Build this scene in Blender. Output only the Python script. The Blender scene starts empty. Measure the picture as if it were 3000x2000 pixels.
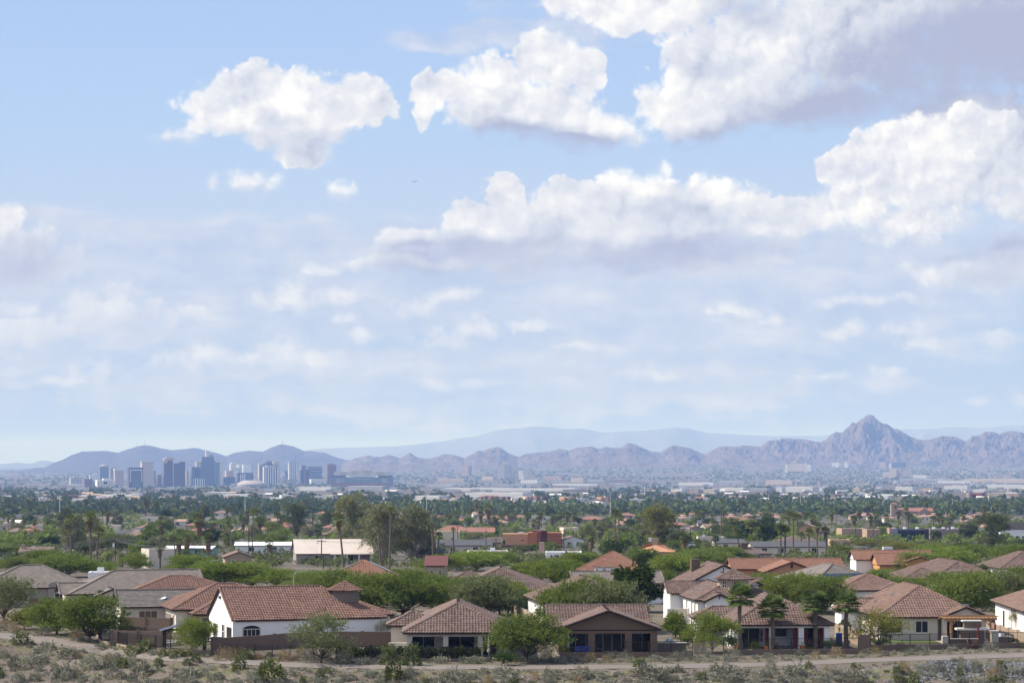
import bpy, bmesh, math, random
from mathutils import Vector, Matrix, noise as mnoise
import numpy as np

SC = bpy.context.scene
COL = SC.collection
R = math.radians
rnd = random.Random(7)

# ------------------------------------------------------------------ camera
F_PX, U0, V0 = 7000.0, 1500.0, 1360.0      # focal length, centre and horizon in the 3000 px wide photograph
CAM_H = 20.6
cam_d = bpy.data.cameras.new('camera')
cam_d.sensor_width = 36.0
cam_d.lens = F_PX / 3000.0 * 36.0
cam_d.shift_y = (V0 - 1000.0) / 3000.0
cam_d.clip_start = 1.0
cam_d.clip_end = 200000.0
cam = bpy.data.objects.new('camera', cam_d)
cam.location = (0, 0, CAM_H)
cam.rotation_euler = (R(90), 0, 0)
COL.objects.link(cam)
SC.camera = cam

# ------------------------------------------------------------------ light
SUN_AZ, SUN_EL = 280.0, 47.0               # azimuth clockwise from +Y (the view direction)
sdir = Vector((math.sin(R(SUN_AZ)) * math.cos(R(SUN_EL)), math.cos(R(SUN_AZ)) * math.cos(R(SUN_EL)), math.sin(R(SUN_EL))))
sun_d = bpy.data.lights.new('sun', 'SUN')
sun_d.energy = 4.5
sun_d.angle = R(0.53)
sun_d.color = (1.0, 0.94, 0.85)
sun = bpy.data.objects.new('sun', sun_d)
sun.rotation_euler = (-sdir).to_track_quat('-Z', 'Y').to_euler()
sun.location = (-200, 100, 300)
COL.objects.link(sun)

SC.view_settings.view_transform = 'Standard'
SC.view_settings.look = 'None'
EXPO = 0.6
SC.view_settings.exposure = EXPO
SC.view_settings.gamma = 1.0
SC.cycles.max_bounces = 5
SC.cycles.diffuse_bounces = 2
SC.cycles.glossy_bounces = 2
SC.cycles.transmission_bounces = 2
SC.cycles.volume_bounces = 0
SC.cycles.transparent_max_bounces = 4
SC.cycles.use_denoising = True
SC.cycles.use_adaptive_sampling = True


class NG:
    """Short-hand for building a node tree."""
    def __init__(s, tree):
        s.t = tree
        tree.nodes.clear()
    def n(s, typ, ins=None, **kw):
        nd = s.t.nodes.new(typ)
        for k, v in kw.items():
            setattr(nd, k, v)
        for k, v in (ins or {}).items():
            s.put(nd.inputs[k], v)
        return nd
    def put(s, sock, v):
        if isinstance(v, bpy.types.NodeSocket):
            s.t.links.new(v, sock)
        elif isinstance(v, bpy.types.Node):
            s.t.links.new(v.outputs[0], sock)
        else:
            sock.default_value = v
    def m(s, op, a, b=None, c=None, clamp=False):
        nd = s.t.nodes.new('ShaderNodeMath')
        nd.operation = op
        nd.use_clamp = clamp
        for i, v in enumerate((a, b, c)):
            if v is not None:
                s.put(nd.inputs[i], v)
        return nd.outputs[0]
    def vm(s, op, a, b=None, c=None):
        nd = s.t.nodes.new('ShaderNodeVectorMath')
        nd.operation = op
        for i, v in enumerate((a, b, c)):
            if v is not None:
                s.put(nd.inputs[i], v)
        return nd.outputs['Value'] if op in ('LENGTH', 'DOT_PRODUCT', 'DISTANCE') else nd.outputs[0]
    def mr(s, v, a, b, c=0.0, d=1.0, typ='LINEAR'):
        nd = s.t.nodes.new('ShaderNodeMapRange')
        nd.interpolation_type = typ
        for k, x in zip(('Value', 'From Min', 'From Max', 'To Min', 'To Max'), (v, a, b, c, d)):
            s.put(nd.inputs[k], x)
        return nd.outputs[0]
    def mix(s, f, a, b, blend='MIX'):
        nd = s.t.nodes.new('ShaderNodeMix')
        nd.data_type = 'RGBA'
        nd.blend_type = blend
        for k, x in ((0, f), (6, a), (7, b)):
            if isinstance(x, tuple) and len(x) == 3:
                x = (*x, 1)
            s.put(nd.inputs[k], x)
        return nd.outputs[2]
    def ramp(s, f, stops, interp='LINEAR'):
        nd = s.t.nodes.new('ShaderNodeValToRGB')
        cr = nd.color_ramp
        cr.interpolation = interp
        while len(cr.elements) < len(stops):
            cr.elements.new(0.5)
        for e, (p, c) in zip(cr.elements, stops):
            e.position = p
            e.color = (*c[:3], 1)
        s.put(nd.inputs[0], f)
        return nd.outputs[0]
    def noise(s, vec, scale, detail=4, rough=0.5, dims='3D', dist=0.0):
        nd = s.t.nodes.new('ShaderNodeTexNoise')
        nd.noise_dimensions = dims
        s.put(nd.inputs['Vector'], vec)
        nd.inputs['Scale'].default_value = scale
        nd.inputs['Detail'].default_value = detail
        nd.inputs['Roughness'].default_value = rough
        nd.inputs['Distortion'].default_value = dist
        return nd


def lin(r, g, b):
    f = lambda c: (c / 255) / 12.92 if c / 255 <= 0.04045 else ((c / 255 + 0.055) / 1.055) ** 2.4
    return (f(r), f(g), f(b))


# ------------------------------------------------------------------ sky: Nishita + cumulus field laid out by direction
def build_world():
    w = bpy.data.worlds.new('World')
    SC.world = w
    w.use_nodes = True
    g = NG(w.node_tree)
    BG = 0.15
    SK = 1.0 / BG / 2 ** EXPO                                        # node colours are this much brighter; Background strength is 1/SK
    d = g.n('ShaderNodeTexCoord').outputs['Generated']
    sep = g.n('ShaderNodeSeparateXYZ', {0: d})
    dx, dy, dz = sep.outputs
    ys = g.m('MAXIMUM', dy, 0.05)
    U = g.m('MULTIPLY_ADD', g.m('DIVIDE', dx, ys), 7.0, 1.5)
    EL = g.m('MULTIPLY', g.m('DIVIDE', dz, ys), 7.0)  # height above the horizon, thousands of photo pixels
    V = g.m('SUBTRACT', 1.36, EL)
    front = g.mr(dy, 0.06, 0.3)
    P = g.n('ShaderNodeCombineXYZ', {0: U, 1: V, 2: 0.0}).outputs[0]
    sky = g.n('ShaderNodeTexSky', sky_type='NISHITA', sun_disc=False, sun_elevation=R(SUN_EL), sun_rotation=R(SUN_AZ),
              altitude=350.0, air_density=1.0, dust_density=1.2, ozone_density=1.5).outputs[0]
    low = g.ramp(g.m('MULTIPLY', EL, 1 / 1.6, clamp=True), SKYRAMP)
    lowS = g.vm('SCALE', low); lowS.node.inputs['Scale'].default_value = SK
    sky = g.mix(g.mr(dz, 0.2, 0.5, 0.0, 1.0, 'SMOOTHSTEP'), lowS, sky)

    # warped coordinates
    wn = g.noise(P, 5.5, 3, 0.55, '2D')
    wv = g.vm('SUBTRACT', wn.outputs['Color'], (0.5, 0.5, 0.5))
    P1 = g.vm('MULTIPLY_ADD', wv, (0.10, 0.075, 0.0), P)

    def field(lst, p, combine):
        acc = None
        px, py, _ = g.n('ShaderNodeSeparateXYZ', {0: p}).outputs
        for (cx, cy, rx, ry, *o) in lst:
            # the running value rides along in z (scaled away) so the compiler works through the list in order
            q = p if acc is None else g.n('ShaderNodeCombineXYZ', {0: px, 1: py, 2: acc}).outputs[0]
            k = g.vm('MULTIPLY_ADD', q, (1000 / rx, 1000 / ry, 0.0), (-cx / rx, -cy / ry, o[0] if o else 0.0))
            e = g.n('ShaderNodeTexGradient', {0: k}, gradient_type='SPHERICAL').outputs[1]
            if acc is None:
                acc = e
            elif combine == 'ADD':
                acc = g.m('ADD', acc, e)
            else:
                acc = g.m('SMOOTH_MAX', acc, e, 0.12)
        return acc

    FC = field(CUMULUS, P1, 'MAX')
    FT = field(TOWER, P1, 'MAX')
    FW = field(WISPS, P1, 'MAX')
    FD = field(DARK, P1, 'ADD')
    FS = field(VEIL, P1, 'ADD')
    FB = field(BRIGHT, P1, 'ADD')

    # billows: inverted fractal cell distance, evaluated here and a little towards the sun
    wn2 = g.noise(P, 17.0, 4, 0.6, '2D')
    P2 = g.vm('MULTIPLY_ADD', g.vm('SUBTRACT', wn2.outputs['Color'], (0.5, 0.5, 0.5)), (0.05, 0.05, 0.0), P)

    def billow(p):
        v = g.n('ShaderNodeTexVoronoi', {'Vector': p, 'Scale': 10.0, 'Detail': 3.0, 'Roughness': 0.5, 'Lacunarity': 2.3},
                voronoi_dimensions='2D', feature='F1', normalize=True)
        return g.m('SUBTRACT', 1.0, v.outputs['Distance'])
    b0 = billow(P2)
    b1 = billow(g.vm('ADD', P2, (-0.018, -0.024, 0.0)))
    relief = g.m('SUBTRACT', b0, b1)
    fine = g.noise(P2, 22.0, 5, 0.6, '2D').outputs[0]
    big = g.noise(P1, 4.6, 3, 0.5, '2D').outputs[0]
    mid = g.noise(P2, 9.0, 3, 0.5, '2D').outputs[0]

    amp = g.mr(FC, 0.06, 0.22)
    bb = g.m('MULTIPLY_ADD', g.m('SUBTRACT', b0, 0.70), 0.75, g.m('MULTIPLY', g.m('SUBTRACT', fine, 0.5), 0.48))
    dens = g.m('MULTIPLY_ADD', bb, amp, FC)
    soft = g.m('ADD', g.mr(big, 0.35, 0.65, 0.10, 0.36), g.m('MULTIPLY', FD, 0.42))
    soft = g.m('ADD', soft, g.mr(V, 0.6, 0.9, 0.0, 0.14))
    alpha = g.mr(dens, 0.15, g.m('ADD', 0.15, soft), 0.0, 1.0, 'SMOOTHSTEP')
    wd = g.m('MULTIPLY_ADD', g.m('ADD', g.m('MULTIPLY', g.m('SUBTRACT', fine, 0.5), 1.3), g.m('MULTIPLY', g.m('SUBTRACT', b0, 0.70), 0.9)), g.mr(FW, 0.05, 0.35), FW)
    wa = g.mr(wd, 0.12, 0.95, 0.0, 0.80, 'SMOOTHSTEP')
    alpha = g.m('MAXIMUM', alpha, wa)
    alpha = g.m('MULTIPLY', alpha, front)

    # brightness of the cloud: relief towards the sun, thick dark bellies, bright towers
    calm = g.mr(FD, 0.15, 0.8, 1.0, 0.25)
    br = g.m('MULTIPLY', relief, 0.70)
    br = g.m('MULTIPLY_ADD', g.m('SUBTRACT', b0, 0.72), 0.20, br)
    br = g.m('MULTIPLY_ADD', g.m('SUBTRACT', big, 0.5), 0.60, br)
    br = g.m('MULTIPLY_ADD', g.m('SUBTRACT', mid, 0.5), 0.32, br)
    br = g.m('MULTIPLY_ADD', br, calm, 0.690)
    br = g.m('MULTIPLY_ADD', FB, 0.34, br)
    br = g.m('MULTIPLY_ADD', g.mr(dens, 0.12, 0.5, 0.14, -0.06), 1.0, br)
    br = g.m('SUBTRACT', br, g.m('MULTIPLY', FD, 0.62))
    # lower (farther) clouds lose contrast
    far = g.mr(V, 0.55, 1.0, 0.0, 0.5)
    br = g.m('ADD', g.m('MULTIPLY', br, g.m('SUBTRACT', 1.0, far)), g.m('MULTIPLY', far, 0.68))
    br = g.m('MAXIMUM', br, 0.16)
    ccol = g.ramp(g.m('MULTIPLY', br, 1.0, clamp=True), CLOUDRAMP)
    ccolS = g.vm('SCALE', ccol); ccolS.node.inputs['Scale'].default_value = SK

    # the tall tower at the right stands in front of the dark cloud
    dT = g.m('MULTIPLY_ADD', bb, g.mr(FT, 0.06, 0.22), FT)
    aT = g.m('MULTIPLY', g.mr(dT, 0.15, g.m('ADD', 0.25, g.m('ADD', g.mr(V, 0.52, 0.68, 0.0, 0.55), g.mr(big, 0.4, 0.65, 0.0, 0.2))), 0.0, 1.0, 'SMOOTHSTEP'), front)
    bT = g.m('MULTIPLY', relief, 0.95)
    bT = g.m('MULTIPLY_ADD', g.m('SUBTRACT', big, 0.5), 0.55, bT)
    bT = g.m('MULTIPLY_ADD', g.m('SUBTRACT', mid, 0.5), 0.34, bT)
    bT = g.m('ADD', bT, g.m('SUBTRACT', g.mr(V, 0.30, 0.64, 0.82, 0.66), g.mr(U, 2.72, 3.0, 0.0, 0.22)))
    cT = g.vm('SCALE', g.ramp(bT, CLOUDRAMP)); cT.node.inputs['Scale'].default_value = SK

    # thin veil of stratus with long horizontal streaks
    st = g.noise(g.vm('MULTIPLY', P1, (1.0, 4.5, 1.0)), 2.6, 6, 0.6, '2D').outputs[0]
    st = g.m('ADD', st, g.m('MULTIPLY_ADD', g.m('SUBTRACT', b0, 0.72), 0.40, g.m('MULTIPLY', g.m('SUBTRACT', mid, 0.5), 0.36)))
    va = g.m('MULTIPLY', g.mr(g.m('MULTIPLY_ADD', g.m('SUBTRACT', st, 0.5), 1.5, FS), 0.0, 0.62, 0.0, 0.84, 'SMOOTHSTEP'), front)
    va = g.m('MULTIPLY', va, g.mr(FS, 0.0, 0.3, 0.0, 0.8))
    vcol = g.ramp(st, VEILRAMP)
    vcolS = g.vm('SCALE', vcol); vcolS.node.inputs['Scale'].default_value = SK
    sky = g.mix(va, sky, vcolS)
    # shadows of the veil's thicker parts are the dark list outside cumulus too
    aw = g.m('MULTIPLY', alpha, g.mr(V, 0.6, 1.15, 0.98, 0.55))
    out = g.mix(aw, sky, ccolS)
    out = g.mix(aT, out, cT)
    # unseen broken cloud over the rest of the sky, added to lift ambient light
    gn = g.noise(g.vm('MULTIPLY', d, (1.0, 1.0, 1.8)), 2.6, 6, 0.55).outputs[0]
    ga = g.m('MULTIPLY', g.mr(gn, 0.50, 0.60, 0.0, 0.9, 'SMOOTHSTEP'), g.m('SUBTRACT', 1.0, g.mr(dy, 0.5, 0.8)))
    out = g.mix(ga, out, (1.4 * SK, 1.42 * SK, 1.47 * SK))
    bg = g.n('ShaderNodeBackground', {'Color': out, 'Strength': BG})
    g.n('ShaderNodeOutputWorld', {'Surface': bg})
    w.cycles.sampling_method = 'MANUAL'
    w.cycles.sample_map_resolution = 512


SKYRAMP = [(0.0, lin(134, 154, 214)), (0.06, lin(154, 177, 224)), (0.12, lin(172, 193, 231)), (0.2, lin(178, 201, 234)), (0.42, lin(195, 212, 239)), (0.62, lin(181, 208, 245)), (1.0, lin(167, 196, 243))]
CLOUDRAMP = [(0.0, lin(156, 161, 198)), (0.22, lin(184, 190, 213)), (0.45, lin(214, 219, 232)), (0.68, lin(236, 238, 245)), (0.88, lin(255, 255, 255)), (1.0, (1.06, 1.06, 1.05))]
VEILRAMP = [(0.25, lin(184, 199, 231)), (0.5, lin(203, 212, 233)), (0.68, lin(219, 224, 238)), (0.88, lin(238, 239, 246))]
CUMULUS = [  # centre x, y, radii in photo pixels
    (1480, 730, 460, 110), (1950, 735, 520, 100), (1250, 770, 240, 70), 
        (2600, 110, 820, 330), (2800, 320, 420, 150), (2200, 190, 360, 260), (2060, 330, 270, 130), (1900, 10, 420, 120), (2350, 310, 560, 115), (2950, 90, 560, 300),
    (800, 300, 290, 150), (660, 325, 190, 110), (940, 315, 260, 130), (1065, 305, 125, 105), (800, 245, 90, 75), (870, 390, 230, 75), (890, 455, 125, 75),
    (1250, 265, 70, 100), (1310, 245, 110, 65), (1236, 320, 46, 85), (1450, 270, 190, 145), (1480, 345, 230, 125), (1590, 330, 220, 140),
    (1720, 390, 230, 85), (1600, 180, 120, 115), (1550, 145, 65, 75), (1700, 205, 90, 90), (1485, 575, 85, 85), (1400, 640, 170, 75), (1200, 705, 170, 55),
    (1550, 660, 180, 100), (1700, 610, 210, 130), (1850, 605, 230, 140), (2060, 600, 270, 115), (2260, 640, 190, 95), (2350, 630, 150, 90), (1600, 700, 330, 95),
    (1950, 680, 420, 95), 
    (2850, 785, 270, 95), (2960, 740, 150, 80), (60, 770, 230, 150), (15, 650, 75, 65),
    (310, 920, 240, 75), (100, 970, 320, 60)]
TOWER = [(2760, 510, 400, 215), (2600, 485, 220, 125), (2475, 490, 110, 75), (2500, 610, 180, 105), (2640, 650, 350, 95), (2890, 395, 170, 110), (2845, 350, 85, 75), (2975, 420, 70, 95), (2710, 430, 230, 120), (2980, 600, 160, 90)]
WISPS = [
    (505, 405, 110, 42), (740, 527, 140, 48), (615, 537, 45, 40), (1000, 550, 68, 40), (1945, 485, 36, 48), (230, 880, 120, 60), (350, 860, 130, 70),
    (300, 1080, 165, 65), (590, 1030, 90, 75), (485, 1055, 75, 32), (720, 1045, 75, 28), (825, 1025, 100, 58), (930, 1050, 130, 40), (510, 930, 52, 62),
    (850, 870, 125, 85), (970, 875, 160, 55), (1210, 890, 120, 45), (1300, 990, 180, 50), (1400, 965, 160, 50), (1010, 942, 70, 36), (1060, 985, 50, 36),
    (2440, 965, 75, 42), (2500, 950, 75, 44), (2650, 962, 105, 40), (2930, 990, 110, 42), (2700, 1010, 130, 30), (1860, 1100, 110, 38), (1250, 1125, 90, 36),
    (1390, 1128, 150, 30), (1960, 1108, 80, 24), (2430, 1108, 110, 24), (2990, 1175, 70, 48), (2870, 1180, 60, 26), (2600, 1095, 80, 24), (1910, 795, 170, 34),
    (2060, 785, 90, 38), (2260, 935, 60, 30), (1060, 765, 120, 40), (1250, 775, 150, 45), (1500, 800, 160, 40), (950, 780, 90, 36), (1330, 860, 140, 40),
    (2150, 910, 160, 30), (2550, 880, 260, 30), (1560, 960, 140, 30), (180, 1110, 140, 30), (60, 905, 120, 50),
    (1700, 1010, 150, 26), (560, 930, 140, 40, 0.2)]
DARK = [
    (1480, 800, 520, 70, 0.2), (1980, 800, 520, 60, 0.2), (1230, 810, 260, 50, 0.3), (2600, 725, 380, 60, 0.2), (1750, 430, 160, 60, 0.4),
    (2750, 250, 620, 240), (2500, 350, 520, 100), (2950, 40, 560, 260, 0.35), (2200, 40, 200, 70, 0.5),
    (880, 425, 330, 70, 0.6), (1480, 420, 330, 70, 0.35), (1700, 430, 160, 50, 0.3), (2150, 410, 420, 60, 0.2), (1350, 720, 260, 50, 0.2), (1200, 735, 200, 40, 0.2), (2150, 720, 300, 50, 0.2), (2560, 690, 260, 60, 0.2),
    (760, 555, 140, 30, 0.4), (505, 425, 110, 25, 0.4), (1000, 570, 70, 24, 0.4), (820, 350, 120, 50, 0.5), (2000, 430, 120, 30, 0.4), (1000, 330, 120, 50, 0.5), (1540, 410, 340, 70, 0.45), (1850, 740, 620, 60, 0.2), (2000, 640, 360, 100, 0.6), (1600, 690, 220, 60, 0.6),
    (2940, 610, 240, 170, 0.3), (2960, 700, 260, 90, 0.1), (2930, 815, 240, 70, 0.1), (2700, 730, 300, 60, 0.3),
    (60, 800, 280, 150, 0.0), (430, 980, 260, 100, 0.1), (150, 1030, 320, 60, 0.2), (360, 1100, 150, 40, 0.4), (1050, 1065, 170, 40, 0.4), (1400, 1000, 260, 40, 0.4), (2800, 1000, 300, 50, 0.5),
    (1250, 930, 250, 60, 0.4),
]
BRIGHT = [
    (2700, 400, 300, 150, 0.3), (2850, 330, 150, 100, 0.2), (1945, 490, 60, 50), (2130, 500, 160, 60), (1830, 520, 120, 60),
    (1440, 240, 140, 80), (840, 290, 110, 60), (1020, 330, 120, 70), (1960, 235, 70, 60), (2020, 320, 190, 90), (1870, 570, 70, 40), (2110, 570, 80, 60), (2700, 530, 150, 80, 0.2), (2480, 640, 130, 70), (2240, 680, 60, 40),
    (1490, 560, 60, 50), (1850, 20, 200, 80), (2960, 610, 60, 40), (600, 1020, 50, 50), (820, 240, 80, 40), (1240, 280, 40, 70), (2560, 420, 80, 50), (260, 1060, 70, 30), (1700, 160, 0.1, 0.1),
]
VEIL = [
    (1550, 800, 700, 170), (1150, 850, 480, 130), (1900, 780, 560, 130), (1450, 930, 420, 80, 0.3), (350, 700, 420, 60, 0.2),
    (650, 800, 900, 220), (1500, 880, 1100, 320), (2300, 900, 1000, 260), (150, 1000, 700, 260), (1330, 110, 260, 55, 0.3), (100, 640, 220, 50, 0.2), (1500, 1150, 1700, 170, 0.35), (1750, 60, 500, 120, 0.35), (1700, 730, 900, 120, 0.2), (2750, 760, 500, 160, 0.2),
]
build_world()

# ------------------------------------------------------------------ helpers
def tag(o, label=None, cat=None, group=None, kind=None):
    for k, v in (('label', label), ('category', cat), ('group', group), ('kind', kind)):
        if v:
            o[k] = v
    return o


def empty(name, loc, rz=0.0, label=None, cat=None, group=None):
    o = bpy.data.objects.new(name, None)
    o.empty_display_size = 0.5
    o.location = loc
    o.rotation_euler = (0, 0, rz)
    COL.objects.link(o)
    return tag(o, label, cat, group)


def copy_tree(o, loc=None, rz=None, scale=None, label=None, group=None):
    c = o.copy()
    COL.objects.link(c)
    for ch in o.children:
        k = ch.copy()
        COL.objects.link(k)
        k.parent = c
        for g2 in ch.children:
            k2 = g2.copy()
            COL.objects.link(k2)
            k2.parent = k
    if loc is not None:
        c.location = loc
    if rz is not None:
        c.rotation_euler = (0, 0, rz)
    if scale is not None:
        c.scale = scale if hasattr(scale, '__len__') else (scale,) * 3
    if label:
        c['label'] = label
    if group:
        c['group'] = group
    return c


def link_mesh(name, me, parent=None):
    o = bpy.data.objects.new(name, me)
    COL.objects.link(o)
    if parent is not None:
        o.parent = parent
    return o


def quads_mesh(name, V, mats, midx=None, smooth=False):
    """V: (n,4,3) array of quads -> mesh."""
    n = len(V)
    me = bpy.data.meshes.new(name)
    me.vertices.add(n * 4)
    me.vertices.foreach_set('co', np.ascontiguousarray(V, dtype=np.float32).ravel())
    me.loops.add(n * 4)
    me.loops.foreach_set('vertex_index', np.arange(n * 4, dtype=np.int32))
    me.polygons.add(n)
    me.polygons.foreach_set('loop_start', np.arange(0, n * 4, 4, dtype=np.int32))
    for m in mats:
        me.materials.append(m)
    if midx is not None:
        me.polygons.foreach_set('material_index', np.asarray(midx, dtype=np.int32))
    me.update(calc_edges=True)
    return me


class MB:
    def __init__(s):
        s.v, s.f, s.mi, s.uv = [], [], [], []
        s.cur = 0
    def face(s, pts, uv=(0.5, 0.5)):
        k = len(s.v)
        s.v.extend(tuple(p) for p in pts)
        s.f.append(tuple(range(k, k + len(pts))))
        s.mi.append(s.cur)
        s.uv.append(uv)
    def box(s, x0, y0, z0, x1, y1, z1, bottom=True, top=True):
        a = [(x0, y0, z0), (x1, y0, z0), (x1, y1, z0), (x0, y1, z0), (x0, y0, z1), (x1, y0, z1), (x1, y1, z1), (x0, y1, z1)]
        q = [(0, 1, 5, 4), (1, 2, 6, 5), (2, 3, 7, 6), (3, 0, 4, 7)]
        if top:
            q.append((4, 5, 6, 7))
        if bottom:
            q.append((3, 2, 1, 0))
        for i in q:
            s.face([a[j] for j in i])
    def beam(s, a, b, w, h):
        """box with a rectangular section along a->b; w sideways, h up."""
        a, b = Vector(a), Vector(b)
        d = (b - a).normalized()
        up = Vector((0, 0, 1)) if abs(d.z) < 0.95 else Vector((0, 1, 0))
        sx = d.cross(up).normalized()
        uz = sx.cross(d)
        c = [(-w / 2, -h / 2), (w / 2, -h / 2), (w / 2, h / 2), (-w / 2, h / 2)]
        A = [a + sx * i + uz * j for i, j in c]
        B = [b + sx * i + uz * j for i, j in c]
        for i in range(4):
            j = (i + 1) % 4
            s.face([A[i], A[j], B[j], B[i]])
        s.face(A[::-1])
        s.face(B)
    def tube(s, pts, rad, n=6, cap=True):
        pts = [Vector(p) for p in pts]
        if not hasattr(rad, '__len__'):
            rad = [rad] * len(pts)
        rings = []
        for i, p in enumerate(pts):
            d = (pts[min(i + 1, len(pts) - 1)] - pts[max(i - 1, 0)]).normalized()
            up = Vector((0, 0, 1)) if abs(d.z) < 0.9 else Vector((1, 0, 0))
            a = d.cross(up).normalized()
            b = d.cross(a)
            rings.append([p + (a * math.cos(2 * math.pi * k / n) + b * math.sin(2 * math.pi * k / n)) * rad[i] for k in range(n)])
        for i in range(len(pts) - 1):
            for k in range(n):
                j = (k + 1) % n
                s.face([rings[i][k], rings[i + 1][k], rings[i + 1][j], rings[i][j]], (i + 0.5, k + 0.5))
        if cap:
            s.face(rings[-1])
            s.face(rings[0][::-1])
    def lathe(s, prof, n=12, c=(0, 0)):
        for i in range(len(prof) - 1):
            (r0, z0), (r1, z1) = prof[i], prof[i + 1]
            for k in range(n):
                a0, a1 = 2 * math.pi * k / n, 2 * math.pi * (k + 1) / n
                f = lambda r, a, z: (c[0] + r * math.cos(a), c[1] + r * math.sin(a), z)
                s.face([f(r0, a0, z0), f(r0, a1, z0), f(r1, a1, z1), f(r1, a0, z1)])
    def build(s, name, mats, parent=None, smooth=False):
        if not s.f:
            return None
        me = bpy.data.meshes.new(name)
        me.from_pydata(s.v, [], s.f)
        for m in (mats if isinstance(mats, (list, tuple)) else [mats]):
            me.materials.append(m)
        me.polygons.foreach_set('material_index', s.mi)
        uvl = me.uv_layers.new(name='UVMap')
        arr = np.empty((len(me.loops), 2), dtype=np.float32)
        k = 0
        for f, uv in zip(s.f, s.uv):
            arr[k:k + len(f)] = uv
            k += len(f)
        uvl.data.foreach_set('uv', arr.ravel())
        if smooth:
            me.polygons.foreach_set('use_smooth', [True] * len(me.polygons))
        me.update()
        return link_mesh(name, me, parent)


# ------------------------------------------------------------------ materials
def new_mat(name):
    m = bpy.data.materials.new(name)
    m.use_nodes = True
    return m, NG(m.node_tree)


MATS = {}
def mat(name, col, rough=0.85, var=0.12, scale=1.5, bump=0.0, bscale=8.0, metal=0.0, spec=0.3):
    if name in MATS:
        return MATS[name]
    m, g = new_mat(name)
    co = g.n('ShaderNodeTexCoord').outputs['Object']
    nz = g.noise(co, scale, 5, 0.6).outputs[0]
    n2 = g.noise(co, scale * 0.17, 3, 0.5).outputs[0]
    k = g.m('MULTIPLY_ADD', g.m('ADD', nz, n2), 2 * var, 1 - 2 * var)
    c = g.vm('SCALE', (*col,))
    g.put(c.node.inputs['Scale'], k)
    b = g.n('ShaderNodeBsdfPrincipled', {'Base Color': c, 'Roughness': rough, 'Metallic': metal, 'Specular IOR Level': spec})
    if bump:
        h = g.noise(co, bscale, 5, 0.6).outputs[0]
        g.put(b.inputs['Normal'], g.n('ShaderNodeBump', {'Strength': bump, 'Distance': 0.05, 'Height': h}))
    g.n('ShaderNodeOutputMaterial', {'Surface': b})
    MATS[name] = m
    return m


def tile_mat(name, cols, grime=0.35, rough=0.8):
    m, g = new_mat(name)
    uv = g.n('ShaderNodeTexCoord').outputs['UV']
    co = g.n('ShaderNodeTexCoord').outputs['Object']
    wn = g.n('ShaderNodeTexWhiteNoise', {'Vector': g.vm('FLOOR', uv)}, noise_dimensions='2D').outputs['Value']
    c = g.ramp(wn, [((i + 0.5) / len(cols), k) for i, k in enumerate(cols)])
    n = g.noise(co, 0.6, 5, 0.65).outputs[0]
    c2 = g.mix(g.mr(n, 0.42, 0.72, 0.0, grime), c, tuple(x * 0.45 for x in cols[0]))
    b = g.n('ShaderNodeBsdfPrincipled', {'Base Color': c2, 'Roughness': rough, 'Specular IOR Level': 0.25})
    g.n('ShaderNodeOutputMaterial', {'Surface': b})
    return m


def leaf_mat(name, c1, c2, c3=None, trans=0.3, nscale=0.9, rand=0.35):
    m, g = new_mat(name)
    co = g.n('ShaderNodeTexCoord').outputs['Object']
    oi = g.n('ShaderNodeObjectInfo').outputs['Random']
    n = g.noise(co, nscale, 3, 0.6).outputs[0]
    c = g.mix(g.mr(n, 0.32, 0.68), c1, c2)
    wn = g.n('ShaderNodeNewGeometry').outputs['Random Per Island']
    c = g.mix(g.mr(wn, 0.3, 1.0, 0.0, 0.55), c, c3 or tuple(x * 1.5 for x in c2))
    k = g.m('MULTIPLY_ADD', oi, rand, 1 - rand / 2)
    c = g.vm('SCALE', c)
    g.put(c.node.inputs['Scale'], k)
    d = g.n('ShaderNodeBsdfDiffuse', {'Color': c})
    t = g.n('ShaderNodeBsdfTranslucent', {'Color': c})
    s = g.n('ShaderNodeMixShader', {0: trans, 1: d, 2: t})
    g.n('ShaderNodeOutputMaterial', {'Surface': s})
    return m


WHITE = mat('white_stucco', (0.76, 0.74, 0.71), var=0.09, scale=.7)
CREAM = mat('cream_stucco', (0.62, 0.55, 0.44), var=0.09, scale=.7)
BEIGE = mat('beige_stucco', (0.55, 0.49, 0.41), var=0.09, scale=.7)
YELLOW = mat('ochre_stucco', (0.45, 0.35, 0.16), var=0.06)
TAN = mat('tan_stucco', (0.36, 0.27, 0.19), var=0.06)
BROWN = mat('brown_stucco', (0.13, 0.09, 0.062), var=0.07)
GREYST = mat('grey_tan_stucco', (0.30, 0.26, 0.22), var=0.06)
TERRA = mat('terracotta_stucco', (0.42, 0.22, 0.12), var=0.06)
OCHRE = mat('orange_ochre_stucco', (0.50, 0.25, 0.09), var=0.06)
DARKW = mat('dark_brown_wood', (0.035, 0.024, 0.018), var=0.2)
FASCIA = mat('fascia_board', (0.05, 0.035, 0.028), var=0.2)
WOOD = mat('cedar_wood', (0.30, 0.17, 0.08), var=0.2)
IRON = mat('black_iron', (0.025, 0.022, 0.02), rough=0.5)
BLOCKW = mat('brown_block_wall', (0.155, 0.108, 0.08), var=0.12, scale=2.5, bump=0.2)
BLOCKT = mat('tan_block_wall', (0.33, 0.25, 0.18), var=0.1, scale=2.5, bump=0.2)
GLASS = mat('window_glass', (0.022, 0.028, 0.034), rough=0.1, spec=0.3, var=0.2)
DARKIN = mat('dark_interior', (0.02, 0.019, 0.019), rough=0.4)  # near-black colour for slabs that stand for shaded openings
WFRAME = mat('window_frame', (0.62, 0.58, 0.50), var=0.03)
CONC = mat('concrete', (0.36, 0.33, 0.30), var=0.1)
PATIO = mat('patio_paving', (0.38, 0.31, 0.26), var=0.12, scale=2.0)
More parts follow.
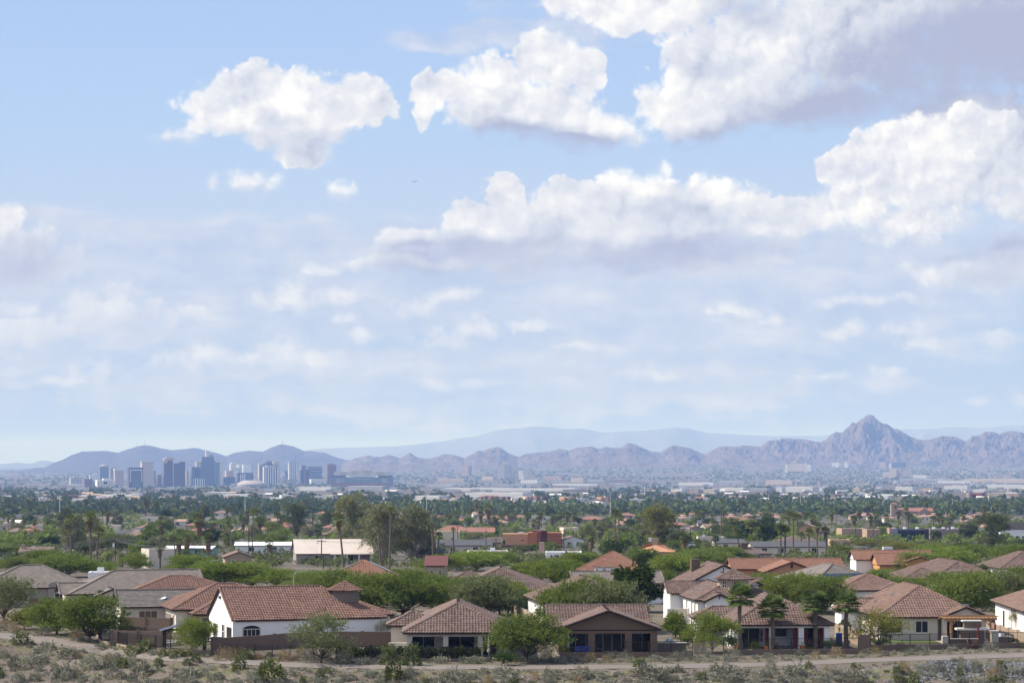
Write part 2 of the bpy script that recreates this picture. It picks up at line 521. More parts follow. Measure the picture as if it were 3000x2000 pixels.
SOLAR = mat('solar_panel', (0.012, 0.016, 0.035), rough=0.15, spec=0.6)
METAL = mat('galvanised_metal', (0.42, 0.43, 0.45), rough=0.45, metal=0.6)
PALEM = mat('pale_painted_metal', (0.55, 0.56, 0.58), rough=0.5)
POLEW = mat('utility_pole_wood', (0.075, 0.048, 0.035), var=0.25)
BARK = mat('bark', (0.10, 0.075, 0.055), var=0.25, scale=4)
BARKP = mat('pale_bark', (0.36, 0.31, 0.25), var=0.25, scale=4)
PALMT = mat('palm_trunk', (0.14, 0.105, 0.08), var=0.25, scale=6)
THATCH = mat('dead_palm_thatch', (0.19, 0.12, 0.06), var=0.3, scale=5)
ROOFW = mat('white_roof_coating', (0.74, 0.74, 0.73), var=0.06)
ROOFBLK = mat('dark_grey_shingle', (0.075, 0.075, 0.08), var=0.15)
ROOFBR = mat('brown_shingle', (0.16, 0.105, 0.08), var=0.15)
ROOFPINK = mat('pale_pink_shingle', (0.50, 0.43, 0.38), var=0.12)
ROOFMAR = mat('maroon_roof', (0.13, 0.05, 0.045), var=0.12)
ROOFCLAY = mat('orange_clay_roof', (0.40, 0.20, 0.115), var=0.15)
RED = mat('red_fabric', (0.16, 0.018, 0.018), var=0.15)
BLUE = mat('blue_fabric', (0.025, 0.05, 0.26), var=0.15)
CLOTH = mat('cream_fabric', (0.62, 0.58, 0.50), var=0.08)
POT = mat('orange_clay_pot', (0.45, 0.15, 0.05), var=0.1)
TEAL = mat('teal_canvas', (0.03, 0.22, 0.20), var=0.1)
BLACK = mat('black_plastic', (0.02, 0.02, 0.022), rough=0.4)

T_RED = tile_mat('red_barrel_tile', [(0.169, 0.094, 0.070), (0.194, 0.111, 0.084), (0.219, 0.127, 0.095), (0.180, 0.099, 0.075), (0.243, 0.146, 0.112)])
T_BRN = tile_mat('brown_barrel_tile', [(0.133, 0.088, 0.072), (0.163, 0.109, 0.091), (0.194, 0.131, 0.110), (0.148, 0.097, 0.080), (0.215, 0.150, 0.126)])
T_TAN = tile_mat('tan_barrel_tile', [(0.175, 0.108, 0.084), (0.209, 0.134, 0.104), (0.243, 0.160, 0.127), (0.190, 0.119, 0.093)], grime=0.2)
T_GRY = tile_mat('grey_flat_tile', [(0.165, 0.138, 0.118), (0.185, 0.155, 0.135), (0.205, 0.175, 0.152)], grime=0.2)
T_DGR = tile_mat('dark_grey_flat_tile', [(0.125, 0.108, 0.10), (0.145, 0.125, 0.115), (0.165, 0.145, 0.13)], grime=0.2)
T_ORG = tile_mat('orange_barrel_tile', [(0.243, 0.124, 0.082), (0.292, 0.156, 0.107), (0.262, 0.138, 0.094)], grime=0.2)

L_MESQ = leaf_mat('mesquite_leaf', (0.095, 0.132, 0.030), (0.160, 0.198, 0.048), trans=0.42)
L_PALO = leaf_mat('palo_verde_leaf', (0.115, 0.160, 0.030), (0.180, 0.215, 0.046), trans=0.4)
L_OLIVE = leaf_mat('olive_leaf', (0.090, 0.110, 0.044), (0.140, 0.155, 0.068), trans=0.3)
L_DARK = leaf_mat('dark_leaf', (0.040, 0.064, 0.018), (0.070, 0.100, 0.028), trans=0.25)
L_BRIGHT = leaf_mat('bright_leaf', (0.110, 0.160, 0.026), (0.175, 0.215, 0.042), trans=0.35)
L_EUC = leaf_mat('eucalyptus_leaf', (0.155, 0.162, 0.076), (0.225, 0.228, 0.122), trans=0.25)
L_PALM = leaf_mat('palm_leaf', (0.095, 0.122, 0.038), (0.165, 0.182, 0.066), trans=0.25, rand=0.4)
L_LUSH = leaf_mat('lush_palm_leaf', (0.075, 0.115, 0.030), (0.140, 0.180, 0.052), (0.22, 0.25, 0.10), trans=0.35)
L_YEL = leaf_mat('yellow_green_leaf', (0.13, 0.14, 0.03), (0.19, 0.18, 0.045), trans=0.35)
L_SAGE = leaf_mat('sage_leaf', (0.150, 0.150, 0.108), (0.230, 0.225, 0.170), trans=0.2, nscale=2.5, rand=0.5)
L_CREO = leaf_mat('creosote_leaf', (0.060, 0.072, 0.022), (0.105, 0.115, 0.036), trans=0.25)
L_DRY = leaf_mat('dry_brush_leaf', (0.20, 0.15, 0.085), (0.29, 0.22, 0.125), trans=0.2, nscale=2.5)
L_HEDGE = leaf_mat('hedge_leaf', (0.018, 0.035, 0.010), (0.045, 0.065, 0.018), (0.12, 0.12, 0.04), trans=0.2, nscale=2.0)
L_FARA = leaf_mat('far_foliage', (0.056, 0.092, 0.038), (0.112, 0.146, 0.060), (0.170, 0.185, 0.095), trans=0.2, nscale=0.06)


# ------------------------------------------------------------------ terrain
def interp(x, xs, ys):
    return float(np.interp(x, xs, ys))

def ybank(X):
    """far edge of the channel bank below the footpath."""
    return interp(X, (-90, -62, -52, -42, -34, -26, 0, 30, 56, 90), (285, 281, 277, 267, 255, 247.5, 243, 243.5, 250, 254))

def ground(X, Y):
    z = interp(Y, (-400, 330, 600, 900, 1200, 2000, 9500, 12500, 17000, 19500, 24000, 70000), (0, 0, -4.5, -11, -15.5, -23, -67.6, -50, 0, 45, 60, 120))
    if Y > 11000:
        t = min(1, max(0, (X / Y * F_PX + U0 - 950) / 650))
        z = z * t + (1 - t) * interp(Y, (11000, 14000, 24000, 70000), (-59.5, -52, -42, 60))
    yb = ybank(X)
    if Y < yb and -150 < X < 150:
        d = yb - Y
        z -= 0.10 * d
        if Y > 150:
            k = min(1, d / 2.5)
            p = Vector((X, Y, 0))
            z += k * (0.45 * mnoise.fractal(p * 0.13, 0.9, 2.1, 4) + 0.16 * mnoise.noise(p * 0.8))
    return z

def ray(u, v, Y):
    return Vector(((u - U0) / F_PX * Y, Y, CAM_H - (v - V0) / F_PX * Y))

def G(u, v, lift=0.0):
    """the ground point seen at photo pixel (u, v)."""
    a, b = 150.0, 26000.0
    for _ in range(46):
        m = math.sqrt(a * b)
        p = ray(u, v, m)
        if p.z > ground(p.x, m):
            a = m
        else:
            b = m
    p = ray(u, v, a)
    p.z = ground(p.x, a) + lift
    return p

def at_height(u, v, h):
    """the point seen at (u, v) that stands h above the ground."""
    a, b = 150.0, 26000.0
    for _ in range(46):
        m = math.sqrt(a * b)
        p = ray(u, v, m)
        if p.z > ground(p.x, m) + h:
            a = m
        else:
            b = m
    p = ray(u, v, a)
    return Vector((p.x, p.y, ground(p.x, p.y)))

def pxm(Y):
    return F_PX / Y

# ------------------------------------------------------------------ labels that say where a thing stands
MARKS = []       # (u, v, 'the ...')
SEEN = {}
def uniq(base, u, v, group, n_words=16, marks=None):
    """label = base + where it stands relative to the nearest landmark that still makes the label new."""
    ms = sorted(marks or MARKS, key=lambda m: ((m[0] - u) / 1.0) ** 2 + ((m[1] - v) * 3.0) ** 2)
    for m in ms[:7]:
        du, dv = u - m[0], v - m[1]
        rels = []
        side = 'left of' if du < 0 else 'right of'
        dep = 'behind' if dv < 0 else 'in front of'
        if abs(du) > 3 * abs(dv):
            rels = ['just ' + side if abs(du) < 60 else side, 'well ' + side]
        else:
            rels = [dep, dep + ' and ' + side]
        for r in rels:
            lab = f'{base} {r} {m[2]}'
            if len(lab.split()) <= n_words and lab not in SEEN:
                SEEN[lab] = 1
                return lab
    m = ms[0]
    return f"{base} {'left of' if u < m[0] else 'right of'} {m[2]}"

# ------------------------------------------------------------------ ground: one sheet to the horizon
def ground_mat():
    m, g = new_mat('desert_ground')
    pos = g.n('ShaderNodeNewGeometry').outputs['Position']
    sep = g.n('ShaderNodeSeparateXYZ', {0: pos})
    n1 = g.noise(pos, 0.22, 6, 0.62).outputs[0]
    n2 = g.noise(pos, 2.2, 6, 0.7).outputs[0]
    n3 = g.noise(pos, 9.0, 4, 0.7).outputs[0]
    c = g.mix(g.mr(n1, 0.35, 0.65), (0.130, 0.102, 0.085), (0.180, 0.148, 0.127))
    c = g.mix(g.mr(n2, 0.4, 0.7, 0.0, 0.6), c, (0.110, 0.090, 0.074))
    c = g.mix(g.mr(n3, 0.55, 0.75, 0.0, 0.55), c, (0.25, 0.225, 0.20))
    # short green annuals in drifts along the trail
    nb = g.noise(g.vm('MULTIPLY', pos, (0.35, 1.1, 1.0)), 0.55, 5, 0.65).outputs[0]
    wz = g.mr(sep.outputs[2], -3.5, -0.4, 0.0, 1.0)
    near = g.mr(sep.outputs[1], 320, 380, 1.0, 0.0)
    gm = g.m('MULTIPLY', g.m('MULTIPLY', g.mr(nb, 0.50, 0.60, 0.0, 0.8, 'SMOOTHSTEP'), wz), near)
    gm = g.m('MULTIPLY', gm, g.mr(n3, 0.3, 0.55, 0.35, 1.0))
    c = g.mix(gm, c, (0.115, 0.125, 0.040))
    # the far valley floor: dusty lots, streets and scrub
    f1 = g.noise(pos, 0.012, 5, 0.6).outputs[0]
    fc = g.mix(g.mr(f1, 0.4, 0.6), (0.095, 0.080, 0.066), (0.15, 0.125, 0.105))
    f2 = g.noise(pos, 0.045, 4, 0.6).outputs[0]
    fc = g.mix(g.mr(f2, 0.45, 0.6, 0.0, 0.8), fc, (0.050, 0.058, 0.034))
    c = g.mix(g.mr(sep.outputs[1], 380, 700), c, fc)
    b = g.n('ShaderNodeBsdfPrincipled', {'Base Color': c, 'Roughness': 0.95, 'Specular IOR Level': 0.1})
    bh = g.m('ADD', n2, g.m('MULTIPLY', n3, 0.5))
    g.put(b.inputs['Normal'], g.n('ShaderNodeBump', {'Strength': 0.7, 'Distance': 0.25, 'Height': bh}))
    g.n('ShaderNodeOutputMaterial', {'Surface': b})
    return m


def build_ground():
    xs = list(np.arange(-74, 74.1, 0.9))
    st, x = 1.3, 74.0
    while x < 60000:
        x += st
        st *= 1.35
        xs.append(x)
        xs.insert(0, -x)
    ys = [-300, -100, 0, 80, 140, 170, 185] + list(np.arange(195, 300, 0.8))
    st, y = 1.0, ys[-1]
    while y < 72000:
        y += st
        st *= 1.07
        ys.append(y)
    nx, ny = len(xs), len(ys)
    vs = [(x, y, ground(x, y)) for y in ys for x in xs]
    fs = [(j * nx + i, j * nx + i + 1, (j + 1) * nx + i + 1, (j + 1) * nx + i) for j in range(ny - 1) for i in range(nx - 1)]
    me = bpy.data.meshes.new('ground')
    me.from_pydata(vs, [], fs)
    me.materials.append(ground_mat())
    me.polygons.foreach_set('use_smooth', [True] * len(me.polygons))
    o = link_mesh('ground', me)
    tag(o, 'dusty desert ground of gravel and thin grass running to the far valley', 'ground', kind='structure')
build_ground()


def ribbon(name, label, cat, pts, half_px, m, lift=0.03, kind='structure'):
    """a strip laid on the ground along photo-pixel points; half_px: half its height in the photograph."""
    P = []
    n = 90
    us = [p[0] for p in pts]
    vv = [p[1] for p in pts]
    hh = half_px if hasattr(half_px, '__len__') else [half_px] * len(pts)
    mb = MB()
    prev = None
    for i in range(n + 1):
        t = i / n * (len(pts) - 1)
        u, v, h = np.interp(t, range(len(pts)), us), np.interp(t, range(len(pts)), vv), np.interp(t, range(len(pts)), hh)
        w = 1.2 * math.sin(i * 0.9) + 1.0 * math.sin(i * 2.3)
        row = [G(u, v + h + w * 0.4 - k * (2 * h + w * 0.8) / 5, lift) for k in range(6)]
        if prev:
            for k in range(5):
                mb.face([prev[k], row[k], row[k + 1], prev[k + 1]])
        prev = row
    o = mb.build(name, m, smooth=True)
    return tag(o, label, cat, kind=kind)

PATHM = mat('trail_dirt', (0.168, 0.140, 0.120), var=0.16, scale=0.9, bump=0.3, bscale=3.0)
ribbon('path', 'pale dirt footpath curving along the foot of the gardens', 'path',
       [(-150, 1857), (0, 1861), (120, 1873), (230, 1890), (330, 1912), (460, 1926), (640, 1936), (860, 1947), (1100, 1953), (1500, 1954), (1900, 1952), (2250, 1946), (2600, 1931), (3150, 1914)],
       [6, 8, 12, 14, 11, 7, 7, 7, 6, 6, 6, 6, 6, 6], PATHM)

# ------------------------------------------------------------------ mountains
def rock_mat(name, c1, c2, c3):
    m, g = new_mat(name)
    pos = g.n('ShaderNodeNewGeometry').outputs['Position']
    n1 = g.noise(pos, 0.0035, 6, 0.65).outputs[0]
    n2 = g.noise(pos, 0.02, 5, 0.7).outputs[0]
    c = g.mix(g.mr(n1, 0.38, 0.62), c1, c2)
    c = g.mix(g.mr(n2, 0.45, 0.7, 0.0, 0.7), c, c3)
    b = g.n('ShaderNodeBsdfPrincipled', {'Base Color': c, 'Roughness': 0.95, 'Specular IOR Level': 0.1})
    h = g.noise(pos, 0.012, 8, 0.72).outputs[0]
    g.put(b.inputs['Normal'], g.n('ShaderNodeBump', {'Strength': 1.0, 'Distance': 28.0, 'Height': h}))
    g.n('ShaderNodeOutputMaterial', {'Surface': b})
    return m


def range_mesh(name, label, prof, Y, depth, m, seed, rough, spur, nx=420, ny=60, base_z=None):
    """a mountain range: crest line given in photo pixels, real depth, spurs and gullies running down both flanks."""
    us = np.array([p[0] for p in prof], float)
    vv = np.array([p[1] for p in prof], float)
    u = np.linspace(us[0], us[-1], nx)
    crest = CAM_H - (np.interp(u, us, vv) - V0) / F_PX * Y
    X = (u - U0) / F_PX * Y
    if rough < 0.6:
        kz = np.hanning(15)
        crest = np.convolve(np.pad(crest, 7, 'edge'), kz / kz.sum(), 'valid')
    zb = [base_z if base_z is not None else ground(x * 0.92, Y - depth * 0.9) for x in X]
    vs = []
    for j in range(ny):
        t = -1 + 2 * j / (ny - 1)                 # -1 near foot .. 0 crest .. 1 far foot
        y = Y + t * depth
        for i in range(nx):
            z0 = zb[i]
            H = max(crest[i] - z0, 5)
            a = abs(t)
            p = Vector((X[i] / spur, seed, 0))
            warp = mnoise.fractal(Vector((X[i] / spur * 0.7, y / spur * 0.7, seed + 5)), 0.9, 2.0, 4)
            prof_t = (1 - a) ** 1.25
            rid = 1 - abs(mnoise.noise(Vector((X[i] / spur + 0.5 * warp, 0.35 * y / spur, seed)))) * 2
            rid2 = 1 - abs(mnoise.noise(Vector((X[i] / spur * 2.7 + warp, 0.9 * y / spur, seed + 3)))) * 2
            k = min(1, a * 3.5) * (1 - a)
            z = z0 - 6 + H * (prof_t + k * (0.42 * (rid - 0.45) + 0.20 * (rid2 - 0.45))) + k * H * 0.22 * warp
            z += rough * H * 0.05 * mnoise.fractal(Vector((X[i] / spur * 6, y / spur * 6, seed)), 0.8, 2.0, 4) * (0.35 + k)
            if a < 0.04:
                z = max(z, crest[i] - 2) if a < 1e-6 else z
            vs.append((X[i] * (y / Y), y, z))
    fs = [(j * nx + i, j * nx + i + 1, (j + 1) * nx + i + 1, (j + 1) * nx + i) for j in range(ny - 1) for i in range(nx - 1)]
    me = bpy.data.meshes.new(name)
    me.from_pydata(vs, [], fs)
    me.materials.append(m)
    me.polygons.foreach_set('use_smooth', [rough < 0.6] * len(me.polygons))
    o = link_mesh(name, me)
    return tag(o, label, 'mountain', kind='structure')

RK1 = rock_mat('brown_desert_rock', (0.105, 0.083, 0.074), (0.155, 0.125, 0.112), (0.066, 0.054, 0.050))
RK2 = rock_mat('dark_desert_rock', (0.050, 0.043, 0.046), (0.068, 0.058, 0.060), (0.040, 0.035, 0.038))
RK3 = rock_mat('far_desert_rock', (0.115, 0.125, 0.16), (0.14, 0.15, 0.18), (0.10, 0.11, 0.14))  # distance haze put into the rock colour as a paler, bluer tint

range_mesh('mountains', 'rugged brown ridge with the sharp pyramid peak', [
    (1000, 1356), (1040, 1340), (1075, 1331), (1110, 1338), (1140, 1330), (1170, 1338), (1200, 1323), (1225, 1337), (1260, 1341), (1300, 1327), (1330, 1329), (1360, 1339), (1400, 1317),
    (1415, 1320), (1440, 1309), (1465, 1308), (1490, 1324), (1518, 1336), (1540, 1327), (1570, 1323), (1600, 1321), (1640, 1311), (1665, 1318), (1690, 1308), (1730, 1305), (1755, 1312), (1775, 1305), (1800, 1310), (1820, 1308),
    (1842, 1294), (1865, 1300), (1900, 1316), (1935, 1322), (1970, 1301), (1990, 1303), (2020, 1309), (2050, 1323), (2065, 1327), (2090, 1315), (2110, 1306), (2150, 1305), (2175, 1301), (2205, 1301), (2228, 1305),
    (2250, 1287), (2280, 1285), (2310, 1281), (2330, 1284), (2350, 1283), (2375, 1288), (2400, 1294), (2420, 1285), (2435, 1268), (2450, 1260), (2460, 1263), (2480, 1250), (2495, 1239), (2508, 1238), (2520, 1228), (2535, 1216),
    (2548, 1212), (2558, 1213), (2568, 1222), (2582, 1236), (2600, 1240), (2625, 1254), (2650, 1266), (2675, 1279), (2705, 1288), (2730, 1284), (2760, 1274), (2780, 1275), (2810, 1279), (2830, 1286), (2850, 1274), (2870, 1272),
    (2885, 1264), (2910, 1263), (2930, 1268), (2950, 1259), (2980, 1259), (3000, 1265), (3080, 1272), (3200, 1290)], 18200, 1500, RK1, 3.0, 2.2, 330, nx=760, ny=84)
range_mesh('mountains', 'smooth bluish ridge behind the downtown towers', [
    (-200, 1390), (0, 1376), (60, 1375), (110, 1366), (130, 1367), (160, 1352), (180, 1346), (210, 1330), (240, 1320), (280, 1318), (310, 1318), (345, 1323), (375, 1313), (400, 1304), (420, 1300), (440, 1301), (470, 1310),
    (510, 1315), (560, 1309), (580, 1310), (610, 1318), (640, 1326), (663, 1334), (685, 1324), (730, 1317), (770, 1320), (800, 1306), (825, 1297), (860, 1304), (890, 1318), (910, 1318), (950, 1323), (980, 1335), (1010, 1344), (1060, 1349), (1160, 1358), (1300, 1372)],
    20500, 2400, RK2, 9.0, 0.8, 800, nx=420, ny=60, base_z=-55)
range_mesh('mountains', 'pale blue distant ridge with a flat-topped mesa', [
    (820, 1335), (900, 1316), (960, 1310), (1040, 1309), (1150, 1305), (1250, 1296), (1340, 1284), (1360, 1274), (1380, 1281), (1420, 1269), (1460, 1256), (1540, 1251), (1560, 1243), (1585, 1247), (1620, 1246), (1640, 1254), (1700, 1250), (1720, 1247),
    (1745, 1260), (1800, 1263), (1900, 1258), (1940, 1254), (1960, 1249), (2010, 1248), (2030, 1252), (2050, 1263), (2150, 1268), (2250, 1273), (2400, 1272), (2640, 1254), (2700, 1254), (2820, 1247), (2860, 1252), (2980, 1243), (3100, 1240), (3300, 1250)],
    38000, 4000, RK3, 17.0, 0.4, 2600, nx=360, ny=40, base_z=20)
range_mesh('mountains', 'low pale hills beyond the city at the far left', [
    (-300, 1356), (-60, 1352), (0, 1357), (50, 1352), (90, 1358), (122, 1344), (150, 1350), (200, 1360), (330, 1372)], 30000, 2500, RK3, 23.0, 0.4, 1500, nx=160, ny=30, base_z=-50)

# ------------------------------------------------------------------ tile roofs
BARREL = [(0.0, 0.0), (0.10, 0.045), (0.30, 0.066), (0.50, 0.045), (0.60, 0.0)]
def slope(mb, E0, E1, T1, T0, style='barrel', seed=0):
    """one roof plane. E0->E1 eave (left to right seen from outside), T0/T1 the top corners."""
    E0, E1, T1, T0 = (Vector(p) for p in (E0, E1, T1, T0))
    ax = (E1 - E0)
    w = ax.length
    ax = ax / w
    ref = T0 - E0 if (T0 - E0).length > 1e-3 else T1 - E0
    n = ax.cross(ref).normalized()
    ay = n.cross(ax)
    L = (T0 - E0).dot(ay)
    a, b = (T0 - E0).dot(ax), (T1 - E0).dot(ax)
    if style == 'plain':
        mb.face([E0, E1, T1, T0], (seed, seed))
        return
    course, pitch = (0.38, 0.32) if style == 'barrel' else (0.36, 0.42)
    rows = max(1, round(L / course))
    prof = BARREL if style == 'barrel' else [(0.0, 0.0)]
    step = 0.065 if style == 'barrel' else 0.04
    rr = random.Random(seed + 1)
    pt = lambda x, y, h: E0 + ax * x + ay * y + n * h
    for r in range(rows):
        t0, t1 = r / rows, (r + 1) / rows
        l0, l1 = a * t0, a * t1
        r0, r1 = w + (b - w) * t0, w + (b - w) * t1
        lo, hi = min(l0, l1), max(r0, r1)
        if hi - lo < 0.05:
            continue
        k0, k1 = int(math.floor(lo / pitch)), int(math.ceil(hi / pitch))
        y0 = t0 * L - (0.06 if r == 0 else 0.03)
        y1 = t1 * L
        prev = None
        for k in range(k0, k1 + 1):
            jit = rr.uniform(-0.008, 0.008)
            for (s, h) in prof:
                x = (k + s) * pitch
                p = (pt(min(max(x, l0), r0), y0, h + step + jit), pt(min(max(x, l1), r1), y1, h * 0.9), pt(min(max(x, l0), r0), y0, h * 0.2 - 0.02))
                if prev is not None and x > lo - pitch:
                    uv = (k + 0.5 if s > 0 else k - 0.5, r + 0.5 + seed * 7)
                    if (prev[0] - p[0]).length > 1e-4 or (prev[1] - p[1]).length > 1e-4:
                        mb.face([prev[0], p[0], p[1], prev[1]], uv)
                        if (prev[0] - p[0]).length > 1e-4:
                            mb.face([prev[2], p[2], p[0], prev[0]], uv)
                prev = p


def cap(mb, A, B, rad=0.15, seed=0):
    A, B = Vector(A), Vector(B)
    d = B - A
    L = d.length
    n = max(1, round(L / 0.42))
    d.normalize()
    s = d.cross(Vector((0, 0, 1))).normalized()
    u = s.cross(d)
    for i in range(n):
        p, q = A + d * (L * i / n - 0.02), A + d * (L * (i + 1) / n)
        ra, rb = rad * 1.08, rad * 0.9
        for k in range(5):
            t0, t1 = math.pi * k / 5, math.pi * (k + 1) / 5
            f = lambda c, r, t, o: c + s * (math.cos(t) * r) + u * (math.sin(t) * r * 0.9 + o)
            mb.face([f(p, ra, t0, 0.04), f(p, ra, t1, 0.04), f(q, rb, t1, 0.0), f(q, rb, t0, 0.0)], (seed * 31 + i + 0.5, 900.5))
        mb.face([f(p, ra, math.pi * k / 5, 0.04) for k in range(6)], (seed * 31 + i + 0.5, 900.5))


class House:
    """collects walls, roofs and openings in a local frame: x along the eave, y away from the viewer, z up; origin under the near left eave corner."""
    def __init__(s, name, label, u, v, ez, yaw, cat='house', group=None):
        p = at_height(u, v, ez)
        s.o = empty(name, p, R(yaw), label, cat, group)
        s.u, s.v, s.ez, s.S = u, v, ez, pxm(p.y)
        s.mbs = {}
        s.k = 0
    def mb(s, part, m):
        if part in ('column', 'curtain', 'roof_vent', 'gable_cross'):
            s.k2 = getattr(s, 'k2', 0) + 1
            return s.mbs.setdefault((part, s.k2), (MB(), m))[0]
        return s.mbs.setdefault((part, m.name), (MB(), m))[0]
    def block(s, x0, y0, x1, y1, z0, z1, m, part='wall'):
        s.mb(part, m).box(x0, y0, z0, x1, y1, z1, bottom=False)
    def roof(s, x0, y0, x1, y1, z, pitch, axis, e0, e1, tile, style='barrel', gm=None, part='roof', fascia=True, inset=0.32, caps=True):
        s.k += 1
        tp = math.tan(R(pitch))
        if axis == 'x':
            c = [(x0, y0), (x1, y0), (x1, y1), (x0, y1)]
            half, ym = (y1 - y0) / 2, (y0 + y1) / 2
            r0, r1 = (x0 + (half if e0 else 0), ym), (x1 - (half if e1 else 0), ym)
        else:
            c = [(x1, y0), (x1, y1), (x0, y1), (x0, y0)]
            half, xm = (x1 - x0) / 2, (x0 + x1) / 2
            r0, r1 = (xm, y0 + (half if e0 else 0)), (xm, y1 - (half if e1 else 0))
        zr = z + half * tp
        c = [(*p, z) for p in c]
        r0, r1 = (*r0, zr), (*r1, zr)
        mb = s.mb(part, tile)
        q = s.k * 4
        slope(mb, c[0], c[1], r1, r0, style, q)
        slope(mb, c[2], c[3], r0, r1, style, q + 1)
        if caps:
            cap(mb, r0, r1, 0.16, q)
        for (e, A, B, rp, cc) in ((e0, c[3], c[0], r0, q + 2), (e1, c[1], c[2], r1, q + 3)):
            if e:
                slope(mb, A, B, rp, rp, style, cc)
            else:
                # gable: triangle of wall set in from the rake
                inw = Vector((r1[0] - r0[0], r1[1] - r0[1], 0)).normalized() * inset * (1 if rp is r0 else -1)
                m = gm or BROWN
                f = 1 - 0.35 / max(half, 0.5)
                mid = (Vector(A) + Vector(B)) / 2
                A2, B2 = mid + (Vector(A) - mid) * f + inw, mid + (Vector(B) - mid) * f + inw
                T2 = Vector(rp) + inw - Vector((0, 0, 0.10))
                s.mb('wall', m).face([A2 - Vector((0, 0, 0.05)), B2 - Vector((0, 0, 0.05)), B2 + Vector((0, 0, 0.02)), T2, A2 + Vector((0, 0, 0.02))])
                fb = s.mb('fascia', FASCIA)
                for P in (A, B):
                    fb.beam(Vector(P) - Vector((0, 0, 0.09)) + inw * 0.02, Vector(rp) - Vector((0, 0, 0.09)) + inw * 0.02, 0.06, 0.20)
            if caps:
                cap(mb, A, rp, 0.13, cc + 100)
                cap(mb, B, rp, 0.13, cc + 200)
        if fascia:
            g0, g1 = (0.06 if e0 else inset + 0.3), (0.06 if e1 else inset + 0.3)
            a = (g0, 0.06, g1, 0.06) if axis == 'x' else (0.06, g0, 0.06, g1)
            s.mb('fascia', FASCIA).box(x0 + a[0], y0 + a[1], z - 0.20, x1 - a[2], y1 - a[3], z - 0.015)
        return zr
    def window(s, face, a, b, z, w, h, nx=2, nz=1, fm=None, gm=None, arch=False):
        """face F/B/L/R; a = position along the face (centre), b = the plane's coordinate."""
        fm = fm or WFRAME
        f, g = MB(), MB()
        def add(m, u0, u1, z0, z1, d0, d1):
            if face == 'F':
                m.box(u0, b - d1, z0, u1, b - d0, z1)
            elif face == 'B':
                m.box(u0, b + d0, z0, u1, b + d1, z1)
            elif face == 'L':
                m.box(b - d1, u0, z0, b - d0, u1, z1)
            else:
                m.box(b + d0, u0, z0, b + d1, u1, z1)
        t = 0.09
        x0, x1, z1 = a - w / 2, a + w / 2, z + h
        add(f, x0 - t, x0, z - t, z1 + t, 0.003, 0.08)
        add(f, x1, x1 + t, z - t, z1 + t, 0.003, 0.08)
        add(f, x0, x1, z1, z1 + t, 0.003, 0.08)
        add(f, x0 - t, x1 + t, z - t - 0.06, z - t, 0.003, 0.14)
        add(f, x0, x1, z - t, z, 0.003, 0.08)
        for i in range(1, nx):
            xx = x0 + w * i / nx
            add(f, xx - 0.03, xx + 0.03, z, z1, 0.02, 0.06)
        for i in range(1, nz):
            zz = z + h * i / nz
            add(f, x0, x1, zz - 0.03, zz + 0.03, 0.021, 0.055)
        add(g, x0, x1, z, z1, 0.004, 0.03)
        fo = f.build('window', fm, s.o)
        g.build('pane', gm or GLASS, fo)
    def door(s, face, a, b, z, w, h, m):
        d, k = MB(), MB()
        if face == 'F':
            d.box(a - w / 2, b - 0.06, z, a + w / 2, b - 0.004, z + h)
            k.box(a + w * 0.36, b - 0.10, z + 1.0, a + w * 0.42, b - 0.061, z + 1.12)
        else:
            d.box(b - 0.06, a - w / 2, z, b - 0.004, a + w / 2, z + h)
            k.box(b - 0.10, a + w * 0.36, z + 1.0, b - 0.061, a + w * 0.42, z + 1.12)
        do = d.build('door', m, s.o)
        k.build('handle', METAL, do)
    def patio(s, x0, x1, y0, depth, z1, piers, m, pier_w=0.55, head=0.35, back=None, doors=(), floor=True):
        """recessed covered patio in the front: piers, header beam, back wall with glass doors."""
        mb = s.mb('wall', m)
        mb.box(x0, y0, z1 - head, x1, y0 + 0.4, z1)
        for p in piers:
            s.mb('column', m).box(p - pier_w / 2, y0 - 0.003, 0, p + pier_w / 2, y0 + pier_w, z1 - head - 0.002)
        s.mb('ceiling', back or m).box(x0, y0 + 0.402, z1 - 0.12, x1, y0 + depth, z1 - 0.05)
        bk = back or m
        s.mb('wall', bk).box(x0, y0 + depth, 0, x1, y0 + depth + 0.25, z1 - 0.13)
        for sx in (x0, x1 - 0.25):
            s.mb('wall', m).box(sx, y0 + pier_w + 0.002, 0, sx + 0.25, y0 + depth - 0.002, z1 - 0.13)
        for (c, w, h, n) in doors:
            s.window('F', c, y0 + depth - 0.002, 0.05, w, h, n, 1, fm=WFRAME)
        if floor:
            s.mb('patio_slab', PATIO).box(x0 - 0.3, y0 - 2.2, -0.06, x1 + 0.3, y0 + depth, 0.06)
    def turret(s, cx, cy, r, z0, z1, rh, m, tile, n=8, over=0.45, nwin=3, wa=(-60, -90, -120), wz=None, ww=0.5, wh=1.0, part='turret'):
        q = s.k = s.k + 1
        t = MB()
        P = lambda rad, i, z: (cx + rad * math.cos(2 * math.pi * (i + 0.5) / n), cy + rad * math.sin(2 * math.pi * (i + 0.5) / n), z)
        for i in range(n):
            t.face([P(r, i, z0), P(r, i + 1, z0), P(r, i + 1, z1), P(r, i, z1)])
        t.face([P(r, i, z1) for i in range(n)])
        to = t.build(part, m, s.o)
        rb = MB()
        for i in range(n):
            slope(rb, P(r + over, i, z1), P(r + over, i + 1, z1), (cx, cy, z1 + rh), (cx, cy, z1 + rh), 'barrel', q * 50 + i)
            cap(rb, P(r + over, i, z1), (cx, cy, z1 + rh), 0.11, q * 60 + i)
            rb.face([P(r + over, i, z1 - 0.02), P(r, i, z1 - 0.02), P(r, i + 1, z1 - 0.02), P(r + over, i + 1, z1 - 0.02)])
        rb.build('turret_roof', tile, to)
        wz = wz if wz is not None else z1 - wh - 0.35
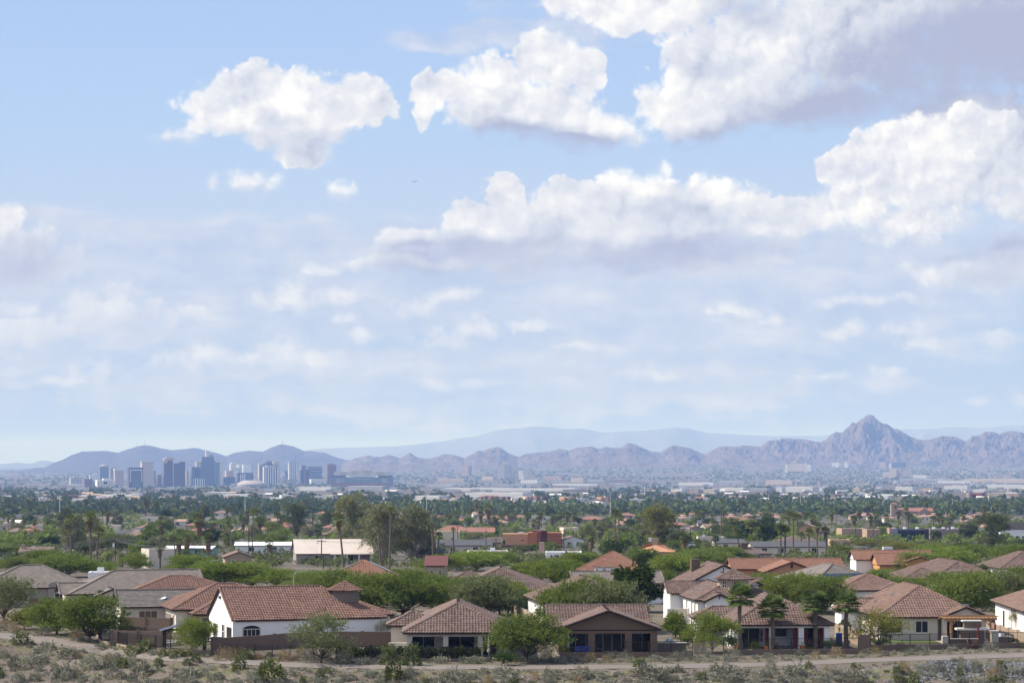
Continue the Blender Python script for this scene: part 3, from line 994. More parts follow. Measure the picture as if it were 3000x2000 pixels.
        for a in wa:
            ca, sa = math.cos(R(a)), math.sin(R(a))
            rr = r * math.cos(math.pi / n) + 0.0
            k = round((a - 0) / (360 / n)) * (360 / n)
            ca, sa = math.cos(R(k)), math.sin(R(k))
            f, g = MB(), MB()
            c0 = Vector((cx + rr * ca, cy + rr * sa, 0))
            e = Vector((-sa, ca, 0))
            nn = Vector((ca, sa, 0))
            g.beam(c0 + nn * 0.03 + Vector((0, 0, wz)), c0 + nn * 0.03 + Vector((0, 0, wz + wh)), 0.05 if abs(nn.x) > 0.9 else ww, ww if abs(nn.x) > 0.9 else 0.05) if abs(nn.x) > 0.9 or abs(nn.y) > 0.9 else \
                g.face([c0 + nn * 0.04 + e * (ww / 2 * i) + Vector((0, 0, j)) for i, j in ((-1, wz), (1, wz), (1, wz + wh), (-1, wz + wh))])
            for i in (-1, 0, 1):
                f.beam(c0 + nn * 0.05 + e * (ww / 2 * i) + Vector((0, 0, wz)), c0 + nn * 0.05 + e * (ww / 2 * i) + Vector((0, 0, wz + wh)), 0.06, 0.06)
            for j in (0, 0.5, 1):
                f.beam(c0 + nn * 0.05 - e * ww / 2 + Vector((0, 0, wz + wh * j)), c0 + nn * 0.05 + e * ww / 2 + Vector((0, 0, wz + wh * j)), 0.06, 0.06)
            fo = f.build('window', WFRAME, to)
            g.build('pane', GLASS, fo)
    def vents(s, lst):
        for (x, y, z) in lst:
            s.mb('roof_vent', METAL).box(x - 0.14, y - 0.12, z - 0.1, x + 0.14, y + 0.12, z + 0.16)
    def finish(s):
        for (part, _), (mb, m) in s.mbs.items():
            mb.build(part, m, s.o)
        return s.o


HG = 'tile-roofed houses along the wash'
def front_houses():
    # brown gabled house, dark stucco, deep patio (u 1610-1945)
    h = House('stucco_house', 'dark brown house with a wide front gable over a shady three-bay patio', 1627, 1843, 2.8, 1.5, 'house', HG)
    W = 312 / h.S
    h.roof(0, 0, W, 8.0, 2.8, 19.5, 'y', False, False, T_BRN, gm=BROWN, inset=0.5)
    h.roof(-0.6, 5.2, W - 0.9, 15.0, 2.95, 21, 'x', False, False, T_BRN, gm=BROWN)
    h.block(0.5, 4.2, W - 0.5, 14.4, 0, 2.78, BROWN)
    h.patio(0.45, W - 0.45, 0.5, 3.6, 2.62, [0.75, 3.95, 7.95, W - 0.8], BROWN, 0.75, 0.30, DARKW, [(2.4, 2.2, 2.1, 2), (5.9, 3.0, 2.1, 3), (9.7, 2.6, 2.1, 2)])
    h.vents([(3.3, 2.2, 3.95), (4.6, 4.6, 4.4), (7.6, 3.0, 4.2), (9.0, 7.2, 3.9)])
    h.finish()

    # tan hip-roofed house behind the hedge
    h = House('stucco_house', 'tan house with a broad brown hip roof behind the long clipped hedge', 1178, 1852, 2.7, 1.5, 'house', HG)
    W = 330 / h.S
    h.roof(0, 0, W, 20, 2.7, 25, 'y', True, True, T_BRN)
    h.roof(-1.9, 8.5, 4.0, 14.0, 2.9, 25, 'x', True, True, T_BRN)
    h.block(0.5, 4.0, W - 0.5, 17, 0, 2.68, CREAM)
    h.block(-1.4, 9, 0.5, 13.5, 0, 2.85, CREAM)
    h.block(-1.5, 1.6, 0.45, 2.0, 0, 1.5, CREAM, 'side_wall')
    h.patio(0.5, W - 0.5, 0.5, 3.4, 2.62, [0.8, 4.65, 8.35, W - 0.8], BEIGE, 0.55, 0.38, CREAM, [(2.2, 2.4, 2.1, 2), (6.2, 3.0, 2.1, 2), (9.3, 1.6, 2.1, 1)])
    h.vents([(3.5, 2.4, 3.75), (8.2, 2.2, 3.7), (3.4, 1.3, 3.2), (7.8, 1.2, 3.15), (2.8, 7.0, 4.05), (8.3, 6.0, 4.05)])
    h.finish()

    # white hip-roofed house behind the four fan palms
    h = House('stucco_house', 'white house with a hip roof and columned patio behind four fan palms', 2140, 1829, 2.8, 2.5, 'house', HG)
    W = 308 / h.S
    h.roof(0, 0, W, 18, 2.8, 26.5, 'y', True, True, T_BRN)
    h.roof(-3.0, 9.5, 3.0, 14.5, 2.95, 25, 'x', True, False, T_BRN)
    h.block(0.5, 4.2, W - 0.5, 17.5, 0, 2.78, WHITE)
    h.block(-2.5, 10, 0.5, 14, 0, 2.9, WHITE)
    h.patio(0.45, W - 0.45, 0.5, 3.6, 2.72, [0.75, 4.75, 8.0, W - 0.8], WHITE, 0.6, 0.3, WHITE, [(2.6, 2.4, 2.1, 2), (9.3, 2.4, 2.1, 2)])
    for c in (1.15, 4.3, 7.4, 8.5, W - 1.35):
        h.mb('curtain', RED).box(c - 0.22, 1.2, 0.15, c + 0.22, 1.32, 2.35)
    h.mb('wall_clock', BLACK).box(9.7, 4.0, 1.45, 10.5, 4.06, 2.25)
    h.mb('television', BLACK).box(5.4, 4.0, 1.2, 6.9, 4.06, 2.1)
    for yy in (5.5, 8.0):
        h.window('L', yy, 0.5, 0.9, 0.8, 1.3, 1, 2)
    h.window('L', 2.0, 0.45, 0.2, 1.0, 2.0, 1, 1)
    h.vents([(5.2, 6.5, 5.45)])
    h.finish()

    # beige hip-roofed house at the right, gabled bay and pergola
    h = House('stucco_house', 'beige house with a large red-brown hip roof and a cedar pergola at its gable', 2572, 1806, 2.8, 3.5, 'house', HG)
    W = 323 / h.S
    h.roof(0, 0, W, 21, 2.8, 27, 'y', True, True, T_TAN)
    h.roof(-2.2, 12.0, 4.0, 17.0, 2.9, 27, 'x', True, False, T_TAN)
    h.roof(W * 0.57, -1.0, W + 0.2, 6.0, 2.8, 23, 'y', False, True, T_TAN, gm=BEIGE)
    h.block(0.5, 0.5, W * 0.56, 20.5, 0, 2.78, BEIGE)
    h.block(W * 0.56, 3.0, W - 0.4, 20.5, 0, 2.78, BEIGE)
    h.block(-1.8, 12.5, 0.5, 16.5, 0, 2.85, WHITE)
    x0 = W * 0.59
    h.block(x0, -0.3, x0 + 0.5, 0.6, 0, 2.78, BEIGE)
    h.block(W - 0.7, -0.3, W - 0.2, 2.99, 0, 2.78, BEIGE)
    h.block(x0 + 0.5, -0.3, W - 0.7, 0.1, 2.3, 2.78, BEIGE)
    h.window('F', x0 + 1.6, 2.99, 0.05, 2.4, 2.1, 2, 1)
    h.window('F', W - 1.9, 2.99, 0.05, 1.5, 2.1, 2, 1)
    h.window('F', 2.15, 0.5, 0.95, 1.5, 1.3, 2, 2)
    h.window('F', 5.3, 0.5, 0.95, 1.4, 1.3, 2, 1)
    h.mb('gable_vent', CONC).box(W * 0.785 - 0.45, -0.72, 4.05, W * 0.785 + 0.45, -0.682, 4.3)
    pg = MB()
    zp = 2.62
    for xx in (x0 + 0.1, W - 0.6):
        pg.box(xx, -3.6, 0, xx + 0.25, -3.35, zp)
        pg.beam((xx + 0.12, -3.47, zp - 0.7), (xx + (0.7 if xx < W * 0.8 else -0.5), -3.47, zp - 0.05), 0.1, 0.1)
    pg.box(x0 - 0.7, -3.6, zp, W + 0.3, -3.42, zp + 0.22)
    pg.box(x0 - 0.7, -1.25, zp, W + 0.3, -1.1, zp + 0.22)
    n = 13
    for i in range(n):
        xx = x0 - 0.5 + (W + 0.6 - x0) * i / (n - 1)
        pg.box(xx - 0.04, -4.1, zp + 0.222, xx + 0.04, -1.05, zp + 0.4)
    for i in range(6):
        pg.box(x0 - 0.9, -3.9 + i * 0.5, zp + 0.403, W + 0.5, -3.84 + i * 0.5, zp + 0.45)
    pg.build('pergola', WOOD, h.o)
    h.mb('patio_slab', PATIO).box(x0 - 1.0, -5.5, -0.06, W + 2.6, 3.0, 0.05)
    lawn = MB(); lawn.box(-1.0, -3.4, -0.05, x0 - 1.2, 0.49, 0.06); lawn.build('lawn', mat('turf', (0.09, 0.13, 0.03), var=0.2, scale=6), h.o)
    h.vents([(3.6, 9.0, 5.0), (2.0, 11.0, 4.1), (9.0, 12.0, 4.7)])
    h.finish()

    # white gabled house at left with the long red roof
    h = House('stucco_house', 'white house with a steep gable end and a long red barrel-tile roof', 680, 1816, 3.1, 20, 'house', HG)
    L = 18.2
    h.roof(0, 0, L, 12.6, 3.1, 28, 'x', False, True, T_RED, gm=WHITE, inset=0.15)
    h.block(0.15, 0.3, L - 0.5, 12.3, 0, 3.08, WHITE)
    h.turret(14.4, 4.4, 1.6, 3.2, 6.05, 1.0, mat('turret_grey', (0.16, 0.13, 0.11)), T_RED, wa=())
    h.roof(13, 7.5, 21.5, 14.5, 2.9, 22, 'x', False, True, T_RED, gm=WHITE)
    h.block(13.5, 8, 21, 14, 0, 2.88, WHITE)
    # arched windows on the long wall and openings in the gable wall
    h.window('F', 2.3, 0.3, 0.5, 1.9, 1.5, 4, 1, fm=mat('cream_shutter', (0.55, 0.5, 0.42)))
    a = MB()
    for i in range(9):
        t0, t1 = math.pi * i / 9, math.pi * (i + 1) / 9
        a.face([(2.3 + 1.05 * math.cos(t0), 0.27, 2.0 + 0.45 * math.sin(t0)), (2.3, 0.27, 2.0), (2.3 + 1.05 * math.cos(t1), 0.27, 2.0 + 0.45 * math.sin(t1))])
    a.build('arched_pane', GLASS, h.o)
    h.window('F', 10.2, 0.3, 0.3, 1.0, 2.0, 2, 1)
    h.window('L', 4.9, 0.15, 0.8, 1.0, 1.5, 1, 2)
    h.window('L', 8.8, 0.15, 0.1, 1.6, 2.1, 2, 1)
    h.mb('recess', DARKIN).box(0.10, 0.9, 0.0, 0.145, 3.2, 2.2)  # slab on the wall face; shade of an opening put into its colour
    h.mb('gable_lamp', IRON).box(-0.05, 6.1, 5.2, 0.149, 6.5, 5.5)
    h.vents([(9, 2.6, 4.45), (12.5, 3.4, 4.9)])
    h.finish()

    # cream and ochre house with two stacked hips
    h = House('stucco_house', 'cream and ochre house with two stacked red hip roofs', 505, 1785, 2.9, 17, 'house', HG)
    h.roof(0, 0, 15.5, 13, 2.9, 23, 'x', True, True, T_RED)
    h.block(0.5, 0.5, 15, 12.5, 0, 2.88, mat('pale_cream_stucco', (0.66, 0.60, 0.48), var=0.05))
    h.roof(2.0, -3.2, 12, 4.5, 2.5, 22, 'x', True, True, T_RED)
    h.block(2.5, -2.7, 11.5, 1.5, 0, 2.48, YELLOW)
    h.window('F', 3.6, -2.7, 0.4, 1.0, 1.6, 1, 1, gm=mat('brown_screen', (0.13, 0.10, 0.08)))
    h.window('F', 5.3, -2.7, 0.4, 1.0, 1.6, 1, 1, gm=MATS['brown_screen'])
    h.mb('garage_door', mat('taupe_door', (0.22, 0.18, 0.15))).box(0.44, 4.0, 0.0, 0.495, 8.2, 2.1)
    h.window('L', 10.3, 0.5, 0.4, 0.8, 1.6, 1, 2)
    h.window('L', 2.1, 0.5, 0.9, 1.0, 1.2, 2, 1)
    h.mb('satellite_dish', PALEM).tube([(0.6, 11, 3.3), (0.5, 10.9, 3.75)], [0.03, 0.45], 12)
    h.finish()

    # grey tile houses at left
    h = House('stucco_house', 'far-left house with a grey hip roof and a small arched parapet', -75, 1722, 2.9, 14, 'house', HG)
    h.roof(0, 0, 17, 14, 2.9, 23, 'x', True, True, T_GRY, 'flat')
    h.block(0.5, 0.5, 16.5, 13.5, 0, 2.88, GREYST)
    h.block(10.6, 0.1, 13.4, 0.49, 0, 3.15, GREYST)
    a = MB()
    a.face([(10.6, 0.1, 3.15)] + [(12.0 - 1.4 * math.cos(t), 0.1, 3.15 + 0.55 * math.sin(t)) for t in [R(x) for x in range(20, 161, 20)]] + [(13.4, 0.1, 3.15)])
    a.face([(13.4, 0.45, 3.15)] + [(12.0 + 1.4 * math.cos(t), 0.45, 3.15 + 0.55 * math.sin(t)) for t in [R(x) for x in range(20, 161, 20)]] + [(10.6, 0.45, 3.15)])
    a.build('parapet', GREYST, h.o)
    h.window('F', 12.2, 0.1, 0.9, 1.3, 1.1, 2, 1)
    h.window('F', 7.0, 0.5, 0.9, 1.3, 1.1, 2, 1)
    h.finish()

    h = House('stucco_house', 'wide cream house under a long grey tile roof with a hipped left end', 205, 1739, 2.9, 17, 'house', HG)
    h.roof(0, 0, 19, 14, 2.9, 22, 'x', True, False, T_GRY, 'flat', gm=CREAM)
    h.roof(-1.0, 2.5, 5, 9.5, 2.7, 22, 'x', False, False, T_GRY, 'flat', gm=CREAM)
    h.roof(3.2, -2.4, 7.8, 6, 2.7, 22, 'y', False, False, T_GRY, 'flat', gm=CREAM)
    h.block(0.5, 0.5, 18.5, 13.5, 0, 2.88, CREAM)
    h.block(3.6, -1.9, 7.4, 0.5, 0, 2.68, CREAM)
    h.window('L', 4.0, 0.5, 0.8, 1.3, 1.3, 2, 1)
    h.window('L', 8.0, 0.5, 0.8, 1.0, 1.3, 1, 1)
    h.mb('air_conditioner', PALEM).box(9, 15.5, 2.2, 10.6, 16.7, 3.3)
    h.finish()

    h = House('stucco_house', 'low house with a dark grey tile gable roof between the cream houses', 345, 1777, 2.8, 14, 'house', HG)
    h.roof(0, 0, 14, 8.4, 2.8, 24, 'x', False, False, T_DGR, 'flat', gm=CREAM, inset=0.4)
    h.block(0.4, 0.5, 13.6, 7.9, 0, 2.78, CREAM)
    h.window('F', 3.8, 0.5, 0.3, 2.2, 1.9, 3, 1, gm=mat('brown_screen2', (0.16, 0.11, 0.07)))
    h.window('F', 7.0, 0.5, 0.3, 1.6, 1.9, 2, 1, gm=MATS['brown_screen2'])
    h.mb('gable_vent', WFRAME).box(0.35, 3.9, 3.7, 0.395, 4.5, 4.2)
    h.finish()

    h = House('stucco_house', 'house showing only its red hip roof between two grey roofs', 392, 1729, 3.4, 14, 'house', HG)
    h.roof(0, 0, 14, 11, 3.4, 17, 'x', True, True, T_RED)
    h.block(0.5, 0.5, 13.5, 10.5, 0, 3.38, CREAM)
    h.finish()


def second_houses():
    # two-storey-like white complex with the tan turret
    h = House('stucco_house', 'rambling white house with brown roofs, cross-marked gables and a tan turret', 2037, 1757, 3.4, 5, 'house', HG)
    h.roof(0, 0, 8.6, 21, 3.4, 22, 'y', True, False, T_BRN, gm=WHITE)
    h.roof(-1.6, 12.5, 5, 19.5, 3.6, 22, 'x', False, False, T_BRN, gm=WHITE)
    h.block(0.4, 0.5, 8.2, 20.5, 0, 3.38, WHITE)
    h.block(-1.2, 13, 0.4, 19, 0, 3.58, WHITE)
    h.roof(1.0, -0.9, 5.0, 5, 3.3, 25, 'y', False, False, T_BRN, gm=WHITE, inset=0.4)
    h.block(1.3, -0.5, 4.7, 4, 0, 3.28, WHITE)
    h.roof(3.5, 1.5, 12.6, 15, 3.0, 22, 'x', True, True, T_BRN)
    h.block(4.0, 2.0, 12.2, 14.5, 0, 2.98, BEIGE)
    h.roof(1.2, 16.0, 11.8, 28, 4.5, 27, 'y', False, False, T_BRN, gm=WHITE, inset=0.3)
    h.block(1.7, 16.6, 11.3, 27.5, 0, 4.48, WHITE)
    h.turret(5.7, 4.6, 2.1, 2.8, 5.9, 1.25, TAN, T_BRN, wa=(-45, -90, -135), ww=0.6, wh=0.95, wz=4.75)
    for (cx, yy, zz, sc) in ((3.0, -0.53, 3.95, 0.28), (6.5, 16.27, 6.2, 0.4)):
        m = h.mb('gable_cross', IRON)
        m.box(cx - 0.05, yy - 0.05, zz - sc * 1.5, cx + 0.05, yy, zz + sc * 1.5)
        m.box(cx - sc, yy - 0.055, zz - 0.05, cx + sc, yy - 0.004, zz + 0.05)
    a = MB()
    a.face([(3.0 + 0.7 * math.cos(R(t)), -0.54, 2.0 + 0.7 * math.sin(R(t))) for t in range(0, 181, 20)])
    a.build('arched_window', GLASS, h.o)
    for yy in (2.5, 5.0, 9.0):
        h.window('L', yy, 0.4, 0.9, 0.45, 2.0, 1, 1)
    h.mb('chimney', BROWN).box(3.6, 25, 5, 4.8, 26.2, 7.6)
    h.vents([(2.0, 6, 4.3), (3.0, 9, 4.7), (1.6, 12, 4.2), (2.6, 14, 4.5)])
    h.finish()
    h = House('garden_wall', 'tall cream side wall beside the rambling white house', 1955, 1782, 2.0, 2, 'wall')
    h.block(0, 0, 2.6, 0.25, 0, 2.0, CREAM)
    h.block(2.602, -0.3, 2.85, 0.6, 0, 2.1, WHITE, 'pillar')
    h.finish()

    h = House('stucco_house', 'brown-roofed house with a white side wall half hidden by feathery trees', 1588, 1766, 3.2, 7, 'house', HG)
    h.roof(0, 0, 13, 18, 3.2, 24, 'y', True, True, T_BRN)
    h.block(0.5, 0.5, 12.5, 17.5, 0, 3.18, WHITE)
    h.window('L', 5.0, 0.5, 0.6, 0.5, 2.0, 1, 1)
    h.window('L', 2.2, 0.5, 0.6, 0.5, 2.0, 1, 1)
    h.vents([(3, 4, 4.6), (2.2, 6, 4.2), (3.4, 9, 4.7)])
    h.finish()
    h = House('stucco_house', 'house with a broad brown hip roof rising out of the mesquite thicket', 1322, 1728, 2.9, 0, 'house', HG)
    h.roof(0, 0, 14, 20, 2.9, 22, 'y', True, True, T_BRN)
    h.roof(-1.5, 10, 6, 17, 3.2, 27, 'x', True, True, T_BRN)
    h.block(0.5, 0.5, 13.4, 19.5, 0, 2.88, WHITE)
    h.window('F', 10.2, 0.5, 0.2, 2.4, 2.0, 2, 1)
    h.finish()
    h = House('stucco_house', 'grey gable-roofed house in front of the small white turret', 1680, 1708, 3.2, 6, 'house', HG)
    h.roof(0, 0, 14, 8.0, 3.2, 22, 'x', False, False, T_GRY, 'flat', gm=CREAM)
    h.block(0.5, 0.5, 13.5, 7.5, 0, 3.18, WHITE)
    h.finish()
    h = House('stucco_house', 'white house with a red tile roof and a small white turret with three windows', 1682, 1672, 3.4, -6, 'house', HG)
    h.roof(0, 4, 12, 14, 3.4, 27, 'y', True, False, T_ORG, gm=WHITE)
    h.block(0.5, 4.5, 11.5, 13.5, 0, 3.38, WHITE)
    h.turret(5.3, 2.0, 2.0, 0, 4.2, 1.2, WHITE, T_ORG, wa=(-45, -90, -135), ww=0.5, wh=0.9, wz=2.9)
    h.finish()
    h = House('stucco_house', 'house with solar panels on both slopes of a red tile hip roof', 955, 1695, 3.0, 2, 'house', HG)
    W = 215 / h.S
    h.roof(0, 0, W, 14, 3.0, 25, 'y', True, True, T_ORG)
    h.block(0.5, 0.5, W - 0.5, 13.5, 0, 2.98, CREAM)
    t = math.tan(R(25))
    for sx in (-1, 1):
        sp = MB()
        xa, xb = (W / 2 + sx * 1.0), (W / 2 + sx * (W / 2 - 1.0))
        f = lambda x, y: (x, y, 3.0 + (W / 2 - abs(x - W / 2)) * t + 0.22)
        for (ya, yb) in ((5.2, 6.9), (7.0, 8.7)):
            sp.face([f(xa, ya), f(xb, ya), f(xb, yb), f(xa, yb)])
            sp.face([Vector(f(x, y)) - Vector((0, 0, 0.1)) for x, y in ((xa, ya), (xb, ya), (xb, yb), (xa, yb))])
            sp.face([f(xa, ya), f(xb, ya), Vector(f(xb, ya)) - Vector((0, 0, 0.1)), Vector(f(xa, ya)) - Vector((0, 0, 0.1))])
        sp.build('solar_panels', SOLAR, h.o)
    h.finish()
    h = House('stucco_house', 'house with a pinkish-brown roof at right behind the beige house', 2730, 1699, 3.0, 7, 'house', HG)
    h.roof(0, 0, 13.0, 24, 3.0, 23, 'y', True, True, T_BRN)
    h.roof(-2.8, 6, 6, 14, 3.0, 20, 'x', True, True, T_BRN)
    h.block(0.5, 0.5, 12.5, 23.5, 0, 2.98, WHITE)
    h.block(-2.3, 6.5, 0.5, 13.5, 0, 2.98, WHITE)
    h.vents([(3, 9, 4.6), (1.2, 10, 3.9)])
    h.finish()
    h = House('stucco_house', 'house cut by the right edge with a brown roof above a white wall', 3000, 1791, 3.0, -2, 'house', HG)
    h.roof(0, 0, 15, 24, 3.0, 22, 'y', True, True, T_TAN)
    h.block(0.5, 0.5, 14.5, 23.5, 0, 2.98, WHITE)
    h.window('L', 12.0, 0.5, 0.5, 1.2, 1.8, 1, 1, gm=CREAM)
    h.window('L', 8.0, 0.5, 0.5, 1.2, 1.8, 1, 1, gm=CREAM)
    h.door('L', 17.0, 0.5, 0.05, 1.0, 2.05, DARKW)
    h.finish()
    h = House('stucco_house', 'brown-roofed house with a small white turret at the far right', 2930, 1664, 3.0, 5, 'house', HG)
    h.roof(0, 0, 13, 16, 3.0, 24, 'y', True, True, T_BRN)
    h.block(0.5, 0.5, 12.5, 15.5, 0, 2.98, WHITE)
    h.turret(4.4, -2.0, 1.6, 0, 3.6, 1.1, WHITE, T_BRN, wa=())
    h.finish()
    h = House('stucco_house', 'grey-brown hip-roofed house with a row of black solar panels', 2392, 1703, 3.0, 20, 'house', HG)
    W = 12.0
    h.roof(0, 0, W, 15, 3.0, 22, 'y', True, True, T_GRY, 'flat')
    h.block(0.5, 0.5, W - 0.5, 14.5, 0, 2.98, BEIGE)
    t = math.tan(R(22))
    sp = MB()
    for i in range(5):
        x0, x1 = 2.4 + i * 1.5, 2.4 + i * 1.5 + 1.42
        for (ya, yb) in ((0.5, 2.3),):
            q = [(x0, ya, 3.0 + ya * t + 0.22), (x1, ya, 3.0 + ya * t + 0.22), (x1, yb, 3.0 + yb * t + 0.22), (x0, yb, 3.0 + yb * t + 0.22)]
            sp.face(q)
            sp.face([Vector(p) - Vector((0, 0, 0.12)) for p in q])
            sp.face([q[0], q[1], Vector(q[1]) - Vector((0, 0, 0.12)), Vector(q[0]) - Vector((0, 0, 0.12))])
    sp.build('solar_panels', SOLAR, h.o)
    h.vents([(3.0, 8, 4.3)])
    h.finish()
    h = House('stucco_house', 'low tan-roofed house with a tiny white turret behind the beige house', 2455, 1728, 3.0, 4, 'house', HG)
    h.roof(0, 0, 11, 12, 3.0, 20, 'y', True, True, T_TAN)
    h.block(0.5, 0.5, 10.5, 11.5, 0, 2.98, WHITE)
    h.turret(7.0, -2.6, 1.2, 0, 3.2, 0.9, WHITE, T_TAN, wa=())
    h.finish()
    h = House('stucco_house', 'terracotta house with a ventilated gable and a long red ridge behind', 2238, 1675, 3.2, 3, 'house', HG)
    h.roof(0, 0, 10.0, 9, 3.2, 20, 'y', False, False, T_ORG, gm=TERRA, inset=0.4)
    h.block(0.5, 0.5, 9.5, 9, 0, 3.18, TERRA)
    h.roof(-4.5, 8, 16, 18, 3.4, 18, 'x', False, False, T_ORG, gm=TERRA)
    h.block(-4, 8.5, 15.5, 17.5, 0, 3.38, TERRA)
    h.roof(9.2, -1, 14, 7, 3.0, 18, 'y', False, False, T_ORG, gm=TAN)
    h.block(9.6, -0.5, 13.6, 6.5, 0, 2.98, TAN)
    h.mb('gable_vent', IRON).box(4.8, 0.3, 3.9, 5.2, 0.398, 4.6)
    h.finish()
    h = House('stucco_house', 'house with a long striped red roof and an orange side wall', 2510, 1640, 3.4, 2, 'house', HG)
    h.roof(0, 3, 17, 11, 3.4, 24, 'x', False, False, T_ORG, gm=WHITE)
    h.block(0.5, 3.5, 16.5, 10.5, 0, 3.38, WHITE)
    h.roof(3.5, -5, 12, 5, 2.6, 24, 'x', False, False, T_ORG, gm=OCHRE)
    h.block(4, -4.5, 11.5, 5, 0, 2.58, OCHRE)
    h.roof(9.0, -7, 15, 4, 3.4, 18, 'y', False, False, T_ORG, gm=OCHRE)
    h.block(9.4, -6.6, 14.6, 4, 0, 3.38, OCHRE)
    h.mb('air_conditioner', PALEM).box(7, 7, 5, 9, 8.5, 5.9)
    h.finish()
front_houses()
second_houses()

# ------------------------------------------------------------------ plants
def unit(a):
    return a / np.maximum(np.linalg.norm(a, axis=-1, keepdims=True), 1e-9)

def cards(rng, P, A, ln, wd, jitter=0.35):
    """leaf quads at P along A."""
    n = len(P)
    A = unit(A + rng.normal(0, jitter, (n, 3)))
    B = unit(np.cross(A, rng.normal(0, 1, (n, 3))))
    l = (ln * rng.uniform(0.7, 1.3, n))[:, None] / 2
    w = (wd * rng.uniform(0.7, 1.3, n))[:, None] / 2
    return np.stack([P - A * l - B * w * 0.5, P - A * l * 0.1 + B * w, P + A * l, P + A * l * 0.1 - B * w], axis=1)

def sprays(rng, lobes, n_spray, per, slen, leaf, droop=0.2, shell=0.55, fuzz=0.25):
    """sprigs of small leaves spread through the lobes of a crown."""
    lobes = np.array(lobes, float)
    vol = np.prod(lobes[:, 3:6], axis=1) ** (2 / 3)
    li = rng.choice(len(lobes), n_spray, p=vol / vol.sum())
    d = unit(rng.normal(0, 1, (n_spray, 3)))
    d[:, 2] = np.where(d[:, 2] < -0.35, -d[:, 2] * 0.6, d[:, 2])
    r = shell + (1 - shell) * rng.random(n_spray) ** 0.6
    c = lobes[li, :3] + d * lobes[li, 3:6] * r[:, None]
    ax = unit(d * np.array([1, 1, 0.8]) + np.array([0, 0, 0.45 - droop]) + rng.normal(0, 0.45, (n_spray, 3)))
    t = np.linspace(0, 1, per)[None, :, None]
    P = c[:, None, :] + ax[:, None, :] * (t * slen * rng.uniform(0.6, 1.4, (n_spray, 1, 1)))
    P[:, :, 2] -= (t[:, :, 0] ** 2) * droop * slen
    P = P + rng.normal(0, fuzz * slen * 0.4, P.shape)
    A = np.repeat(ax[:, None, :], per, 1) + rng.normal(0, 0.6, P.shape)
    return cards(rng, P.reshape(-1, 3), A.reshape(-1, 3), leaf[0], leaf[1])

KINDS = {}
def crown_lobes(rng, kind, W, H):
    z0 = {'mesquite': 0.16, 'palo': 0.18, 'round': 0.18, 'euc': 0.16, 'tall': 0.08, 'bush': 0.05, 'olive': 0.14}[kind] * H
    L = []
    n = {'mesquite': 20, 'palo': 16, 'round': 20, 'euc': 26, 'tall': 16, 'bush': 9, 'olive': 17}[kind]
    for i in range(n):
        a = 2.399 * i + rng.uniform(-0.6, 0.6)
        f = math.sqrt((i + 0.4) / n)
        if kind in ('mesquite', 'palo', 'olive'):
            top = 0.86 - 0.42 * f * f
            t = top if i % 3 else top * rng.uniform(0.25, 0.6)
            z = z0 + (H - z0) * (t + rng.uniform(-0.14, 0.08))
            rr = W / 2 * 0.80 * f * rng.uniform(0.85, 1.1)
            s = W * rng.uniform(0.13, 0.21)
            L.append((rr * math.cos(a), rr * math.sin(a), z, s, s, s * 0.7))
        elif kind == 'round':
            rr = W / 2 * 0.70 * f
            z = z0 + (H - z0) * (rng.uniform(0.12, 0.9) * (1 - 0.35 * f))
            s = W * rng.uniform(0.15, 0.23)
            L.append((rr * math.cos(a), rr * math.sin(a), z, s, s, s * 0.9))
        elif kind == 'bush':
            rr = W / 2 * 0.62 * f
            s = W * rng.uniform(0.2, 0.28)
            L.append((rr * math.cos(a), rr * math.sin(a), H * (0.62 - 0.3 * f) + rng.uniform(-.05, .05), s, s, H * 0.36))
        else:
            rr = W / 2 * 0.80 * f * (1 if kind == 'euc' else 0.8)
            z = z0 + (H - z0) * rng.uniform(0.05, 0.95)
            rr *= 1 - 0.45 * ((z - z0) / (H - z0)) ** 2
            s = W * rng.uniform(0.11, 0.19) if kind == 'euc' else W * rng.uniform(0.2, 0.28)
            L.append((rr * math.cos(a), rr * math.sin(a), z, s, s, s * 1.15))
    return L, max(z0, 0.26 * H)

def limb_mesh(rng, lobes, z0, W, H, r, n_main=4):
    mb = MB()
    if z0 < 0.25 * H:
        fork = Vector((0, 0, 0.06 * H))
    else:
        fork = Vector((rng.uniform(-.04, .04) * W, rng.uniform(-.04, .04) * W, z0 * 0.4))
    mb.tube([(0, 0, -0.3), fork * 0.5, fork], [r * 1.25, r, r * 0.9], 7)
    for i, l in enumerate(lobes):
        e = Vector(l[:3])
        k = fork.lerp(e, 0.5) + Vector((rng.uniform(-.06, .06) * W, rng.uniform(-.06, .06) * W, -0.02 * H))
        rr = r * (0.62 if i < n_main else 0.38)
        mb.tube([fork, k, e], [rr, rr * 0.65, rr * 0.22], 5, cap=False)
        for q in range(2):
            e2 = e + Vector(rng.normal(0, 1, 3)) * l[3] * 0.7
            mb.tube([k, k.lerp(e2, 0.6), e2], [rr * 0.4, rr * 0.28, rr * 0.1], 4, cap=False)
    return mb

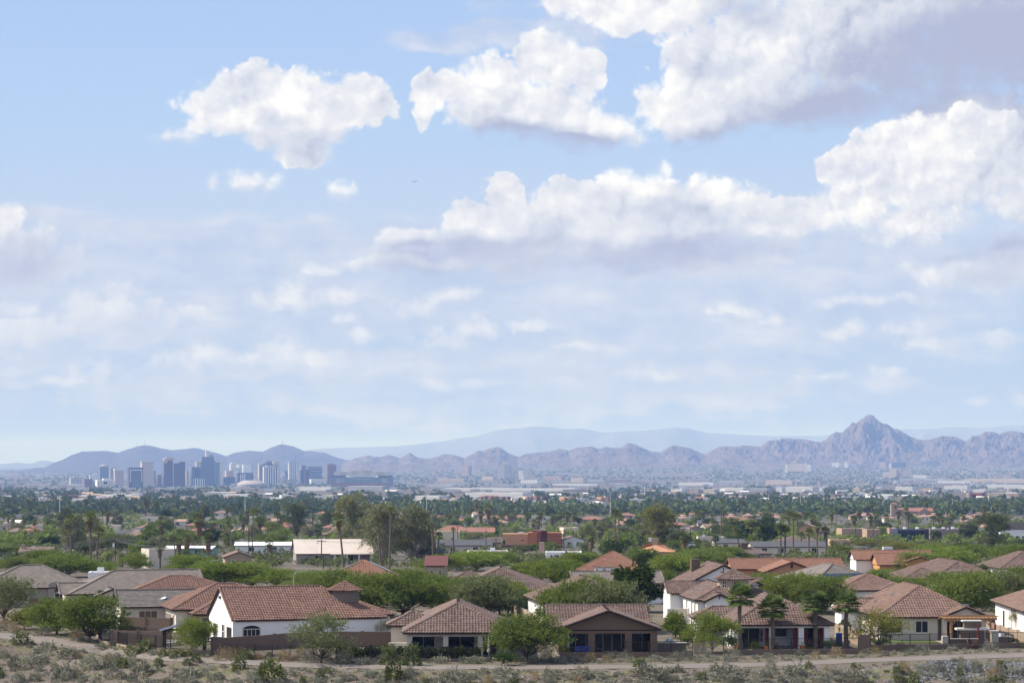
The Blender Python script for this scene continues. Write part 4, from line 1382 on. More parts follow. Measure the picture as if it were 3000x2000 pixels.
SPEC = {  # kind: (lobe shape, W, H, n_spray, per, spray length, leaf, droop, leaf material, bark, trunk radius)
    'mesquite_tree': ('mesquite', 8, 5.4, 1500, 9, 1.05, (0.34, 0.11), 0.15, L_MESQ, BARK, 0.17),
    'palo_verde_tree': ('palo', 8, 5.4, 1250, 9, 0.95, (0.32, 0.095), -0.05, L_PALO, BARKP, 0.15),
    'desert_willow_tree': ('palo', 5, 4.6, 620, 9, 0.8, (0.26, 0.07), -0.1, L_OLIVE, BARK, 0.10),
    'ash_tree': ('round', 7, 7, 1500, 10, 0.42, (0.30, 0.20), 0.1, L_DARK, BARK, 0.22),
    'citrus_tree': ('round', 5, 5, 700, 10, 0.36, (0.26, 0.17), 0.1, L_BRIGHT, BARK, 0.14),
    'eucalyptus_tree': ('euc', 9, 13, 1600, 9, 0.75, (0.42, 0.13), 0.7, L_EUC, BARKP, 0.26),
    'olive_tree': ('olive', 6, 5.5, 800, 9, 0.5, (0.28, 0.11), 0.05, L_OLIVE, BARK, 0.16),
    'pine_tree': ('tall', 7, 9.5, 1100, 9, 0.55, (0.34, 0.14), 0.0, L_YEL, BARK, 0.22),
    'bush': ('bush', 2.6, 2.0, 260, 9, 0.35, (0.17, 0.09), 0.0, L_DARK, BARK, 0.04),
}
def tree_proto(kind, seed, leafm=None, lean=1.0):
    shape, W, H, ns, per, sl, leaf, dr, lm, bk, tr = SPEC[kind]
    rng = np.random.default_rng(seed)
    lobes, z0 = crown_lobes(rng, shape, W, H)
    Q = sprays(rng, lobes, int(ns * lean), per, sl, leaf, dr)
    k = 1 / lean ** 0.5
    me = quads_mesh(kind + '_crown', Q, [leafm or lm])
    tm = limb_mesh(rng, lobes, z0, W, H, tr)
    t = tm.build('trunk', bk, None, smooth=True)
    return dict(kind=kind, W=W, H=H, crown=me, trunk=t.data, tobj=t)

class Plants:
    """places copies of a few prototypes; the prototype's first use is the prototype itself."""
    def __init__(s):
        s.p = {}
    def get(s, kind, var, leafm=None, lean=1.0):
        key = (kind, var, leafm.name if leafm else '')
        if key not in s.p:
            pr = tree_proto(kind, 100 + var * 17 + len(kind), leafm, lean)
            bpy.data.objects.remove(pr['tobj'])
            s.p[key] = pr
        return s.p[key]
    def put(s, kind, var, loc, w, h, label, cat, group, leafm=None, rz=None, lean=1.0):
        pr = s.get(kind, var, leafm, lean)
        o = empty(kind, loc, rnd.uniform(0, 6.28) if rz is None else rz, label, cat, group)
        o.scale = (w / pr['W'], w / pr['W'], h / pr['H'])
        link_mesh('trunk', pr['trunk'], o)
        link_mesh('crown', pr['crown'], o)
        return o
PL = Plants()

MARKS += [(690, 1790, 'the long red roof'), (1330, 1800, 'the tan hip-roofed house'), (1765, 1815, 'the dark brown gabled house'), (2260, 1790, 'the white house with fan palms'),
          (2700, 1780, 'the beige house with the pergola'), (2160, 1700, 'the tan turret'), (470, 1710, 'the grey tile roofs'), (60, 1700, 'the far-left grey roof'), (2950, 1760, 'the right-edge house'),
          (1460, 1700, 'the thicket house roof'), (1060, 1670, 'the solar-panelled red roof'), (975, 1630, 'the pale pink ranch roof'), (1560, 1590, 'the orange cube house'), (2670, 1565, 'the dark blue townhouse'),
          (1745, 1655, 'the small white turret'), (2620, 1630, 'the striped red roof'), (2440, 1660, 'the black solar panels'), (2780, 1690, 'the right-hand brown roof'), (100, 1620, 'the flat brown roof'),
          (2622, 1490, 'the church tower'), (1130, 1560, 'the tall eucalyptus'), (1930, 1540, 'the yellow-green pine'), (450, 1645, 'the cream parapet wall'), (2960, 1555, 'the charred white house'),
          (1320, 1600, 'the black shingle roofs'), (1920, 1615, 'the orange clay roof'), (2240, 1600, 'the dark grey roofs'), (760, 1615, 'the white ranch roofs')]

def near_trees():
    TG = 'trees between the tile-roofed houses'
    T = [  # kind, var, u, v(base), width px, height px, label
        ('desert_willow_tree', 0, 15, 1822, 170, 130, 'thin grey-green tree at the left edge by the path', L_OLIVE),
        ('mesquite_tree', 0, 268, 1876, 190, 122, 'dark mesquite leaning over the path left of the iron fence', L_MESQ),
        ('mesquite_tree', 1, 165, 1858, 160, 100, 'low wide mesquite left of the palm tops', L_MESQ),
        ('bush', 0, 72, 1842, 105, 62, 'yellowish-green bush beside the footpath at left', L_YEL),
        ('bush', 1, 120, 1846, 90, 50, 'dark leafy bush between the yellowish bush and the mesquite', L_OLIVE),
        ('palo_verde_tree', 0, 572, 1915, 118, 98, 'small palo verde tree in front of the ramada', L_PALO),
        ('desert_willow_tree', 1, 940, 1940, 165, 132, 'feathery grey-green tree in front of the brown garden wall', L_OLIVE),
        ('citrus_tree', 0, 806, 1868, 116, 58, 'round dark-leaved tree against the white house wall', L_DARK),
        ('citrus_tree', 1, 968, 1860, 118, 72, 'small round tree at the end of the long white wall', L_DARK),
        ('desert_willow_tree', 2, 1128, 1888, 50, 70, 'slender young grey tree beside the brown wall end', L_SAGE),
        ('mesquite_tree', 2, 1545, 1936, 215, 130, 'broad mesquite between the tan house and the brown house', L_MESQ),
        ('bush', 2, 1478, 1948, 86, 46, 'rounded dark green bush at the end of the hedge', L_DARK),
        ('ash_tree', 0, 1978, 1868, 72, 84, 'dark bushy tree right of the brown house', L_BRIGHT),
        ('bush', 3, 2018, 1896, 50, 48, 'dark shrub beside the stone grill island', L_DARK),
        ('palo_verde_tree', 1, 2084, 1912, 150, 105, 'yellow-green palo verde at the corner of the white house garden', L_PALO),
        ('bush', 4, 2140, 1902, 60, 46, 'dark fern-like bush at the foot of the white house', L_DARK),
        ('desert_willow_tree', 3, 2572, 1902, 150, 105, 'sparse open palo verde in front of the beige house windows', L_YEL),
        ('desert_willow_tree', 4, 2992, 1850, 60, 70, 'sparse tree cut by the right edge of the picture', L_OLIVE),
        ('mesquite_tree', 3, 655, 1722, 150, 92, 'bright mesquite behind the long red roof at its left end', L_BRIGHT),
        ('palo_verde_tree', 2, 735, 1722, 150, 85, 'yellow-green tree left of the curved street lamp', L_PALO),
        ('mesquite_tree', 4, 815, 1724, 150, 70, 'bright tree right behind the curved street lamp', L_BRIGHT),
        ('mesquite_tree', 0, 905, 1730, 150, 72, 'mesquite behind the grey octagonal turret', L_MESQ),
        ('mesquite_tree', 1, 985, 1778, 165, 105, 'deep green mesquite just right of the octagonal turret', L_MESQ),
        ('mesquite_tree', 2, 1085, 1812, 190, 128, 'large mesquite behind the small wing of the tan house', L_MESQ),
        ('mesquite_tree', 3, 1175, 1806, 190, 122, 'wide mesquite above the left slope of the tan house', L_MESQ),
        ('mesquite_tree', 4, 1265, 1790, 170, 100, 'mesquite behind the ridge of the tan house', L_MESQ),
        ('mesquite_tree', 0, 1425, 1812, 185, 118, 'mesquite with bare limbs right of the tan house', L_OLIVE),
        ('mesquite_tree', 1, 1065, 1735, 150, 70, 'mesquite under the solar-panelled red roof', L_MESQ),
        ('mesquite_tree', 2, 1170, 1728, 160, 80, 'mesquite left of the thicket house roof', L_MESQ),
        ('palo_verde_tree', 3, 1290, 1690, 150, 80, 'yellow-green tree behind the left of the thicket house', L_PALO),
        ('mesquite_tree', 3, 1390, 1672, 150, 70, 'bright mesquite behind the thicket house ridge', L_BRIGHT),
        ('ash_tree', 1, 1540, 1690, 110, 62, 'bright leafy tree behind the right slope of the thicket house', L_BRIGHT),
        ('mesquite_tree', 4, 1628, 1716, 190, 92, 'wide flat-topped mesquite left of the small white turret', L_BRIGHT),
        ('mesquite_tree', 0, 1790, 1850, 200, 138, 'feathery mesquite above the brown house ridge', L_OLIVE),
        ('mesquite_tree', 1, 1690, 1846, 130, 140, 'feathery tree over the left of the brown house roof', L_MESQ),
        ('ash_tree', 2, 1868, 1792, 150, 158, 'big dark round ash between the two turrets', L_DARK),
        ('mesquite_tree', 2, 1985, 1702, 170, 96, 'mesquite behind the white house chimney', L_BRIGHT),
        ('mesquite_tree', 3, 2055, 1672, 160, 80, 'mesquite at the top left of the cross-marked gable', L_MESQ),
        ('mesquite_tree', 4, 2120, 1650, 130, 60, 'pale mesquite behind the red ridge', L_BRIGHT),
        ('palo_verde_tree', 0, 2315, 1790, 175, 105, 'palo verde behind the right slope of the white palm house', L_PALO),
        ('mesquite_tree', 0, 2410, 1796, 170, 100, 'mesquite right of the white palm house roof', L_MESQ),
        ('mesquite_tree', 1, 2500, 1780, 150, 88, 'mesquite beside the left slope of the beige house', L_MESQ),
        ('mesquite_tree', 2, 2588, 1712, 110, 56, 'dense low mesquite right of the black solar panels', L_MESQ),
        ('mesquite_tree', 3, 2835, 1815, 210, 130, 'large mesquite right behind the beige house', L_MESQ),
        ('mesquite_tree', 4, 2935, 1790, 160, 112, 'mesquite at the right of the beige house', L_OLIVE),
        ('mesquite_tree', 0, 2690, 1688, 170, 86, 'mesquite right of the orange side wall', L_MESQ),
        ('mesquite_tree', 1, 2770, 1668, 170, 80, 'bright mesquite above the right-hand brown roof', L_BRIGHT),
        ('mesquite_tree', 2, 2855, 1648, 130, 66, 'mesquite beside the yellow road sign', L_MESQ),
        ('palo_verde_tree', 1, 2960, 1655, 130, 72, 'palo verde at the upper right edge', L_BRIGHT),
        ('pine_tree', 0, 2905, 1615, 110, 100, 'tall olive-green tree left of the charred white house', L_OLIVE),
        ('ash_tree', 3, 2465, 1640, 78, 58, 'bright yellow-green tree left of the striped red roof', L_PALO),
        ('mesquite_tree', 3, 185, 1690, 175, 80, 'mesquite behind the far-left grey roof', L_MESQ),
        ('mesquite_tree', 4, 130, 1660, 130, 62, 'mesquite in front of the flat brown roof', L_BRIGHT),
        ('palo_verde_tree', 2, 400, 1672, 90, 62, 'bright tree behind the grey tile ridge', L_BRIGHT),
        ('mesquite_tree', 0, 545, 1680, 125, 66, 'dense bright mesquite right of the cream parapet wall', L_BRIGHT),
        ('mesquite_tree', 1, 610, 1690, 90, 60, 'mesquite behind the right end of the grey ridge', L_BRIGHT),
        ('ash_tree', 0, 1885, 1660, 100, 80, 'leafy tree left of the brown utility pole', L_BRIGHT),
        ('mesquite_tree', 2, 905, 1800, 90, 74, 'mesquite overhanging the right end of the long white wall', L_MESQ),
        ('mesquite_tree', 4, 1330, 1800, 150, 92, 'mesquite right of the tan house ridge', L_MESQ),
        ('mesquite_tree', 1, 1490, 1798, 130, 88, 'green mesquite behind the cream wall', L_BRIGHT),
        ('mesquite_tree', 3, 1625, 1840, 120, 110, 'mesquite in front of the brown-roofed side wall', L_MESQ),
        ('citrus_tree', 1, 1465, 1800, 100, 92, 'citrus tree under the eave of the thicket house', L_BRIGHT),
        ('mesquite_tree', 0, 1380, 1802, 140, 105, 'mesquite against the front of the thicket house', L_MESQ),
        ('mesquite_tree', 3, 1725, 1770, 130, 80, 'mesquite before the grey gable roof', L_BRIGHT),
        ('mesquite_tree', 1, 1960, 1760, 70, 80, 'mesquite left of the rambling white wall', L_MESQ),
        ('mesquite_tree', 2, 2240, 1745, 120, 64, 'mesquite beside the rambling house gable', L_MESQ),
        ('palo_verde_tree', 3, 2390, 1790, 160, 100, 'palo verde before the grey-brown hip roof', L_PALO),
        ('mesquite_tree', 3, 2650, 1775, 120, 84, 'mesquite left of the right-hand brown roof', L_MESQ),
        ('mesquite_tree', 0, 2770, 1772, 150, 90, 'mesquite in front of the right-hand brown roof', L_MESQ),
        ('mesquite_tree', 1, 2885, 1775, 150, 95, 'mesquite beneath the far-right turret', L_BRIGHT),
        ('mesquite_tree', 2, 2975, 1765, 120, 100, 'mesquite at the right edge below the turret', L_MESQ),
        ('mesquite_tree', 3, 2735, 1640, 130, 58, 'bright mesquite in the upper right thicket', L_BRIGHT),
        ('palo_verde_tree', 2, 2640, 1625, 140, 44, 'pale palo verde behind the striped red ridge', L_YEL),
        ('mesquite_tree', 4, 2165, 1650, 90, 40, 'small mesquite left of the red ridge', L_MESQ),
        ('mesquite_tree', 0, 1700, 1668, 130, 60, 'mesquite behind the small white turret', L_BRIGHT),
        ('mesquite_tree', 1, 1600, 1690, 120, 64, 'bright mesquite left of the flat-topped one', L_MESQ),
        ('mesquite_tree', 2, 1450, 1655, 120, 50, 'mesquite below the black shingle roofs', L_BRIGHT),
        ('palo_verde_tree', 0, 1350, 1668, 110, 56, 'yellow-green tree right of the leaning palm', L_PALO),
        ('mesquite_tree', 3, 1000, 1740, 120, 60, 'mesquite left below the solar-panelled roof', L_MESQ),
        ('mesquite_tree', 0, 720, 1690, 110, 54, 'mesquite behind the curved lamp thicket', L_MESQ),
        ('mesquite_tree', 1, 300, 1690, 100, 52, 'mesquite at the feet of the date palms', L_BRIGHT),
        ('mesquite_tree', 2, 60, 1672, 120, 50, 'mesquite at the upper left behind the grey roof', L_MESQ),
        ('mesquite_tree', 3, 20, 1640, 110, 60, 'dark mesquite at the left edge', L_MESQ),
        ('palo_verde_tree', 1, 350, 1612, 130, 56, 'olive green tree behind the date palms', L_OLIVE),
        ('mesquite_tree', 4, 270, 1610, 130, 50, 'mesquite between the tall left palms', L_BRIGHT),
        ('eucalyptus_tree', 0, 1040, 1640, 130, 192, 'tallest eucalyptus with open clumps above the ranch roofs', L_EUC),
        ('eucalyptus_tree', 1, 1120, 1652, 140, 165, 'middle eucalyptus with pale limbs behind a tall palm', L_EUC),
        ('eucalyptus_tree', 2, 1215, 1650, 150, 162, 'right-hand eucalyptus by the black shingle roofs', L_EUC),
        ('pine_tree', 1, 865, 1578, 75, 94, 'upright grey-green tree left of the eucalyptus group', L_OLIVE),
        ('pine_tree', 2, 1932, 1600, 112, 112, 'tall yellow-green pine above the orange clay roof', L_YEL),
        ('ash_tree', 1, 1990, 1606, 70, 76, 'dark tree at the foot of the yellow-green pine', L_OLIVE),
        ('ash_tree', 2, 2222, 1600, 120, 76, 'dark dense round tree behind the dark grey roofs', L_DARK),
        ('ash_tree', 3, 2145, 1578, 120, 62, 'bright dense tree left of the dark dense tree', L_MESQ),
        ('ash_tree', 0, 148, 1602, 85, 46, 'very dark clipped tree near the left edge', L_DARK),
        ('ash_tree', 1, 205, 1602, 90, 36, 'dark spreading tree between two tall palms', L_DARK),
        ('ash_tree', 2, 2845, 1582, 70, 54, 'round grey-green tree right of the dark blue townhouse', L_OLIVE),
        ('citrus_tree', 2, 2700, 1608, 70, 34, 'bright yellow-green bush below the dark blue townhouse', L_PALO),
        ('olive_tree', 0, 2560, 1606, 160, 34, 'long pale scrub in front of the townhouses', L_YEL),
        ('citrus_tree', 3, 1600, 1620, 90, 46, 'bushy tree before the orange cube house', L_MESQ),
        ('citrus_tree', 0, 1530, 1622, 80, 36, 'dark bush before the orange cube house wall', L_OLIVE),
    ]
    for (k, var, u, v, w, h, lab, lm) in T:
        p = G(u, v)
        S = pxm(p.y)
        PL.put(k, var, p, (1.0 if k == 'bush' else 1.12) * w / S, (0.78 if 1600 < v < 1745 and 'eucalyptus' not in k and 'pine' not in k else 1.0) * h / S, lab, 'bush' if k == 'bush' else 'tree', TG, lm)


# -------- palms
def fan_crown(rng, n=34, R_=1.45, hang=-0.35):
    Q = []
    for i in range(n):
        az = 2.399 * i
        el = R(82) - (i / n) ** 0.85 * R(112) + rng.uniform(-.12, .12)
        d = np.array([math.cos(az) * math.cos(el), math.sin(az) * math.cos(el), math.sin(el)])
        stem = R_ * rng.uniform(0.5, 0.68)
        base = d * stem + np.array([0, 0, -0.10 * stem])
        side = unit(np.cross(d, [0, 0, 1.0]))
        up = np.cross(side, d)
        Q.append([d * 0.05 - side * 0.02, base - side * 0.02, base + side * 0.02, d * 0.05 + side * 0.02])
        for j in range(13):
            t = (j - 6) / 6 * R(88)
            dir_ = d * math.cos(t) + side * math.sin(t)
            L = R_ * rng.uniform(0.5, 0.66) * (1 - 0.25 * abs(j - 6) / 6)
            tip = base + dir_ * L + np.array([0, 0, -0.16 * L * (1 - el)])
            mid = base + dir_ * L * 0.55 + up * 0.03
            w = np.cross(unit(dir_), up) * 0.05 * R_ ** 1.2
            Q.append([base, mid - w, tip, mid + w])
    return np.array(Q)

def skirt(rng, R_=0.75, L=1.9, n=130):
    Q = []
    for i in range(n):
        az = rng.uniform(0, 6.28)
        z = rng.uniform(-L, 0.0)
        r = R_ * (0.55 + 0.45 * (1 + z / L)) * rng.uniform(0.5, 1.1)
        c = np.array([r * math.cos(az), r * math.sin(az), z - 0.2])
        a = np.array([0.25 * math.cos(az), 0.25 * math.sin(az), -1]) * rng.uniform(0.35, 0.7)
        b = np.array([-math.sin(az), math.cos(az), 0]) * rng.uniform(0.08, 0.22)
        Q.append([c - a * .5 - b * .4, c - a * .1 + b, c + a, c - a * .1 - b])
    return np.array(Q)

def date_crown(rng, n=46, R_=2.3):
    Q = []
    for i in range(n):
        az = 2.399 * i
        el = R(75) - (i / n) * R(105)
        L = R_ * rng.uniform(0.85, 1.1)
        pts = []
        for k in range(7):
            t = k / 6
            e = el - t * t * R(70)
            pts.append(np.array([math.cos(az) * math.cos(e), math.sin(az) * math.cos(e), math.sin(e)]) * L * t)
        side = np.array([-math.sin(az), math.cos(az), 0])
        for k in range(6):
            for q in range(3):
                c = pts[k] + (pts[k + 1] - pts[k]) * q / 3
                d = unit(pts[k + 1] - pts[k])
                for sgn in (-1, 1):
                    tip = c + (side * sgn * 0.75 + d * 0.6 + np.array([0, 0, -0.15])) * 0.52 * (1 - 0.5 * k / 6)
                    Q.append([c, c + d * 0.03 + side * sgn * 0.16 + np.array([0, 0, .03]), tip, c + d * 0.11 + side * sgn * 0.12])
    return np.array(Q)

_r = np.random.default_rng(5)
FANS = [quads_mesh('palm_crown', fan_crown(_r, n), [L_PALM]) for n in (30, 36, 26)]
LUSH = [quads_mesh('palm_crown', fan_crown(_r, 54, 2.0), [L_LUSH]) for _ in range(3)]
DATES = [quads_mesh('palm_crown', date_crown(_r), [L_PALM])]
SKIRTS = [quads_mesh('dead_fronds', skirt(_r, 0.55, 1.5), [THATCH]), quads_mesh('dead_fronds', skirt(_r, 0.8, 2.6, 190), [THATCH])]
TRUNKS = []
for k in range(3):
    mb = MB()
    bx, by = rnd.uniform(-.35, .35), rnd.uniform(-.2, .2)
    mb.tube([(bx * math.sin(i / 9 * 3.0), by * math.sin(i / 9 * 2.2), i / 9) for i in range(10)], [0.24] + [0.19 - 0.07 * i / 9 + (0.012 if i % 2 else 0) for i in range(1, 10)], 8)
    o = mb.build('trunk', PALMT, None, True)
    TRUNKS.append(o.data)
    bpy.data.objects.remove(o)

def palm(u, vt, vb, lab, group, cr=None, kind='fan', du=0.0, thick=1.0, sk=0, name='fan_palm'):
    """u: crown centre; vt: crown centre height in the photo; vb: foot; du: foot offset in px."""
    p = G(u + du, vb)
    S = pxm(p.y)
    h = (vb - vt) / S
    o = empty(name, p, 0, lab, 'palm', group)
    i = rnd.randrange(3)
    t = link_mesh('trunk', TRUNKS[i], o)
    t.scale = (thick, thick, h + 0.3)
    t.location.z = -0.3
    lx = -du / S
    rz = rnd.uniform(0, 6.28)
    t.rotation_euler = (0, math.atan2(lx, h), 0)
    me = {'fan': FANS[i], 'lush': LUSH[i], 'date': DATES[0]}[kind]
    c = link_mesh('crown', me, o)
    c.location = (lx, 0, h)
    base_r = {'fan': 1.2, 'lush': 2.15, 'date': 2.1}[kind]
    k = (cr / S) / base_r if cr else 1.0
    c.scale = (k, k, k)
    c.rotation_euler = (0, 0, rz)
    if sk:
        d = link_mesh('dead_fronds', SKIRTS[sk - 1], o)
        d.location = (lx, 0, h - 0.05)
        d.scale = (k, k, k * 1.0)
        d.rotation_euler = (0, 0, rz + 1)
    return o

def palms():
    FP = 'fan palms in front of the white house'
    for (u, vt, vb, cr, lab) in ((2170, 1750, 1906, 48, 'fan palm with the fullest crown, leftmost before the white house'), (2263, 1784, 1904, 50, 'shorter fan palm before the white patio, second from the left'),
                                 (2388, 1770, 1901, 48, 'fan palm before the right bay of the white patio'), (2482, 1770, 1899, 44, 'fan palm at the right corner of the white house garden')):
        palm(u, vt, vb, lab, FP, cr, 'lush', thick=1.5)
    TP = 'tall skinny palms over the neighbourhood'
    tall = [(207, 1524, 1656, 17, 0, 0), (264, 1518, 1682, 20, 3, 1), (290, 1558, 1676, 15, -7, 0), (583, 1522, 1625, 18, 2, 2), (472, 1540, 1602, 14, 0, 1), (468, 1606, 1670, 11, 0, 2),
            (524, 1588, 1640, 14, 2, 2), (547, 1578, 1632, 15, 0, 2), (562, 1576, 1630, 15, 2, 2), (71, 1522, 1562, 10, 0, 1), (100, 1530, 1556, 10, 0, 1), (139, 1524, 1556, 9, 0, 1), (160, 1536, 1562, 10, 0, 1), (35, 1532, 1565, 9, 0, 1),
            (744, 1500, 1608, 12, 2, 0), (755, 1499, 1562, 10, 0, 0), (813, 1510, 1607, 11, 1, 0), (713, 1528, 1577, 14, 0, 1), (761, 1528, 1600, 14, 0, 1), (675, 1546, 1620, 9, 2, 0), (610, 1576, 1640, 15, 0, 2), (668, 1522, 1550, 10, 0, 1),
            (993, 1522, 1668, 19, 15, 1), (1145, 1494, 1668, 10, -5, 0), (1110, 1544, 1671, 9, 10, 0), (1431, 1488, 1562, 13, 0, 2), (1328, 1552, 1652, 8, -1, 0), (1287, 1570, 1663, 11, -8, 0), (1266, 1550, 1663, 4, 1, 0),
            (1733, 1570, 1625, 14, 0, 2), (1706, 1556, 1598, 12, 0, 1), (1757, 1556, 1600, 14, 0, 1), (1803, 1507, 1626, 15, 0, 0), (1813, 1516, 1635, 14, 0, 0), (2114, 1466, 1584, 6, 0, 0), (2120, 1500, 1560, 7, 0, 1),
            (2160, 1560, 1630, 13, 3, 0), (2199, 1540, 1612, 14, -3, 0), (2207, 1538, 1612, 13, -2, 0), (2218, 1558, 1616, 13, 0, 0), (2310, 1506, 1560, 13, 0, 1), (2325, 1514, 1629, 12, 0, 0), (2335, 1514, 1600, 12, 0, 0), (2380, 1518, 1560, 12, 0, 1),
            (2347, 1570, 1620, 13, 0, 0), (2371, 1560, 1630, 13, 0, 0), (2395, 1542, 1628, 13, 0, 1), (2450, 1495, 1545, 8, 0, 0), (2515, 1498, 1545, 8, 0, 1), (2419, 1555, 1628, 13, 0, 1), (2565, 1506, 1548, 9, 0, 1), (2573, 1505, 1550, 9, 0, 0),
            (2632, 1507, 1550, 9, 0, 1), (2655, 1496, 1545, 9, 0, 1), (2662, 1510, 1550, 9, 0, 1), (2597, 1514, 1556, 9, 0, 0), (2751, 1512, 1552, 11, 0, 1), (2776, 1498, 1535, 7, 0, 1), (2788, 1514, 1545, 9, 0, 1), (2823, 1508, 1545, 9, 0, 1),
            (2884, 1498, 1536, 12, 0, 2), (2886, 1488, 1536, 8, 0, 1), (2938, 1498, 1530, 8, 0, 0), (2644, 1471, 1500, 6, 0, 0), (1374, 1500, 1545, 9, 0, 0), (1545, 1512, 1545, 10, 0, 1), (1580, 1510, 1548, 10, 0, 1), (1586, 1508, 1546, 9, 0, 1),
            (1618, 1514, 1548, 10, 0, 2), (1642, 1508, 1545, 9, 0, 1), (1662, 1510, 1545, 11, 0, 1), (1682, 1508, 1542, 9, 0, 1), (1508, 1506, 1540, 6, 0, 0), (917, 1512, 1545, 8, 0, 1), (2048, 1510, 1545, 13, 0, 1), (1974, 1502, 1540, 9, 0, 1)]
    for (u, vt, vb, cr, du, sk) in tall:
        palm(u, vt, vb, uniq(['tall green-topped palm', 'tall palm with a short brown skirt', 'tall palm with a thick brown skirt'][sk], u, vb - 10, TP), TP, cr, 'fan', du, 1.35, sk=sk)
    SP = 'squat palms among the trees'
    for (u, vt, vb, cr, k, sk) in ((443, 1608, 1634, 16, 'fan', 2), (318, 1625, 1658, 24, 'date', 0), (357, 1628, 1660, 22, 'date', 0), (662, 1560, 1602, 14, 'fan', 2), (790, 1592, 1628, 13, 'fan', 2), (931, 1560, 1600, 14, 'lush', 1), (1512, 1546, 1566, 16, 'date', 0),
                                   (1722, 1542, 1604, 24, 'date', 0), (1712, 1606, 1628, 15, 'lush', 0), (1833, 1586, 1615, 15, 'lush', 2), (1874, 1580, 1610, 17, 'lush', 2), (1840, 1555, 1580, 13, 'lush', 0), (2005, 1575, 1636, 14, 'fan', 2), (2068, 1598, 1632, 24, 'date', 0),
                                   (2045, 1590, 1625, 14, 'lush', 0), (2097, 1578, 1618, 13, 'lush', 0), (2285, 1545, 1632, 16, 'lush', 0), (2302, 1550, 1632, 16, 'lush', 0), (2735, 1565, 1596, 15, 'lush', 2), (2748, 1566, 1596, 14, 'lush', 2), (250, 1764, 1800, 24, 'lush', 0), (298, 1752, 1800, 27, 'lush', 0),
                                   (2880, 1672, 1710, 22, 'lush', 0), (2475, 1835, 1872, 24, 'lush', 1), (2930, 1675, 1700, 18, 'lush', 0), (480, 1612, 1640, 12, 'lush', 0), (545, 1624, 1650, 16, 'lush', 0), (2047, 1512, 1545, 12, 'date', 0), (1868, 1542, 1570, 12, 'lush', 0)):
        palm(u, vt, vb, uniq({'fan': 'squat fan palm with a shaggy dead skirt', 'date': 'date palm with long arching fronds', 'lush': 'short full-crowned fan palm'}[k], u, vb - 10, SP), SP, cr, k, 0, 1.7 if k != 'fan' else 1.3, sk, 'fan_palm' if k != 'date' else 'date_palm')

    rng = np.random.default_rng(66)
    for _ in range(78):
        u, vb = rng.uniform(-10, 3010), rng.uniform(1505, 1572)
        h = rng.uniform(26, 48)
        sk = int(rng.integers(0, 3))
        palm(u, vb - h, vb, uniq(['distant tall palm', 'distant palm with a short brown skirt', 'distant palm with a thick brown skirt'][sk], u, vb - 10, TP), TP, rng.uniform(8, 11), 'fan', 0, 1.3, sk)


# -------- mid-distance trees (single meshes) and the far canopy
FARKEEP = []
KEEP = [(1205, 1450, 1560, 1645), (1449, 1650, 1550, 1600), (845, 1105, 1600, 1645), (2455, 2830, 1540, 1585), (2925, 3000, 1528, 1570), (40, 170, 1600, 1645), (430, 515, 1625, 1660), (2080, 2400, 1590, 1622), (1860, 1980, 1604, 1632), (2605, 2740, 1468, 1508),
        (1640, 1700, 1540, 1575), (690, 880, 1600, 1625), (560, 700, 1598, 1618), (2350, 2385, 1530, 1575), (1270, 1350, 1558, 1582)]
def mid_trees():
    protos = []
    rng = np.random.default_rng(11)
    for i in range(12):
        shape = ['mesquite', 'round', 'olive', 'round', 'euc', 'mesquite'][i % 6]
        lm = [L_MESQ, L_DARK, L_OLIVE, L_BRIGHT, L_EUC, L_PALO][i % 6]
        W, H = 8, 7
        lobes, z0 = crown_lobes(rng, shape, W, H)
        Q = sprays(rng, lobes, 480, 7, 0.65, (0.52, 0.25), 0.1)
        tm = limb_mesh(rng, lobes, z0, W, H, 0.2)
        V = np.array([[tm.v[k] for k in (f if len(f) == 4 else (f[0], f[1], f[2], f[2]))] for f in tm.f if len(f) >= 4][:4000], float)
        me = quads_mesh('tree', np.concatenate([Q, V]), [lm, BARK], [0] * len(Q) + [1] * len(V))
        protos.append((me, W, H, ['feathery green tree', 'dark round tree', 'grey-green tree', 'bright leafy tree', 'open grey-olive tree', 'yellow-green tree'][i % 6]))
    GN = 'trees across the neighbourhood'
    n = 0
    tries = 0
    while n < 265 and tries < 4000:
        tries += 1
        u = rng.uniform(-40, 3040)
        v = 1500 + 150 * rng.random() ** 1.15
        p = G(u, v)
        S = pxm(p.y)
        w = rng.uniform(4.5, 9.0) * 1.15
        h = w * rng.uniform(0.55, 0.9)
        if rng.random() < 0.12:
            h *= 1.5
        wp, hp = w * S, h * S
        if any(u + wp / 2 > a and u - wp / 2 < b and v > c and v - hp < d and v > d - 4 for a, b, c, d in KEEP):
            continue
        if v > 1640 and (u < 60 or 420 < u < 620 or u > 2380):
            continue
        me, W, H, nm = protos[rng.integers(12)]
        o = link_mesh('tree', me)
        o.location = p
        o.rotation_euler = (0, 0, rng.uniform(0, 6.28))
        o.scale = (w / W, w / W, h / H)
        tag(o, uniq(nm, u, v, GN), 'tree', GN)
        n += 1

